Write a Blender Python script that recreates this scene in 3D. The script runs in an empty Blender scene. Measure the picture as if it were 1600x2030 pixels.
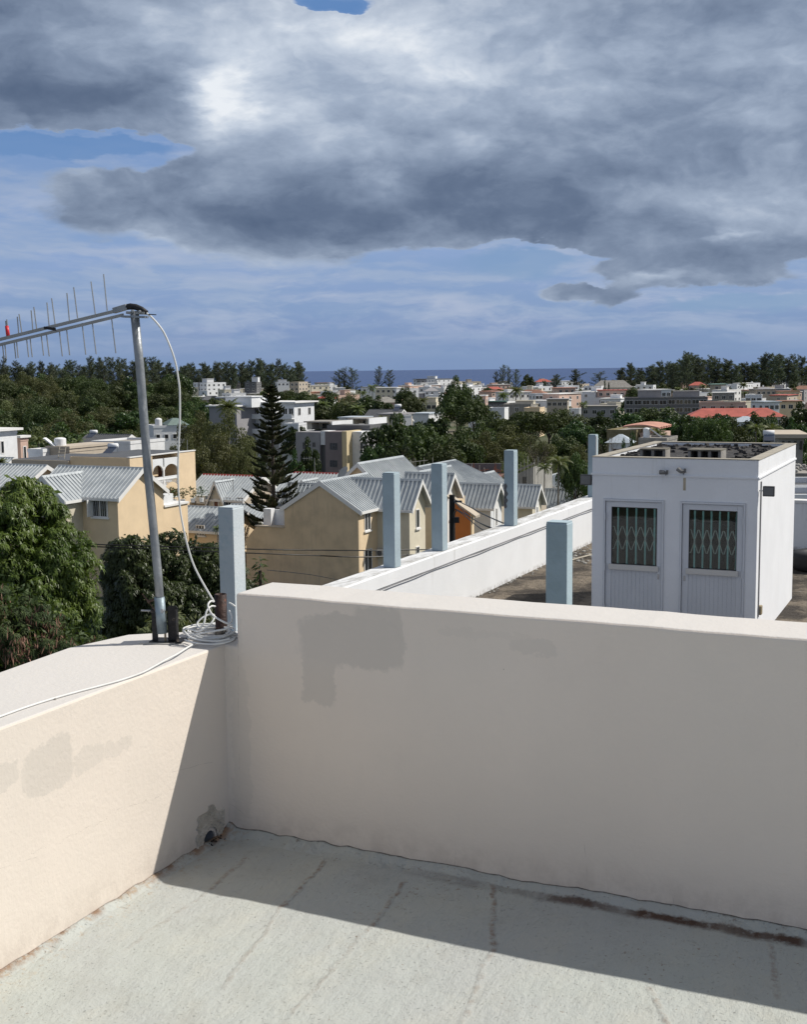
import bpy, math, random
import numpy as np
from mathutils import Vector, Matrix
scene = bpy.context.scene
COL = scene.collection
rnd = random.Random(7)

# ------------------------------------------------------------------ camera
F_PX, PITCH, ROLL, YAW = 2400.6, 0.11678, -0.01114, 0.4402   # focal (px of a 1600 px wide frame), tilt, roll, heading of the walls
EZ = 17.0                                                     # eye height above datum (a fifth-floor roof terrace)
cF = np.array([0, math.cos(PITCH), -math.sin(PITCH)])
_R0 = np.array([1, 0, 0.]); _U0 = np.cross(_R0, cF)
cR = math.cos(ROLL)*_R0 + math.sin(ROLL)*_U0
cU = -math.sin(ROLL)*_R0 + math.cos(ROLL)*_U0
cam_d = bpy.data.cameras.new('camera'); cam = bpy.data.objects.new('camera', cam_d); COL.objects.link(cam)
m = Matrix(((cR[0], cU[0], -cF[0], 0), (cR[1], cU[1], -cF[1], 0), (cR[2], cU[2], -cF[2], EZ), (0, 0, 0, 1)))
cam.matrix_world = m
cam_d.sensor_fit = 'VERTICAL'; cam_d.sensor_height = 24.0; cam_d.lens = 24.0*F_PX/2030.0
cam_d.clip_start = 0.05; cam_d.clip_end = 90000
scene.camera = cam
scene.view_settings.view_transform = 'Standard'; scene.view_settings.look = 'None'
scene.view_settings.gamma = 1; scene.view_settings.use_curve_mapping = False
scene.view_settings.exposure = 0.0

def ray(x, y): return (x-800)*cR-(y-1015)*cU+F_PX*cF
def onz(x, y, z): d = ray(x, y); return d*(z/d[2])
def onY(x, y, Y): d = ray(x, y); return d*(Y/d[1])
gX = np.array([math.cos(YAW), -math.sin(YAW), 0.]); gY = np.array([math.sin(YAW), math.cos(YAW), 0.])
C0 = onz(455, 1648, -1.65)
def togrid(p): q = p-C0; return (float(q@gX), float(q@gY), float(p[2]))
def hit_gy(x, y, gy):
    d = ray(x, y); P0 = C0+gy*gY; return togrid(d*((P0@gY)/(d@gY)))
def hit_gx(x, y, gx):
    d = ray(x, y); P0 = C0+gx*gX; return togrid(d*((P0@gX)/(d@gX)))
def grid(x, y, z):
    p = C0+x*gX+y*gY; return Vector((p[0], p[1], z+EZ))
def gr(x, y, Y): return togrid(onY(x, y, Y))
def ground_z(Y):
    return float(np.interp(Y, [0, 60, 90, 140, 210, 500, 1000, 1380, 1460], [-16, -16, -16.6, -19.8, -20.4, -20.8, -21.2, -21.6, -24]))

# ------------------------------------------------------------------ node helpers
class NT:
    def __init__(s, nt): s.nt = nt
    def n(s, t, **k):
        nd = s.nt.nodes.new(t)
        for a, b in k.items(): setattr(nd, a, b)
        return nd
    def put(s, sock, v):
        if isinstance(v, bpy.types.NodeSocket): s.nt.links.new(v, sock)
        else:
            if hasattr(sock.default_value, '__len__') and not hasattr(v, '__len__'): v = [v]*len(sock.default_value)
            if hasattr(v, '__len__') and len(sock.default_value) == 4 and len(v) == 3: v = (*v, 1)
            sock.default_value = v
    def m(s, op, a, b=None, c=None, clamp=False):
        nd = s.n('ShaderNodeMath', operation=op, use_clamp=clamp)
        for i, q in enumerate((a, b, c)):
            if q is not None: s.put(nd.inputs[i], q)
        return nd.outputs[0]
    def v(s, op, a, b=None, scale=None):
        nd = s.n('ShaderNodeVectorMath', operation=op)
        s.put(nd.inputs[0], a)
        if b is not None: s.put(nd.inputs[1], b)
        if scale is not None: s.put(nd.inputs['Scale'], scale)
        return nd.outputs['Value' if op in ('DOT_PRODUCT', 'LENGTH') else 'Vector']
    def noise(s, co, scale=5, detail=4, rough=.5, dist=0, col=False):
        nd = s.n('ShaderNodeTexNoise'); s.put(nd.inputs['Vector'], co)
        s.put(nd.inputs['Scale'], scale); nd.inputs['Detail'].default_value = detail
        nd.inputs['Roughness'].default_value = rough; nd.inputs['Distortion'].default_value = dist
        return nd.outputs['Color' if col else 'Fac']
    def ramp(s, x, a, b, c=0., d=1., smooth=True):
        nd = s.n('ShaderNodeMapRange', interpolation_type='SMOOTHSTEP' if smooth else 'LINEAR')
        for i, q in enumerate((x, a, b, c, d)): s.put(nd.inputs[i], q)
        return nd.outputs[0]
    def mix(s, f, a, b, mode='MIX'):
        nd = s.n('ShaderNodeMix', data_type='RGBA', blend_type=mode)
        s.put(nd.inputs[0], f); s.put(nd.inputs[6], a); s.put(nd.inputs[7], b)
        return nd.outputs[2]
    def xyz(s, x=0., y=0., z=0.):
        nd = s.n('ShaderNodeCombineXYZ')
        for i, q in enumerate((x, y, z)): s.put(nd.inputs[i], q)
        return nd.outputs[0]
    def sep(s, v):
        nd = s.n('ShaderNodeSeparateXYZ'); s.put(nd.inputs[0], v); return nd.outputs

# ------------------------------------------------------------------ sun and sky
TOSUN = (1.5*gX+1.0*gY+np.array([0, 0, 1.87])); TOSUN /= np.linalg.norm(TOSUN)
SUN_EL = math.asin(TOSUN[2]); SUN_AZ = math.atan2(TOSUN[0], TOSUN[1])
sd = bpy.data.lights.new('sun', 'SUN'); sd.energy = 4.5; sd.angle = math.radians(.53); sd.color = (1, .955, .88)
sun = bpy.data.objects.new('sun', sd); COL.objects.link(sun)
sun.rotation_euler = Vector(-TOSUN).to_track_quat('-Z', 'Y').to_euler(); sun.location = (0, 0, 60)

world = bpy.data.worlds.new('World'); scene.world = world; world.use_nodes = True
w = NT(world.node_tree); world.node_tree.nodes.clear()
bgn = w.n('ShaderNodeBackground'); outw = w.n('ShaderNodeOutputWorld'); w.nt.links.new(bgn.outputs[0], outw.inputs[0])
bgn.inputs[1].default_value = 0.1
sky = w.n('ShaderNodeTexSky', sky_type='NISHITA', sun_disc=False, sun_elevation=SUN_EL, sun_rotation=SUN_AZ, altitude=20, air_density=1.0, dust_density=.6, ozone_density=1.6)
geo = w.n('ShaderNodeTexCoord'); dirv = w.v('NORMALIZE', geo.outputs['Generated'])
dx, dy, dz = w.sep(dirv)
az = w.m('MULTIPLY', w.m('ARCTAN2', dx, dy), 2400.0)
el = w.m('MULTIPLY', w.m('ARCSINE', dz), 2400.0)
def sky_xy(px, py):
    d = ray(px, py); d = d/np.linalg.norm(d); return 2400*math.atan2(d[0], d[1]), 2400*math.asin(d[2])
co = w.xyz(az, el, 0)
# seamless noise on the direction itself, flattened towards the horizon as cloud decks are
dk = w.m('DIVIDE', 1.0, w.m('ADD', w.m('ABSOLUTE', dz), .16))
deck = w.xyz(w.m('MULTIPLY', dx, dk), w.m('MULTIPLY', dy, dk), w.m('MULTIPLY', dz, .6))
flat = w.v('MULTIPLY', dirv, (1, 1, 2.6))
wn = w.noise(flat, 5.5, 4, .58, 0, True)
wn2 = w.noise(flat, 26, 4, .6, 0, True)
warp = w.v('ADD', w.v('SCALE', w.v('SUBTRACT', wn, (.5, .5, .5)), scale=150.0), w.v('SCALE', w.v('SUBTRACT', wn2, (.5, .5, .5)), scale=70.0))
cw = w.v('ADD', co, w.v('MULTIPLY', warp, (1.25, .75, 0)))
# cloud masses: px, py, rx, ry, cover, light   (in the directions where they stand)
BL = [(800, 410, 520, 70, 1.5, -.26), (600, 440, 260, 46, .8, -.10), (230, 385, 100, 32, 1.0, -.02), (1350, 300, 330, 150, 1.2, -.02),
      (1180, 320, 260, 60, .3, -.10), (1500, 415, 240, 52, .8, .14), (1570, 505, 70, 18, -.9, 0), (1450, 592, 220, 22, -1.2, 0), (1000, 462, 240, 24, .5, -.08), (820, 350, 200, 40, .2, -.05),
      (700, 250, 300, 110, 1.1, .02), (900, 140, 300, 110, 1.0, .12), (860, 160, 90, 80, .2, .12), (560, 120, 160, 70, .4, .10),
      (130, 185, 230, 56, 1.4, -.32), (40, 40, 130, 60, .8, -.22), (230, 238, 150, 22, .5, .10), (448, 200, 50, 62, .9, .46), (505, 185, 40, 30, .5, .22), (590, 200, 46, 30, .4, .14),
      (350, 60, 260, 70, 1.0, .08), (650, 80, 220, 60, .6, .12), (1350, 80, 340, 100, 1.0, .02), (1270, 30, 220, 40, .2, -.10), (1560, 130, 120, 110, .3, .08), (1290, 108, 36, 22, .1, .14), (1120, 100, 30, 30, .0, .10),
      (1385, 512, 150, 44, 1.7, -.10), (1240, 520, 50, 18, .3, .0), (1250, 592, 58, 20, 1.5, -.10), (1145, 578, 54, 19, 1.5, -.10), (1200, 560, 30, 12, -.8, 0), (1310, 540, 60, 12, .3, .25), (1420, 470, 46, 8, .2, .22),
      (240, 290, 150, 22, -1.8, 0), (640, 4, 66, 16, -2.0, 0), (1010, 525, 170, 30, -1.2, 0), (1100, 500, 90, 16, -1.0, 0), (60, 285, 120, 18, -1.2, 0), (330, 325, 60, 20, -.5, .05),
      (40, 390, 170, 60, -.25, .08), (300, 470, 60, 24, -.3, .12), (292, 432, 20, 10, .5, -.02)]
cov = lig = None
for px, py, rx, ry, a, b in BL:
    cx, cy = sky_xy(px, py)
    q = w.v('MULTIPLY', w.v('SUBTRACT', cw, (cx, cy, 0)), (1/rx, 1/ry, 0))
    g = w.m('EXPONENT', w.m('MULTIPLY', w.v('DOT_PRODUCT', q, q), -.8))
    if a: cov = w.m('MULTIPLY', g, a) if cov is None else w.m('MULTIPLY_ADD', g, a, cov)
    if b: lig = w.m('MULTIPLY', g, b) if lig is None else w.m('MULTIPLY_ADD', g, b, lig)
nA = w.noise(deck, 1.7, 4, .55)
flat2 = w.v('MULTIPLY', dirv, (1, 1, 1.75))
nB = w.noise(w.v('ADD', flat2, w.v('SCALE', wn, scale=.10)), 8.5, 6, .54)
nC = w.noise(w.v('ADD', flat2, w.v('SCALE', wn2, scale=.05)), 21, 5, .56)
up_ = w.v('ADD', flat2, (.004, 0, .022))
nB2 = w.noise(w.v('ADD', up_, w.v('SCALE', wn, scale=.10)), 8.5, 6, .54)
nF = w.noise(flat2, 48, 4, .6)
base_c = w.m('MULTIPLY_ADD', w.ramp(dz, .10, .24), .52, .02)          # the deck thins out towards the horizon all round
cover = w.m('ADD', w.m('ADD', cov, base_c), w.m('MULTIPLY_ADD', nA, 1.1, w.m('MULTIPLY_ADD', nB, .5, -.80)))
alpha = w.ramp(w.m('MULTIPLY_ADD', nF, .22, w.m('ADD', cover, -.11)), .30, .64)
frame = w.m('EXPONENT', w.m('MULTIPLY', w.m('POWER', w.m('DIVIDE', az, 1300.), 2.), -1.))  # clouds outside the view kept darker, to set the ambient light
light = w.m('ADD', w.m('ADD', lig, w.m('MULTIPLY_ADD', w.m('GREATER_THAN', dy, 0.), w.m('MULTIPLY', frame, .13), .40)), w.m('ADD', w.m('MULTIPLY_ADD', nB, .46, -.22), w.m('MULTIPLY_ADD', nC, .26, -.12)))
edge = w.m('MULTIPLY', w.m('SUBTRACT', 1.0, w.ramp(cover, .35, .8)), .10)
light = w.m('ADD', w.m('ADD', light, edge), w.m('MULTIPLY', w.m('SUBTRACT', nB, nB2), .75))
cr = w.n('ShaderNodeValToRGB'); w.put(cr.inputs[0], light)
els = cr.color_ramp.elements
cr.color_ramp.interpolation = 'LINEAR'
while len(els) > 1: els.remove(els[-1])
stops = [(0.0, (.082, .122, .205)), (.25, (.132, .180, .275)), (.45, (.220, .282, .395)), (.65, (.355, .430, .555)), (.85, (.57, .64, .745)), (1., (.82, .86, .91))]
els[0].position = 0; els[0].color = (*stops[0][1], 1)
for p, c in stops[1:]:
    e_ = els.new(p); e_.color = (*c, 1)
# high clouds, mostly out of view, tinted warm to neutralise the ambient light
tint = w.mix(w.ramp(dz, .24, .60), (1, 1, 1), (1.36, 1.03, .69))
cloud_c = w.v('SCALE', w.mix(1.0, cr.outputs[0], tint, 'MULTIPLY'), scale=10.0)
# clear air: the physical sky, whitened by a thin veil that thickens downward
veil_n = w.noise(w.v('MULTIPLY', dirv, (1, 1, 5)), 9, 4, .58)
veil_s = w.noise(w.v('ADD', w.v('MULTIPLY', dirv, (1, 1, 6)), w.v('SCALE', wn, scale=.25)), 11, 5, .58)
veil_a = w.m('ADD', w.m('MULTIPLY', w.m('SUBTRACT', 1.0, w.ramp(dz, .0, .42)), .66), w.m('MULTIPLY', w.ramp(veil_n, .38, .72), .34), clamp=True)
gap = w.ramp(w.m('ADD', cov, 0), -.15, -.8)
veil_a = w.m('MULTIPLY', veil_a, w.m('MULTIPLY_ADD', gap, -.80, 1.0))
veil_lo = w.mix(w.ramp(dz, 0, .10), (.205, .292, .495), (.275, .385, .62))
veil_c = w.mix(w.m('MULTIPLY', w.ramp(veil_s, .36, .66, 0., .95), w.ramp(dz, .0, .05)), veil_lo, (.42, .49, .64))
sky_d = w.mix(1.0, sky.outputs[0], (.36, .48, .68), 'MULTIPLY')
clear = w.mix(veil_a, w.mix(.8, sky_d, w.v('SCALE', w.mix(w.ramp(dz, .04, .22), (.255, .385, .60), (.125, .265, .545)), scale=10.0)), w.v('SCALE', veil_c, scale=10.0))
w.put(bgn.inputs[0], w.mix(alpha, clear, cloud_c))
world.cycles.sampling_method = 'MANUAL'; world.cycles.sample_map_resolution = 1024

# ------------------------------------------------------------------ materials
MATS = {}
def mat(name, base, rough=.8, var=.12, vs=3., bump=.15, bs=40., metal=0., tint=None, spec=.4, fn=None, trans=0.):
    if name in MATS: return MATS[name]
    mt = bpy.data.materials.new(name); mt.use_nodes = True
    t = NT(mt.node_tree); b = mt.node_tree.nodes['Principled BSDF']
    co = t.n('ShaderNodeTexCoord').outputs['Object']
    n1 = t.noise(co, vs, 5, .6)
    f = t.ramp(n1, .3, .7)
    dark = tint or tuple(c*(1-var*2) for c in base)
    c = t.mix(f, tuple(base), tuple(dark))
    b.inputs['Roughness'].default_value = rough; b.inputs['Metallic'].default_value = metal
    b.inputs['Specular IOR Level'].default_value = spec
    h = t.noise(co, bs, 4, .6)
    if fn:
        r = fn(t, co, c, h); c, h = r[0], r[1]
        if len(r) > 2: t.put(b.inputs['Roughness'], r[2])
    t.put(b.inputs['Base Color'], c)
    if bump:
        bp = t.n('ShaderNodeBump'); bp.inputs['Strength'].default_value = 1.0; bp.inputs['Distance'].default_value = bump/bs
        t.put(bp.inputs['Height'], h); t.nt.links.new(bp.outputs[0], b.inputs['Normal'])
    MATS[name] = mt
    return mt
def leafmat(name, a, b_, rough=.55, tr=.25, vs=.6, rv=1.):
    mt = bpy.data.materials.new(name); mt.use_nodes = True
    t = NT(mt.node_tree); b = mt.node_tree.nodes['Principled BSDF']; out = mt.node_tree.nodes['Material Output']
    co = t.n('ShaderNodeTexCoord').outputs['Object']
    oi = t.n('ShaderNodeObjectInfo').outputs['Random']; gi = t.n('ShaderNodeNewGeometry').outputs['Random Per Island']
    f = t.m('ADD', t.m('MULTIPLY', t.ramp(t.noise(co, vs, 4, .6), .35, .65), .5), t.m('MULTIPLY', gi, .5))
    c = t.mix(f, a, b_)
    hs = t.n('ShaderNodeHueSaturation'); t.put(hs.inputs['Color'], c)
    t.put(hs.inputs['Hue'], t.m('MULTIPLY_ADD', oi, .05*rv, .5-.025*rv)); t.put(hs.inputs['Value'], t.m('MULTIPLY_ADD', oi, .6*rv, 1.05-.3*rv)); hs.inputs['Saturation'].default_value = .95
    c = hs.outputs[0]
    t.put(b.inputs['Base Color'], c); b.inputs['Roughness'].default_value = rough; b.inputs['Specular IOR Level'].default_value = .35
    tl = t.n('ShaderNodeBsdfTranslucent'); t.put(tl.inputs[0], t.v('MULTIPLY', c, (1.5, 1.6, .6)))
    mx = t.n('ShaderNodeMixShader'); mx.inputs[0].default_value = tr
    t.nt.links.new(b.outputs[0], mx.inputs[1]); t.nt.links.new(tl.outputs[0], mx.inputs[2]); t.nt.links.new(mx.outputs[0], out.inputs[0])
    MATS[name] = mt; return mt

def plaster_fn(drips=.0, grime=.25, gscale=.9, gcol=(.30, .30, .28), crack=None):
    """weathered plaster: soft blotches and rain streaks that run down from the top"""
    def fn(t, co, c, h):
        x, y, z = t.sep(co)
        st = t.noise(t.xyz(t.m('MULTIPLY', x, 3.), t.m('MULTIPLY', y, 3.), t.m('MULTIPLY', z, .25)), 1.6, 5, .65)
        bl = t.noise(co, gscale, 6, .65)
        k = t.m('MULTIPLY', t.ramp(st, .52, .80), drips, clamp=True)
        c = t.mix(k, c, gcol)
        c = t.mix(t.m('MULTIPLY', t.ramp(bl, .5, .8), grime), c, gcol)
        return c, h
    return fn
M_white = mat('white_wall_paint', (.80, .81, .82), .75, .05, 1.5, .08, 30, fn=plaster_fn(.18, .12))
M_cream = mat('cream_wall_paint', (.66, .60, .48), .8, .06, 1.2, .1, 30, fn=plaster_fn(.25, .2))
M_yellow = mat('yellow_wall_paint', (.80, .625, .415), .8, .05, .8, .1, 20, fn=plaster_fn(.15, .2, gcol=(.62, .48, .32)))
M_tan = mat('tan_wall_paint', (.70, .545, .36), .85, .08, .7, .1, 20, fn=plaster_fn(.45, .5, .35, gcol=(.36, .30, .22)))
M_beige = mat('beige_wall_paint', (.52, .45, .36), .85, .06, .8, .1, 20, fn=plaster_fn(.2, .2))
M_ivory = mat('ivory_wall_paint', (.72, .66, .52), .85, .06, .8, .1, 20, fn=plaster_fn(.25, .2, gcol=(.45, .40, .32)))
M_orange = mat('orange_wall_paint', (.58, .20, .055), .8, .06, .8, .1, 20)
M_grey = mat('grey_wall_paint', (.33, .32, .33), .8, .06, .8, .1, 20, fn=plaster_fn(.2, .15))
M_mauve = mat('mauve_grey_wall_paint', (.235, .20, .205), .8, .06, .8, .1, 20)
M_dgrey = mat('dark_grey_wall_paint', (.14, .14, .145), .8, .06, .8, .1, 20)
M_conc = mat('raw_concrete', (.34, .32, .29), .9, .15, 1.2, .2, 15, fn=plaster_fn(.3, .5, gcol=(.12, .11, .10)))
M_slate = mat('dark_slate_roof', (.10, .105, .115), .7, .1, 1, .1, 10)
M_pink = mat('pink_wall_paint', (.62, .44, .36), .8, .06, .8, .1, 20)
M_redroof = mat('red_roof_paint', (.50, .13, .10), .6, .12, .5, .1, 10)
M_pinkroof = mat('salmon_roof_tile', (.62, .32, .24), .7, .12, .5, .1, 10)
M_brownroof = mat('brown_roof_tile', (.32, .17, .12), .7, .12, .5, .1, 10)
M_trim = mat('white_trim_paint', (.80, .79, .77), .7, .04, 1, .05, 20)
M_metal = mat('grey_metal_sheet', (.45, .48, .495), .48, .14, .9, .03, 8, metal=.15, tint=(.34, .37, .39), fn=lambda t, co, c, h: (t.mix(t.m('MULTIPLY', t.ramp(t.noise(co, 2.4, 6, .7), .55, .75), .35), c, (.42, .40, .36)), h))
M_metalrib = mat('grey_metal_rib', (.36, .385, .40), .42, .1, .9, .03, 8, metal=.35)
M_galv = mat('galvanised_steel', (.40, .41, .42), .38, .2, 9, .05, 60, metal=.6, tint=(.24, .26, .28))
M_alu = mat('dull_aluminium', (.40, .40, .39), .45, .1, 9, .03, 60, metal=.5)
M_rust = mat('rusty_dark_steel', (.055, .03, .024), .6, .3, 14, .3, 60, metal=.3, tint=(.018, .012, .012), fn=lambda t, co, c, h: (t.mix(t.ramp(t.noise(co, 22, 5, .7), .56, .66), c, (.16, .055, .03)), h))
M_blacksteel = mat('black_painted_steel', (.035, .033, .033), .55, .3, 20, .2, 80, metal=.3, fn=lambda t, co, c, h: (t.mix(t.ramp(t.noise(co, 30, 5, .7), .58, .68), c, (.13, .11, .09)), h))
M_cable = mat('white_cable_sheath', (.74, .74, .72), .45, .06, 12, .02, 60)
M_black = mat('black_rubber', (.018, .018, .02), .6, .1, 6, .1, 40)
M_red = mat('red_plastic', (.60, .03, .04), .4, .05, 6, .02, 40)
M_glass = mat('dark_window_glass', (.025, .03, .035), .12, .2, .6, 0, 10, spec=.8)
M_wood = mat('brown_door_wood', (.14, .055, .03), .6, .1, 3, .05, 20)
M_stone = mat('block_wall', (.40, .39, .36), .9, .12, 1, .2, 8)
M_bark = mat('tree_bark', (.11, .085, .065), .9, .25, 3, .5, 15)
M_barkgrey = mat('pale_tree_bark', (.22, .20, .17), .9, .25, 3, .5, 15)
M_leaf_mango = leafmat('mango_leaves', (.036, .072, .010), (.130, .180, .026), .42, .22, .7, 0.)
M_leaf_dark = leafmat('dark_glossy_leaves', (.018, .042, .010), (.062, .098, .024), .42, .18, .7)
M_leaf_a = leafmat('broadleaf_foliage', (.022, .042, .011), (.075, .100, .027), .6, .2, .25)
M_leaf_b = leafmat('olive_foliage', (.060, .074, .028), (.135, .145, .055), .65, .2, .25)
M_leaf_c = leafmat('casuarina_needles', (.052, .070, .048), (.115, .135, .090), .8, .15, .15)  # needle colour lightened in place of distance haze
M_leaf_p = leafmat('palm_fronds', (.045, .070, .020), (.14, .155, .055), .5, .2, .4)
M_leaf_n = leafmat('araucaria_needles', (.020, .034, .014), (.066, .080, .028), .7, .1, .4)
M_leaf_f = leafmat('feathery_shrub_leaves', (.030, .060, .016), (.085, .115, .035), .6, .25, 1.5, 0.)
M_pod = mat('dry_seed_pods', (.32, .19, .13), .7, .3, 8, 0, 10, tint=(.15, .065, .05))
M_twig = mat('bare_twigs', (.20, .165, .13), .9, .2, 2, 0, 10)

# ------------------------------------------------------------------ mesh builder
class MB:
    def __init__(s): s.V = []; s.Fc = []; s.smooth = False
    def add(s, vs, fs):
        o = len(s.V); s.V += [tuple(v) for v in vs]; s.Fc += [tuple(i+o for i in f) for f in fs]; return s
    def box(s, x0, x1, y0, y1, z0, z1):
        return s.add([(x0, y0, z0), (x1, y0, z0), (x1, y1, z0), (x0, y1, z0), (x0, y0, z1), (x1, y0, z1), (x1, y1, z1), (x0, y1, z1)],
                     [(0, 3, 2, 1), (4, 5, 6, 7), (0, 1, 5, 4), (1, 2, 6, 5), (2, 3, 7, 6), (3, 0, 4, 7)])
    def hexa(s, a, b):   # two quads (bottom, top) of corresponding corners
        return s.add(list(a)+list(b), [(0, 3, 2, 1), (4, 5, 6, 7), (0, 1, 5, 4), (1, 2, 6, 5), (2, 3, 7, 6), (3, 0, 4, 7)])
    def prism(s, poly, axis, a, b):
        """polygon extruded along axis ('x': poly=(y,z), 'y': poly=(x,z), 'z': poly=(x,y))"""
        f = {'x': lambda p, t: (t, p[0], p[1]), 'y': lambda p, t: (p[0], t, p[1]), 'z': lambda p, t: (p[0], p[1], t)}[axis]
        n = len(poly); vs = [f(p, a) for p in poly]+[f(p, b) for p in poly]
        return s.add(vs, [tuple(range(n)), tuple(range(2*n-1, n-1, -1))]+[(i, i+n, (i+1) % n+n, (i+1) % n) for i in range(n)])
    def tube(s, pts, r, n=8, cap=True):
        pts = [Vector(p) for p in pts]; N = len(pts); rr = r if hasattr(r, '__len__') else [r]*N
        up = Vector((0, 0, 1)); prev = None; o = len(s.V); 
        for i, p in enumerate(pts):
            d = (pts[min(i+1, N-1)]-pts[max(i-1, 0)]).normalized()
            if prev is None: a = d.cross(up if abs(d.z) < .9 else Vector((1, 0, 0))).normalized()
            else: a = (prev-d*prev.dot(d)).normalized()
            prev = a; b = d.cross(a)
            for k in range(n):
                t = 2*math.pi*k/n; s.V.append(tuple(p+(a*math.cos(t)+b*math.sin(t))*rr[i]))
        for i in range(N-1):
            for k in range(n):
                s.Fc.append((o+i*n+k, o+i*n+(k+1) % n, o+(i+1)*n+(k+1) % n, o+(i+1)*n+k))
        if cap:
            s.Fc.append(tuple(o+k for k in range(n-1, -1, -1))); s.Fc.append(tuple(o+(N-1)*n+k for k in range(n)))
        return s
    def ball(s, c, r, nu=10, nv=6, sz=1., half=False):
        o = len(s.V); lo = 0 if half else -math.pi/2
        for j in range(nv+1):
            ph = lo+(math.pi/2-lo)*j/nv
            for i in range(nu):
                t = 2*math.pi*i/nu; s.V.append((c[0]+r*math.cos(ph)*math.cos(t), c[1]+r*math.cos(ph)*math.sin(t), c[2]+sz*r*math.sin(ph)))
        for j in range(nv):
            for i in range(nu): s.Fc.append((o+j*nu+i, o+j*nu+(i+1) % nu, o+(j+1)*nu+(i+1) % nu, o+(j+1)*nu+i))
        return s
    def xf(s, f): s.V = [tuple(f(v)) for v in s.V]; return s
    def mesh(s, name, m=None, off=(0, 0, 0)):
        me = bpy.data.meshes.new(name)
        me.from_pydata([(v[0]-off[0], v[1]-off[1], v[2]-off[2]) for v in s.V], [], s.Fc)
        if m: me.materials.append(m)
        if s.smooth: me.polygons.foreach_set('use_smooth', [True]*len(me.polygons))
        me.update(); return me

def link(name, me, parent=None, loc=None):
    o = bpy.data.objects.new(name, me); COL.objects.link(o)
    if parent: o.parent = parent
    if loc is not None: o.location = loc
    return o
def bevel(o, wd, seg=2):
    b = o.modifiers.new('bevel', 'BEVEL'); b.width = wd; b.segments = seg; b.limit_method = 'ANGLE'; b.angle_limit = math.radians(40)
    return o
class Thing:
    """an Empty at the base of a thing; parts are given in the frame of the thing, shifted by off"""
    def __init__(s, name, label, cat, loc, rz=0., off=(0, 0, 0), group=None):
        s.o = link(name, None, None, loc); s.o.rotation_euler = (0, 0, rz); s.off = off
        s.o['label'] = label; s.o['category'] = cat
        if group: s.o['group'] = group
    def part(s, name, mb, m, parent=None, label=None):
        o = link(name, mb.mesh(name, m, s.off), parent or s.o)
        if label: o['label'] = label
        return o
    def inst(s, name, me, loc, parent=None, rot=None):
        o = link(name, me, parent or s.o, (loc[0]-s.off[0], loc[1]-s.off[1], loc[2]-s.off[2]))
        if rot is not None: o.rotation_euler = rot
        return o
def GT(name, label, cat, x, y, z, group=None):   # a thing squared up with the walls, parts in wall-grid coordinates
    return Thing(name, label, cat, grid(x, y, z), -YAW, (x, y, z), group)
def single(name, mb, m, label, cat, loc, rz=0., off=(0, 0, 0), group=None):
    o = link(name, mb.mesh(name, m, off), None, loc); o.rotation_euler = (0, 0, rz); o['label'] = label; o['category'] = cat
    if group: o['group'] = group
    return o
def struct(name, mb, m, loc=(0, 0, 0), rz=0., off=(0, 0, 0)):
    o = link(name, mb.mesh(name, m, off), None, loc); o.rotation_euler = (0, 0, rz); o['kind'] = 'structure'; return o
def copy_tree(o, parent=None):
    c = o.copy(); COL.objects.link(c); c.parent = parent
    for ch in list(o.children): copy_tree(ch, c)
    return c

# ================================================================== SETTING: ground, sea
def build_ground():
    ys = np.concatenate([np.linspace(-300, 60, 8), np.linspace(75, 300, 30), np.linspace(320, 1380, 40), [1400, 1430, 1460, 1520]])
    xs = np.linspace(-2600, 2600, 90); rs = np.random.RandomState(3)
    V = []; Fc = []
    for j, y in enumerate(ys):
        for i, x in enumerate(xs):
            V.append((x, y+(rs.rand()-.5)*18*(y > 1380), EZ+ground_z(y)+(rs.rand()-.5)*.3))
    nx = len(xs)
    for j in range(len(ys)-1):
        for i in range(nx-1): Fc.append((j*nx+i, j*nx+i+1, (j+1)*nx+i+1, (j+1)*nx+i))
    b = MB(); b.V = V; b.Fc = Fc
    def fn(t, co, c, h):
        a = t.noise(co, .02, 6, .65); g = t.noise(co, .15, 5, .6)
        c = t.mix(t.ramp(a, .4, .6), (.050, .070, .025), (.16, .14, .10))
        return t.mix(t.ramp(g, .45, .62), c, (.032, .045, .016)), h
    struct('ground', b, mat('grass_and_bare_soil', (.06, .07, .03), .95, .2, .05, .5, 2, fn=fn))
build_ground()
def sea_fn(t, co, c, h):
    x, y, z = t.sep(co)
    h2 = t.noise(t.v('MULTIPLY', co, (.02, .05, 1)), 3, 6, .7)
    band = t.noise(t.v('MULTIPLY', co, (.0006, .004, 1)), 2, 4, .6)
    c = t.mix(t.ramp(band, .35, .7), (.026, .062, .175), (.036, .078, .20))
    return c, h2
mb = MB()
for j in range(24):
    y0 = 1390*(1.19**j); y1 = 1390*(1.19**(j+1)); X0 = 900+y0*1.3; X1 = 900+y1*1.3
    mb.add([(-X0, y0, 0), (X0, y0, 0), (X1, y1, 0), (-X1, y1, 0)], [(0, 1, 2, 3)])
M_sea = mat('sea_water', (.03, .075, .20), .45, .1, .01, 1.2, 1., spec=.35, fn=sea_fn)
struct('sea', mb, M_sea, (0, 0, EZ-22))

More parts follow.
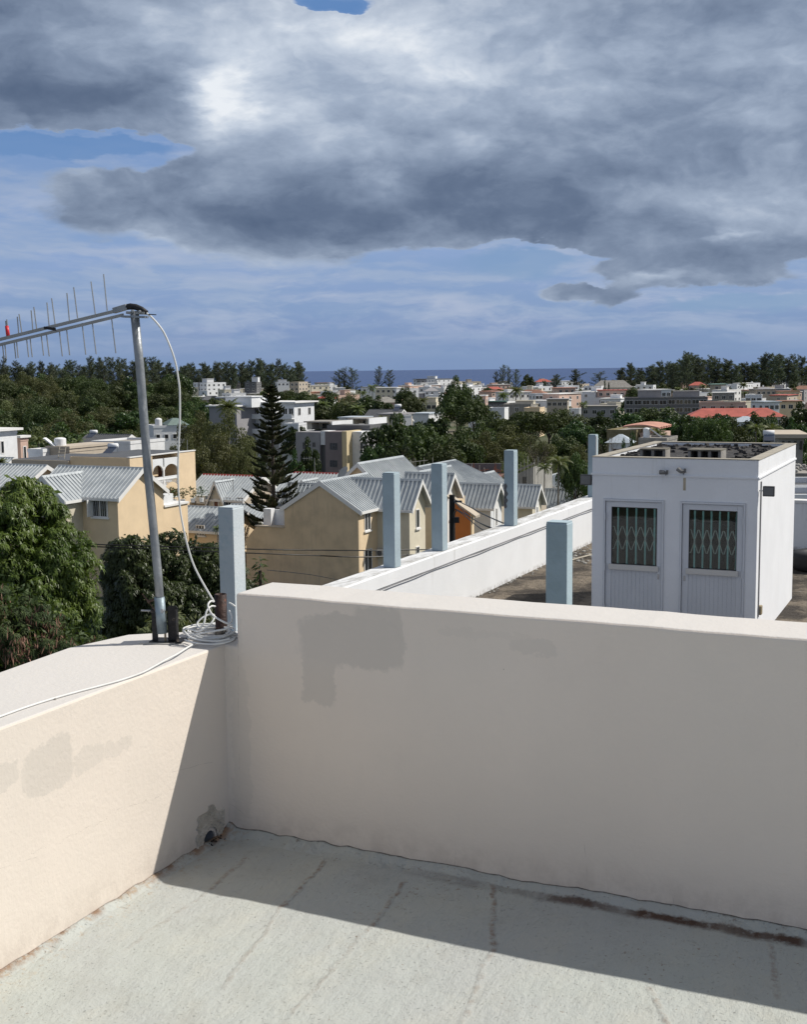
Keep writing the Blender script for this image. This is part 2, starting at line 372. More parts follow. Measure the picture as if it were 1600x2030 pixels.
# ================================================================== OUR ROOF TERRACE
FZ = -1.65; LT = -.96; RT = -.772
px_t = lambda x, y: hit_gy(x, y, 0)
px_l = lambda x, y: hit_gx(x, y, 0)
def masks(t, a, z, lst, wob, ws=9., wob2=None):
    """sum of soft blobs in a wall's own plane; lst of (a, z, ra, rz, amp)"""
    n = t.noise(t.xyz(a, z, 0), ws, 5, .6, 0, True); n2 = t.noise(t.xyz(a, z, 3.), ws*6, 4, .6, 0, True)
    p = t.v('ADD', t.xyz(a, z, 0), t.v('SCALE', t.v('SUBTRACT', n, (.5, .5, .5)), scale=wob))
    p = t.v('ADD', p, t.v('SCALE', t.v('SUBTRACT', n2, (.5, .5, .5)), scale=wob*.35))
    tot = None
    for ca, cz, ra, rz, am in lst:
        q = t.v('ABSOLUTE', t.v('MULTIPLY', t.v('SUBTRACT', p, (ca, cz, 0)), (1/ra, 1/rz, 0)))
        qx, qy, _ = t.sep(q)
        g = t.m('ADD', t.m('POWER', qx, 4.), t.m('POWER', qy, 4.))
        g = t.m('MULTIPLY', t.ramp(g, 1.5, .75), am)
        tot = g if tot is None else t.m('MAXIMUM', tot, g)
    return tot
def blob_px(f, x, y, rx, ry, am, zoff=1.65):
    a = f(x, y); b = f(x+rx, y); c = f(x, y+ry)
    if f is px_t: return (a[0], a[2]+zoff, abs(b[0]-a[0]), abs(c[2]-a[2]), am)
    return (a[1], a[2]+zoff, abs(b[1]-a[1]), abs(c[2]-a[2]), am)
R_blobs = [blob_px(px_t, 695, 1272, 100, 52, 1.), blob_px(px_t, 632, 1345, 34, 48, .9), blob_px(px_t, 750, 1265, 48, 58, .9), blob_px(px_t, 478, 1500, 17, 190, .45), blob_px(px_t, 470, 1400, 12, 200, .35),
           blob_px(px_t, 1060, 1286, 44, 14, .45), blob_px(px_t, 900, 1250, 34, 7, .25), blob_px(px_t, 985, 1262, 70, 7, .20)]
L_blobs = [blob_px(px_l, 95, 1520, 46, 50, .8), blob_px(px_l, 60, 1540, 22, 30, .6), blob_px(px_l, 8, 1540, 24, 30, .7), blob_px(px_l, 175, 1505, 32, 22, .6), blob_px(px_l, 235, 1480, 26, 14, .55)]
def wallpaint(kind):
    def fn(t, co, c, h):
        x, y, z = t.sep(co)
        a = x if kind == 'r' else y
        k = masks(t, a, z, R_blobs if kind == 'r' else L_blobs, .10 if kind == 'r' else .085)
        c = t.mix(t.m('MULTIPLY', k, .46 if kind == 'r' else .50), c, (.50, .465, .415))
        big = t.noise(t.xyz(t.m('MULTIPLY', a, 1.2), t.m('MULTIPLY', z, .7), 5.), 1.3, 5, .6)
        c = t.mix(t.m('MULTIPLY', t.ramp(big, .35, .7), .14), c, (.60, .585, .52))
        rough_ = t.noise(t.v('MULTIPLY', co, (1, 1, .35)), 6, 6, .7)
        c = t.mix(t.m('MULTIPLY', t.ramp(rough_, .55, .8), .10), c, (.52, .47, .40))
        # dirt splashed up from the floor along the foot
        foot = t.m('MULTIPLY', t.ramp(z, .16, .0), t.ramp(t.noise(co, 14, 6, .7), .30, .72))
        c = t.mix(t.m('MULTIPLY', foot, .40), c, (.38, .32, .27))
        # dark line where the wall meets floor
        n3 = t.noise(t.xyz(a, 0, 0), 25, 5, .7)
        # pin holes and hairline cracks
        vo = t.n('ShaderNodeTexVoronoi'); t.put(vo.inputs['Vector'], co); vo.inputs['Scale'].default_value = 6.5
        pin = t.ramp(t.m('ADD', vo.outputs['Distance'], t.m('MULTIPLY', t.noise(co, 70, 3, .6), .03)), .034, .022)
        c = t.mix(t.m('MULTIPLY', pin, .55), c, (.10, .085, .07))
        def crack(a0, z0, a1, z1, wv, seed, w_=.0010, am=.5):
            sl = (z1-z0)/(a1-a0) if abs(a1-a0) > abs(z1-z0)*.2 else None
            nn = t.m('MULTIPLY', t.m('SUBTRACT', t.noise(t.xyz(t.m('MULTIPLY', a, 1.), t.m('MULTIPLY', z, 1.), seed), 9, 7, .65), .5), wv)
            if sl is not None:
                d = t.m('ABSOLUTE', t.m('ADD', t.m('SUBTRACT', z, t.m('MULTIPLY_ADD', a, sl, z0-a0*sl)), nn)); rng = (a, min(a0, a1), max(a0, a1))
            else:
                s2 = (a1-a0)/(z1-z0)
                d = t.m('ABSOLUTE', t.m('ADD', t.m('SUBTRACT', a, t.m('MULTIPLY_ADD', z, s2, a0-z0*s2)), nn)); rng = (z, min(z0, z1), max(z0, z1))
            k = t.m('MULTIPLY', t.ramp(d, w_, w_*.3), t.m('MULTIPLY', t.ramp(rng[0], rng[1]-.02, rng[1]), t.ramp(rng[0], rng[2]+.02, rng[2])))
            brk = t.ramp(t.noise(t.xyz(a, z, seed+4), 16, 4, .6), .38, .55)
            return t.m('MULTIPLY', t.m('MULTIPLY', k, brk), am)
        def P(f, x_, y_):
            q = f(x_, y_); return ((q[0] if kind == 'r' else q[1]), q[2]+1.65)
        if kind == 'l': segs = [(px_l, (60, 1693), (345, 1562), .10, 1.), (px_l, (0, 1722), (70, 1700), .03, 5.), (px_l, (345, 1530), (420, 1510), .02, 2.)]
        else: segs = [(px_t, (903, 1690), (901, 1724), .02, 1.), (px_t, (1160, 1680), (1168, 1765), .02, 3.), (px_t, (470, 1200), (475, 1560), .02, 6.), (px_t, (450, 1590), (500, 1625), .05, 7.), (px_t, (1336, 1785), (1337, 1806), .02, 8.)]
        for f, p, q, wv, sd_ in segs:
            (a0, z0), (a1, z1) = P(f, *p), P(f, *q)
            c = t.mix(crack(a0, z0, a1, z1, wv, sd_, am=.32), c, (.16, .13, .11))
        nz_ = t.sep(t.n('ShaderNodeNewGeometry').outputs['Normal'])[2]   # dust has greyed the flat tops
        c = t.mix(t.m('MULTIPLY', t.ramp(nz_, .75, .97), .85), c, t.mix(t.noise(co, 2.5, 6, .65), (.60, .59, .57), (.66, .63, .60)))
        return c, t.m('ADD', h, t.m('MULTIPLY', t.noise(co, 4, 4, .6), 3.0))
    return fn
M_tw = mat('cream_parapet_paint', (.775, .690, .602), .75, .03, 1.2, .10, 70, fn=wallpaint('r'))
M_lw = mat('cream_parapet_paint_left', (.775, .690, .602), .75, .03, 1.2, .10, 70, fn=wallpaint('l'))

# tall parapet wall (its left end stands on the lower wall)
tw = MB()
xsn = [0, .052, .10, 1, 2, 3, 4, 5, 6.2]
back = lambda x: .245 if x > .3 else (.245-.10*max(0, (.13-x)/.13)**1.5)
import mathutils.noise as mn
tw.prism([(-.04, FZ-.2), (6.2, FZ-.2), (6.2, RT)]+[(6.2-.09*k, RT+.0042*mn.noise(Vector((k*.45, 3, 1)))+.002*mn.noise(Vector((k*1.7, 5, 1)))) for k in range(1, 67)]+[(.052, RT), (.052, LT-.001), (-.04, LT-.001)], 'y', 0, .245)
T = GT('parapet_wall', 'tall cream terrace parapet wall standing in shade, with two darker repainted patches', 'wall', 0, 0, FZ)
wall_main = T.part('wall', tw, M_tw); bevel(wall_main, .011, 3)
# lower ledge wall
lw = MB(); outer = [(0, -8), (0, 0), (.0, .2), (.06, .2), (-.162, .18), (-.356, .053), (-.424, 0), (-.491, -.26), (-.46, -.65), (-.46, -8)]
lw.prism([(0, -8)]+[(.0016*mn.noise(Vector((k*.5, 9, 1))), -7.9+.1*k) for k in range(1, 79)]+[ (0, .02), (.050, .03), (.056, .2), (-.162, .18), (-.356, .053), (-.424, 0), (-.485, -.26), (-.455, -.65), (-.455, -8)], 'z', FZ-.6, LT)
T2 = GT('ledge_wall', 'low cream ledge wall with a broad flat top that carries the antenna mast', 'wall', 0, 0, FZ)
lwo = T2.part('wall', lw, M_lw); bevel(lwo, .007, 2)
# the drain hole through the foot of the ledge wall
dc = px_l(415, 1664)
bpy.context.view_layer.update()
cut = MB().tube([(.1, dc[1], dc[2]), (-.30, dc[1], dc[2]-.02)], .036, 20)
cuto = T2.part('cutter', cut, None)
bo = lwo.modifiers.new('hole', 'BOOLEAN'); bo.operation = 'DIFFERENCE'; bo.object = cuto; bo.solver = 'EXACT'
dg = bpy.context.evaluated_depsgraph_get()
newme = bpy.data.meshes.new_from_object(lwo.evaluated_get(dg)); lwo.modifiers.clear(); lwo.data = newme
bpy.data.objects.remove(cuto)
pipe = MB(); pipe.smooth = True
N_ = 24
for ri, ro, xa, xb in ((.0285, .0355, -.006, -.24),):
    o = len(pipe.V)
    for (r_, x_) in ((ro, xb), (ro, xa), (ri, xa), (ri, xb)):
        for k in range(N_):
            a_ = 2*math.pi*k/N_; pipe.V.append((x_, dc[1]+r_*math.cos(a_), dc[2]+r_*math.sin(a_)))
    for s_ in range(3):
        for k in range(N_): pipe.Fc.append((o+s_*N_+k, o+s_*N_+(k+1) % N_, o+(s_+1)*N_+(k+1) % N_, o+(s_+1)*N_+k))
    pipe.Fc.append(tuple(o+3*N_+k for k in range(N_)))
T2.part('drain_pipe', pipe, mat('grey_plastic_pipe', (.14, .15, .17), .6, .2, 20, .1, 60))
# broken render round the drain
rs = np.random.RandomState(5)
def rough_patch(f, poly_px, cx, cy, r0, thick, n=26, rings=7, seed=1):
    rs = np.random.RandomState(seed); b = MB(); return b
pt = MB(); pa = px_l(391, 1612); pb = px_l(438, 1600); pc_ = px_l(447, 1640); pd = px_l(386, 1690)
ny, nz = 34, 30; y0, y1 = px_l(386, 1650)[1], px_l(446, 1640)[1]; z0, z1 = FZ+.002, px_l(425, 1592)[2]
grid_i = {}
for j in range(nz+1):
    for i in range(ny+1):
        yy = y0+(y1-y0)*i/ny; zz = z0+(z1-z0)*j/nz
        u_, v_ = i/ny, j/nz
        edge = min(u_*1.3, (1-u_)*2.2, (1.02-v_-.25*abs(u_-.35)+.06*math.sin(9*u_+3)))*6
        wob = .5*math.sin(17*u_+5*v_)+.4*math.sin(23*v_+7*u_)
        inside = edge+wob*.5 > .45
        rr = math.hypot(yy-dc[1], zz-dc[2])
        hgt = (.0035+.0055*rs.rand()) if inside else -.004
        if rr < .040: hgt = None
        grid_i[(i, j)] = None if hgt is None else len(pt.V)
        if hgt is not None: pt.V.append((hgt, yy, zz))
for j in range(nz):
    for i in range(ny):
        q = [grid_i[(i, j)], grid_i[(i+1, j)], grid_i[(i+1, j+1)], grid_i[(i, j+1)]]
        if None not in q: pt.Fc.append(tuple(q))
pt.xf(lambda v: (v[0]-.001, v[1], v[2]))
T2.part('broken_render', pt, mat('bare_sandy_render', (.60, .545, .465), .95, .3, 12, .4, 60, tint=(.40, .36, .30), fn=lambda t, co, c, h: (t.mix(t.ramp(t.noise(co, 26, 6, .75), .60, .68), c, (.07, .06, .05)), h)))
clean = [k for k in MATS if k == 'x']

# terrace floor, laid rough, with a lip of mortar along the walls
def floor_fn(t, co, c, h):
    x, y, z = t.sep(co)
    big = t.noise(co, 1.1, 6, .65)
    c = t.mix(t.ramp(big, .35, .68), c, (.425, .440, .425))
    c = t.mix(t.m('MULTIPLY', t.ramp(t.noise(t.v('MULTIPLY', co, (1., .5, 1)), 3.2, 6, .7), .45, .72), .55), c, (.50, .495, .435))
    # rusty and earthy specks, thicker in some places
    sp = t.noise(co, 62, 4, .7); den = t.noise(co, 1.7, 4, .6)
    k = t.ramp(t.m('ADD', sp, t.m('MULTIPLY', den, .36)),   .835, .90)
    c = t.mix(t.m('MULTIPLY', k, .7), c, (.20, .135, .09))
    k2 = t.ramp(t.m('ADD', t.noise(co, 24, 5, .75), t.m('MULTIPLY', den, .30)), .81, .89)
    c = t.mix(t.m('MULTIPLY', k2, .5), c, (.27, .19, .13))
    # dirt gathered along both wall foots, plus a painted gap shadow
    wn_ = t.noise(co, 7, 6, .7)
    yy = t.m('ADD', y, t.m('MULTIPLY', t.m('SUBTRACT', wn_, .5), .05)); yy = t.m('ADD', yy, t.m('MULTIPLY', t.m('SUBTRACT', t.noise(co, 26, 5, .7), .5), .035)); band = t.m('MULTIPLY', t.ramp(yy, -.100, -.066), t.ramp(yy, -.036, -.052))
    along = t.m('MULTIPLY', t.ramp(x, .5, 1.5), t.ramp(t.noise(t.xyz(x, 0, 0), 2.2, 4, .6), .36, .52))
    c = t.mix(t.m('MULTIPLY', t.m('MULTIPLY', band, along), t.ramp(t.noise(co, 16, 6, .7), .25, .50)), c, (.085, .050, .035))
    seam = t.m('MULTIPLY', t.ramp(t.m('ADD', y, t.m('MULTIPLY', t.noise(co, 30, 5, .7), .012)), -.004, .006), .9); c = t.mix(seam, c, (.07, .055, .045))  # shadow of the gap under the tall wall, painted as a dark line
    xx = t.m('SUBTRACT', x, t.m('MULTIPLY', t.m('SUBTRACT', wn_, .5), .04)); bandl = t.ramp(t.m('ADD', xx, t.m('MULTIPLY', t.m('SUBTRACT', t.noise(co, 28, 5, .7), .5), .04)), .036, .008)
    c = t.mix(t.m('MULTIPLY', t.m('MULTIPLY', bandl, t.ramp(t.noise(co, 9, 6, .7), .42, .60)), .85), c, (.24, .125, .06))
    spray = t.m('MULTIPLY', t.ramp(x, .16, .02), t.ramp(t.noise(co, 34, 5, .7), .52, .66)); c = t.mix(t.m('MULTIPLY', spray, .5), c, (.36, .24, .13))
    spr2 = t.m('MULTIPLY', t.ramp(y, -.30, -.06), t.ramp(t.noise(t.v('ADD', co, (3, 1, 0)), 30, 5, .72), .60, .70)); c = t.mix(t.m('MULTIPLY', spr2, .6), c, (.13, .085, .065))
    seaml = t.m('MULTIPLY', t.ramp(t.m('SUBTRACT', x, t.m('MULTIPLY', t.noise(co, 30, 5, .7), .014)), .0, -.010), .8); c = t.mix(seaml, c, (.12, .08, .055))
    dk_ = t.ramp(t.noise(t.v('ADD', co, (7, 3, 0)), 4.5, 7, .72), .50, .74); c = t.mix(t.m('MULTIPLY', dk_, .30), c, (.30, .29, .255))
    pk_ = t.ramp(t.noise(t.v('MULTIPLY', t.v('ADD', co, (1, 9, 0)), (1, .6, 1)), 85, 3, .6), .68, .74); c = t.mix(t.m('MULTIPLY', pk_, t.m('MULTIPLY', t.ramp(den, .42, .6), .6)), c, (.19, .16, .13))
    # trowel ridges with rust in them
    tot = None
    for (p, q, amp) in (((645, 1708), (560, 1800), .9), ((560, 1800), (440, 1960), .35), ((803, 1750), (735, 1840), .9), ((735, 1840), (560, 2030), .3), ((976, 1758), (974, 1890), .85), ((974, 1890), (915, 2030), .4),
                        ((500, 1690), (415, 1765), .7), ((415, 1765), (250, 1880), .3), ((1530, 1870), (1540, 1975), .6), ((1290, 1960), (1330, 2040), .5)):
        a, b = onz(*p, FZ), onz(*q, FZ); a = togrid(a); b = togrid(b)
        L = math.hypot(b[0]-a[0], b[1]-a[1]); ux, uy = (b[0]-a[0])/L, (b[1]-a[1])/L
        wob = t.v('SCALE', t.v('SUBTRACT', t.noise(co, 7, 5, .65, 0, True), (.5, .5, .5)), scale=.055)
        r = t.v('SUBTRACT', t.v('ADD', co, wob), (a[0], a[1], 0))
        al = t.v('DOT_PRODUCT', r, (ux, uy, 0)); ac = t.m('ABSOLUTE', t.v('DOT_PRODUCT', r, (-uy, ux, 0)))
        g = t.m('MULTIPLY', t.ramp(ac, .013, .002), t.m('MULTIPLY', t.ramp(al, -.03, .02), t.ramp(al, L+.03, L-.02)))
        g = t.m('MULTIPLY', g, amp); tot = g if tot is None else t.m('MAXIMUM', tot, g)
    brk = t.ramp(t.noise(co, 26, 5, .7), .38, .62)
    c = t.mix(t.m('MULTIPLY', t.m('MULTIPLY', tot, brk), .8), c, (.22, .14, .095))
    pit = t.noise(co, 120, 3, .6)
    h2 = t.m('ADD', t.m('MULTIPLY', t.noise(t.v('MULTIPLY', co, (1, .55, 1)), 20, 6, .7), 2.6), t.m('MULTIPLY', t.ramp(pit, .62, .74), -.7))
    h2 = t.m('ADD', h2, t.m('MULTIPLY', tot, .9))
    return c, h2
M_floor = mat('rough_grey_cement_floor', (.462, .488, .458), .9, .03, 1.5, .20, 55, fn=floor_fn)
fl = MB(); nx_, ny_ = 150, 110; rs = np.random.RandomState(11)
import mathutils.noise as mn
xs_ = [0+6.2*((i/nx_)**1.2) for i in range(nx_+1)]; ys_ = [-6.6*((j/ny_)**1.25) for j in range(ny_+1)]
for y in ys_:
    for x in xs_:
        z = .006*mn.noise(Vector((x*1.3, y*1.3, 0)))+.0035*mn.noise(Vector((x*9, y*9, 2)))
        # mortar lip, broken and uneven
        lr = .052+.018*mn.noise(Vector((x*5, 0, 4)))+.012*mn.noise(Vector((x*21, 0, 8)))
        ll = .034+.016*mn.noise(Vector((0, y*6, 4)))+.010*mn.noise(Vector((0, y*23, 9)))
        if -y < lr: z += (.020+.009*mn.noise(Vector((x*4, 0, 3)))+.008*mn.noise(Vector((x*17, 0, 6))))*(1-(-y/lr))**.6+.005*mn.noise(Vector((x*30, y*30, 0)))
        if x < ll: z += (.018+.008*mn.noise(Vector((0, y*5, 3)))+.008*mn.noise(Vector((0, y*19, 6))))*(1-x/ll)**.6+.005*mn.noise(Vector((x*30, y*30, 5)))
        fl.V.append((x-.003, y+.003, z))
for j in range(ny_):
    for i in range(nx_):
        a = j*(nx_+1)+i; fl.Fc.append((a, a+nx_+1, a+nx_+2, a+1))
o = struct('terrace_floor', fl, M_floor, grid(0, 0, FZ), -YAW)
# the building below our terrace
bb = MB().box(-.40, 7, -8, .20, -17.5, FZ-.62)
ob = single('apartment_building', bb, M_cream, 'cream apartment building under the roof terrace one stands on', 'building', grid(0, 0, -17.5), -YAW, (0, 0, -17.5))
# a lump of debris by the drain
db = MB()
for k in range(26):
    a = rnd.uniform(0, 6.28); r = rnd.uniform(.0, .06); s_ = rnd.uniform(.0018, .0045)
    p = (0.012+abs(r*math.cos(a))*.7, dc[1]+.01+r*1.0*math.sin(a), FZ+.015)
    db.ball(p, s_, 5, 3, .6)
dbo = single('mortar_crumbs', db, mat('dark_dirt', (.035, .028, .022), .95, .3, 30, .3, 80), 'dark crumbs of dirt and mortar lying at the mouth of the drain hole', 'debris', grid(0, 0, FZ), -YAW, (0, 0, FZ)); dbo['kind'] = 'stuff'

# ------------------------------------------------------------------ antenna mast, antenna, coax, coil
MY = 4.25
def P3(x, y, Y=MY): p = onY(x, y, Y); return Vector((p[0], p[1], p[2]+EZ))
def pxm(px, Y=MY): return px*Y/F_PX
q_ = onz(325, 1274, LT); mx0 = Vector((q_[0], q_[1], q_[2]+EZ))
T = Thing('mast_bracket', 'black welded steel bracket clamping the foot of the antenna mast on the ledge', 'bracket', mx0, -.12)
T.part('base_plate', MB().box(-.052, .066, -.014, .060, .0015, .006), M_blacksteel)
rp = MB().prism([(.0125, .006), (.052, .006), (.052, .124), (.046, .133), (.018, .133), (.0125, .126)], 'y', .006, .011); bevel(T.part('channel_plate', rp, M_blacksteel), .001)
T.part('side_plate', MB().box(.0485, .0520, -.016, .0055, .006, .122), M_blacksteel)
T.part('upright', MB().box(-.045, -.024, .004, .008, .006, .122).box(-.045, -.041, .0081, .045, .006, .118), M_blacksteel)
T.part('cross_bar', MB().box(-.045, .012, -.007, -.001, .108, .118), M_blacksteel)
T.part('flat_strip', MB().box(.0035, .0115, -.008, -.0072, .006, .118), mat('worn_steel_strip', (.24, .20, .14), .5, .3, 30, .2, 60, metal=.5))
sl = MB(); sl.smooth = True; sl.tube([(-.0135, .012, .038), (-.0165, .012, .125)], .0155, 16); T.part('clamp_sleeve', sl, mat('blue_grey_sleeve', (.13, .155, .19), .45, .2, 20, .05, 40, metal=.4))
T.part('bolt', MB().tube([(-.081, .0, .116), (-.046, .0, .116)], .0030, 8), M_galv)
nut = MB(); nut.prism([(.0085*math.cos(k*1.047), .119+.0085*math.sin(k*1.047)) for k in range(6)], 'y', -.020, -.0075); nut.xf(lambda v: (v[0]+.001, v[1], v[2])); bevel(T.part('clamp_nut', nut, M_galv), .0012)
th = MB(); th.tube([(-.073, -.004, .178), (-.027, -.006, .118)], .0026, 8); th.ball((-.050, -.004, .150), .0068, 8, 6); th.tube([(-.050, -.004, .150), (-.026, .004, .158)], .0045, 8); th.ball((-.026, .004, .156), .0085, 8, 6)
T.part('clamp_handle', th, mat('rusty_brown_handle', (.16, .10, .075), .6, .3, 30, .2, 60, metal=.4))
single('shim_plate', MB().prism([(-.085, -.030), (.035, -.036), (.045, -.022), (-.06, -.018)], 'z', .001, .0045), mat('pale_board', (.55, .53, .48), .8), 'thin pale plate lying on the ledge under the mast bracket', 'plate', mx0, -.06)

mast_b = P3(320, 1237, MY+.0); mast_t = P3(266, 617, MY)
T = Thing('antenna_mast', 'leaning galvanised steel pipe mast standing in the bracket on the ledge', 'mast', mast_b)
L_ = mast_t-mast_b
mp = MB(); mp.smooth = True; mp.tube([(0, 0, 0)]+[tuple(L_*k/6+Vector((.002*math.sin(k*1.6), 0, 0))) for k in range(1, 7)], .0150, 20)
T.part('pipe', mp, mat('weathered_galvanised_pipe', (.34, .355, .365), .45, .25, 7, .12, 70, metal=.35, tint=(.20, .215, .23), fn=lambda t, co, c, h: (t.mix(t.m('MULTIPLY', t.ramp(t.noise(t.v('MULTIPLY', co, (1, 1, .25)), 30, 5, .7), .56, .7), .5), c, (.55, .56, .56)), h)))
s2_ = MB(); s2_.smooth = True; s2_.tube([tuple(L_*-.03), tuple(L_*.088)], .0185, 20); T.part('sleeve', s2_, mat('pale_blue_grey_sleeve', (.30, .37, .41), .5, .2, 12, .08, 60, metal=.3))

# log-periodic antenna: twin boom, rod elements of falling length, drawn in one upright plane
AY = lambda x: MY+(266-x)*.0004
def A(x, y, dy=0.): return P3(x, y, AY(x)+dy)
org = A(266, 612)
T = Thing('television_antenna', 'aluminium log periodic television antenna with thin rods pointing left from the mast head', 'antenna', org)
loc = lambda p: tuple(Vector(p)-org)
def bar(pa, pb, half_h, half_d):
    a, b = Vector(pa), Vector(pb); d = (b-a).normalized(); side = Vector((0, 1, 0)); up = side.cross(d).normalized(); side = d.cross(up)
    q = lambda c: [loc(c+up*s*half_h+side*t_*half_d) for s, t_ in ((-1, -1), (1, -1), (1, 1), (-1, 1))]
    return MB().hexa(q(a), q(b))
bm1 = bar(A(-160, 712), A(226, 617), .0052, .006); T.part('boom', bm1, M_alu)
bm2 = bar(A(-160, 722), A(244, 624), .0048, .006); T.part('boom', bm2, M_alu)
EL = [((655, 75), (678, 308)), ((575, 122), (602, 328)), ((465, 158), (490, 355)), ((422, 195), (438, 372)), ((325, 228), (347, 392)), ((295, 255), (309, 402)), ((212, 283), (230, 422)), ((195, 305), (206, 430)), ((118, 328), (136, 447)), ((107, 345), (116, 452)), ((40, 362), (50, 470)), ((33, 372), (42, 470)),
      ((704, 343), (733, 577)), ((582, 372), (608, 583)), ((518, 385), (542, 586)), ((418, 412), (440, 590)), ((373, 425), (393, 597)), ((290, 442), (310, 597)), ((258, 452), (274, 592)), ((187, 468), (202, 602)), ((165, 478), (179, 602)), ((101, 492), (113, 606)), ((86, 495), (98, 610)), ((27, 512), (37, 612)), ((13, 515), (23, 625))]
for k in range(5):   # the elements that run on past the left edge of the view
    xx = -20-k*34; EL += [((xx*3.2+6, 395+(-xx)*.9), (xx*3.2+20, 520-xx*.72)), ((xx*3.2-10, 520-xx*.72), (xx*3.2+2, 600-xx*.5))]
for (a, b) in EL:
    pa = A(a[0]/3.2, 520+a[1]/3.2); pb = A(b[0]/3.2, 520+b[1]/3.2)
    e_ = MB(); e_.tube([loc(pa), loc(pb)], .0021, 6); T.part('rod_element', e_, M_alu)
rc = MB(); rc.smooth = True; rc.tube([loc(A(12.5, 646)), loc(A(15.5, 668))], .0068, 12); T.part('end_cap', rc, M_red)
tb = bar(A(225, 616), A(252, 608), .0100, .010); bevel(T.part('boom_end', tb, M_galv), .002)
lpq = bar(A(243, 627.5), A(290, 628.5), .0035, .016); T.part('clamp_plate', lpq, M_galv)
lp2 = bar(A(252, 620), A(288, 621), .0045, .012); T.part('clamp_jaw', lp2, M_alu)
bl_ = bar(A(276, 622), A(309, 624), .0016, .0016); T.part('clamp_bolt', bl_, M_blacksteel)
tp = MB(); tp.smooth = True; tp.tube([loc(A(*q)) for q in ((249, 609), (258, 607.5), (268, 608.5), (280, 613), (291, 619.5))], [.010, .0115, .011, .0095, .007], 10); T.part('tape_wrap', tp, M_black)
t3 = MB().hexa([loc(A(x_, y_, d_)) for x_, y_, d_ in ((86, 652, -.010), (110, 656, -.010), (110, 656, .010), (86, 652, .010))], [loc(A(x_, y_, d_)) for x_, y_, d_ in ((86, 647, -.010), (110, 650, -.010), (110, 650, .010), (86, 647, .010))]); T.part('boom_clip', t3, M_black)
for (x_, y_) in ((262, 617), (276, 618)):
    nb = MB(); nb.ball(loc(A(x_, y_, -.02)), .006, 8, 5); T.part('wing_nut', nb, M_galv)

def smooth_path(pts, k=6):
    pts = [Vector(p) for p in pts]; out = []
    for i in range(len(pts)-1):
        p0 = pts[max(i-1, 0)]; p1 = pts[i]; p2 = pts[i+1]; p3 = pts[min(i+2, len(pts)-1)]
        for j in range(k):
            t = j/k
            out.append(.5*((2*p1)+(p2-p0)*t+(2*p0-5*p1+4*p2-p3)*t*t+(3*p1-p0-3*p2+p3)*t**3))
    out.append(pts[-1]); return out
CR = .0034
cab = [(283, 615), (289, 620), (300, 629), (312, 642), (323, 657), (331, 673), (338, 690), (344, 707), (349, 726), (352, 745), (355, 765), (356, 786), (356, 832), (354, 876), (352.5, 920), (353, 964), (356, 1004), (359.5, 1028), (364, 1051), (369, 1073), (375, 1095), (382, 1116), (391, 1136), (406, 1163), (424, 1193)]
cp = [P3(x, y, MY-.01+(y-615)*.00006) for x, y in cab]
single('coaxial_cable', (lambda b: (setattr(b, 'smooth', True), b.tube([tuple(q-cp[0]) for q in smooth_path(cp)], CR, 10))[1])(MB()), M_cable, 'white coaxial cable bowing down from the antenna head to the coil on the ledge', 'cable', cp[0])
# rusty pipe stub in the corner, standing on the ledge
q_ = onz(439, 1257, LT); ps_b = Vector((q_[0], q_[1], q_[2]+EZ))
st_h = .150
T = Thing('pipe_post', 'short rusty dark brown steel pipe stub standing in the corner beside the tall wall', 'post', ps_b)
N_ = 24; b_ = MB(); b_.smooth = True
for (r_, z_) in ((.0222, 0), (.0222, st_h), (.0190, st_h), (.0190, .02)):
    for k in range(N_): b_.V.append((r_*math.cos(2*math.pi*k/N_), r_*math.sin(2*math.pi*k/N_), z_))
for s_ in range(3):
    for k in range(N_): b_.Fc.append((s_*N_+k, s_*N_+(k+1) % N_, (s_+1)*N_+(k+1) % N_, (s_+1)*N_+k))
T.part('pipe', b_, M_rust)
cl_ = MB(); cl_.smooth = True; cl_.tube([(0, 0, .0), (0, 0, .018)], .0255, 20); T.part('foot_collar', cl_, mat('grey_cement_collar', (.24, .22, .20), .9, .3, 20, .3, 50))
# coil of spare cable round the stub: many uneven turns lying on the ledge, some loops springing up
cpts = []; rs = np.random.RandomState(4); turns = 9
for k in range(turns*28):
    a = 2*math.pi*k/28; t_ = k/28
    ex = 44+7*math.sin(t_*2.1)+4*math.sin(t_*5.3+1)+2*math.sin(a*3+t_); ey = 11+3.5*math.sin(t_*3.1+2)+1.2*math.sin(a*2+t_*1.3)
    q = onz(417+ex*math.cos(a), 1264+ey*math.sin(a), LT); g_ = togrid(q)
    x_ = min(g_[0], .046-.002*(t_ % 3))
    cpts.append(grid(x_, g_[1], LT+.0045+.0042*(t_ % 5)+.004*(1+math.sin(a+t_*1.7))*(t_/turns)))
q_ = onz(417, 1264, LT); c0 = Vector((q_[0], q_[1], q_[2]+EZ))
b_ = MB(); b_.smooth = True; b_.tube([tuple(q-c0) for q in smooth_path(cpts, 2)], CR, 8)
TC = Thing('cable_coil', 'loose coil of white cable heaped round the rusty pipe stub on the ledge', 'cable coil', c0)
TC.part('lying_turns', b_, M_cable)
def loop_px(pts, Yo):
    q = [P3(x, y, MY+Yo+d) for x, y, d in pts]; b = MB(); b.smooth = True
    return b.tube([tuple(v-c0) for v in smooth_path(q, 6)], CR, 8)
Z = lambda x, y: (360+x/10, 1140+y/10)
L1 = [Z(640, 530)+(0.0,), Z(570, 520)+(-.01,), Z(520, 590)+(-.03,), Z(545, 690)+(-.045,), Z(620, 800)+(-.06,), Z(740, 880)+(-.07,), Z(880, 950)+(-.07,), Z(1000, 990)+(-.05,)]
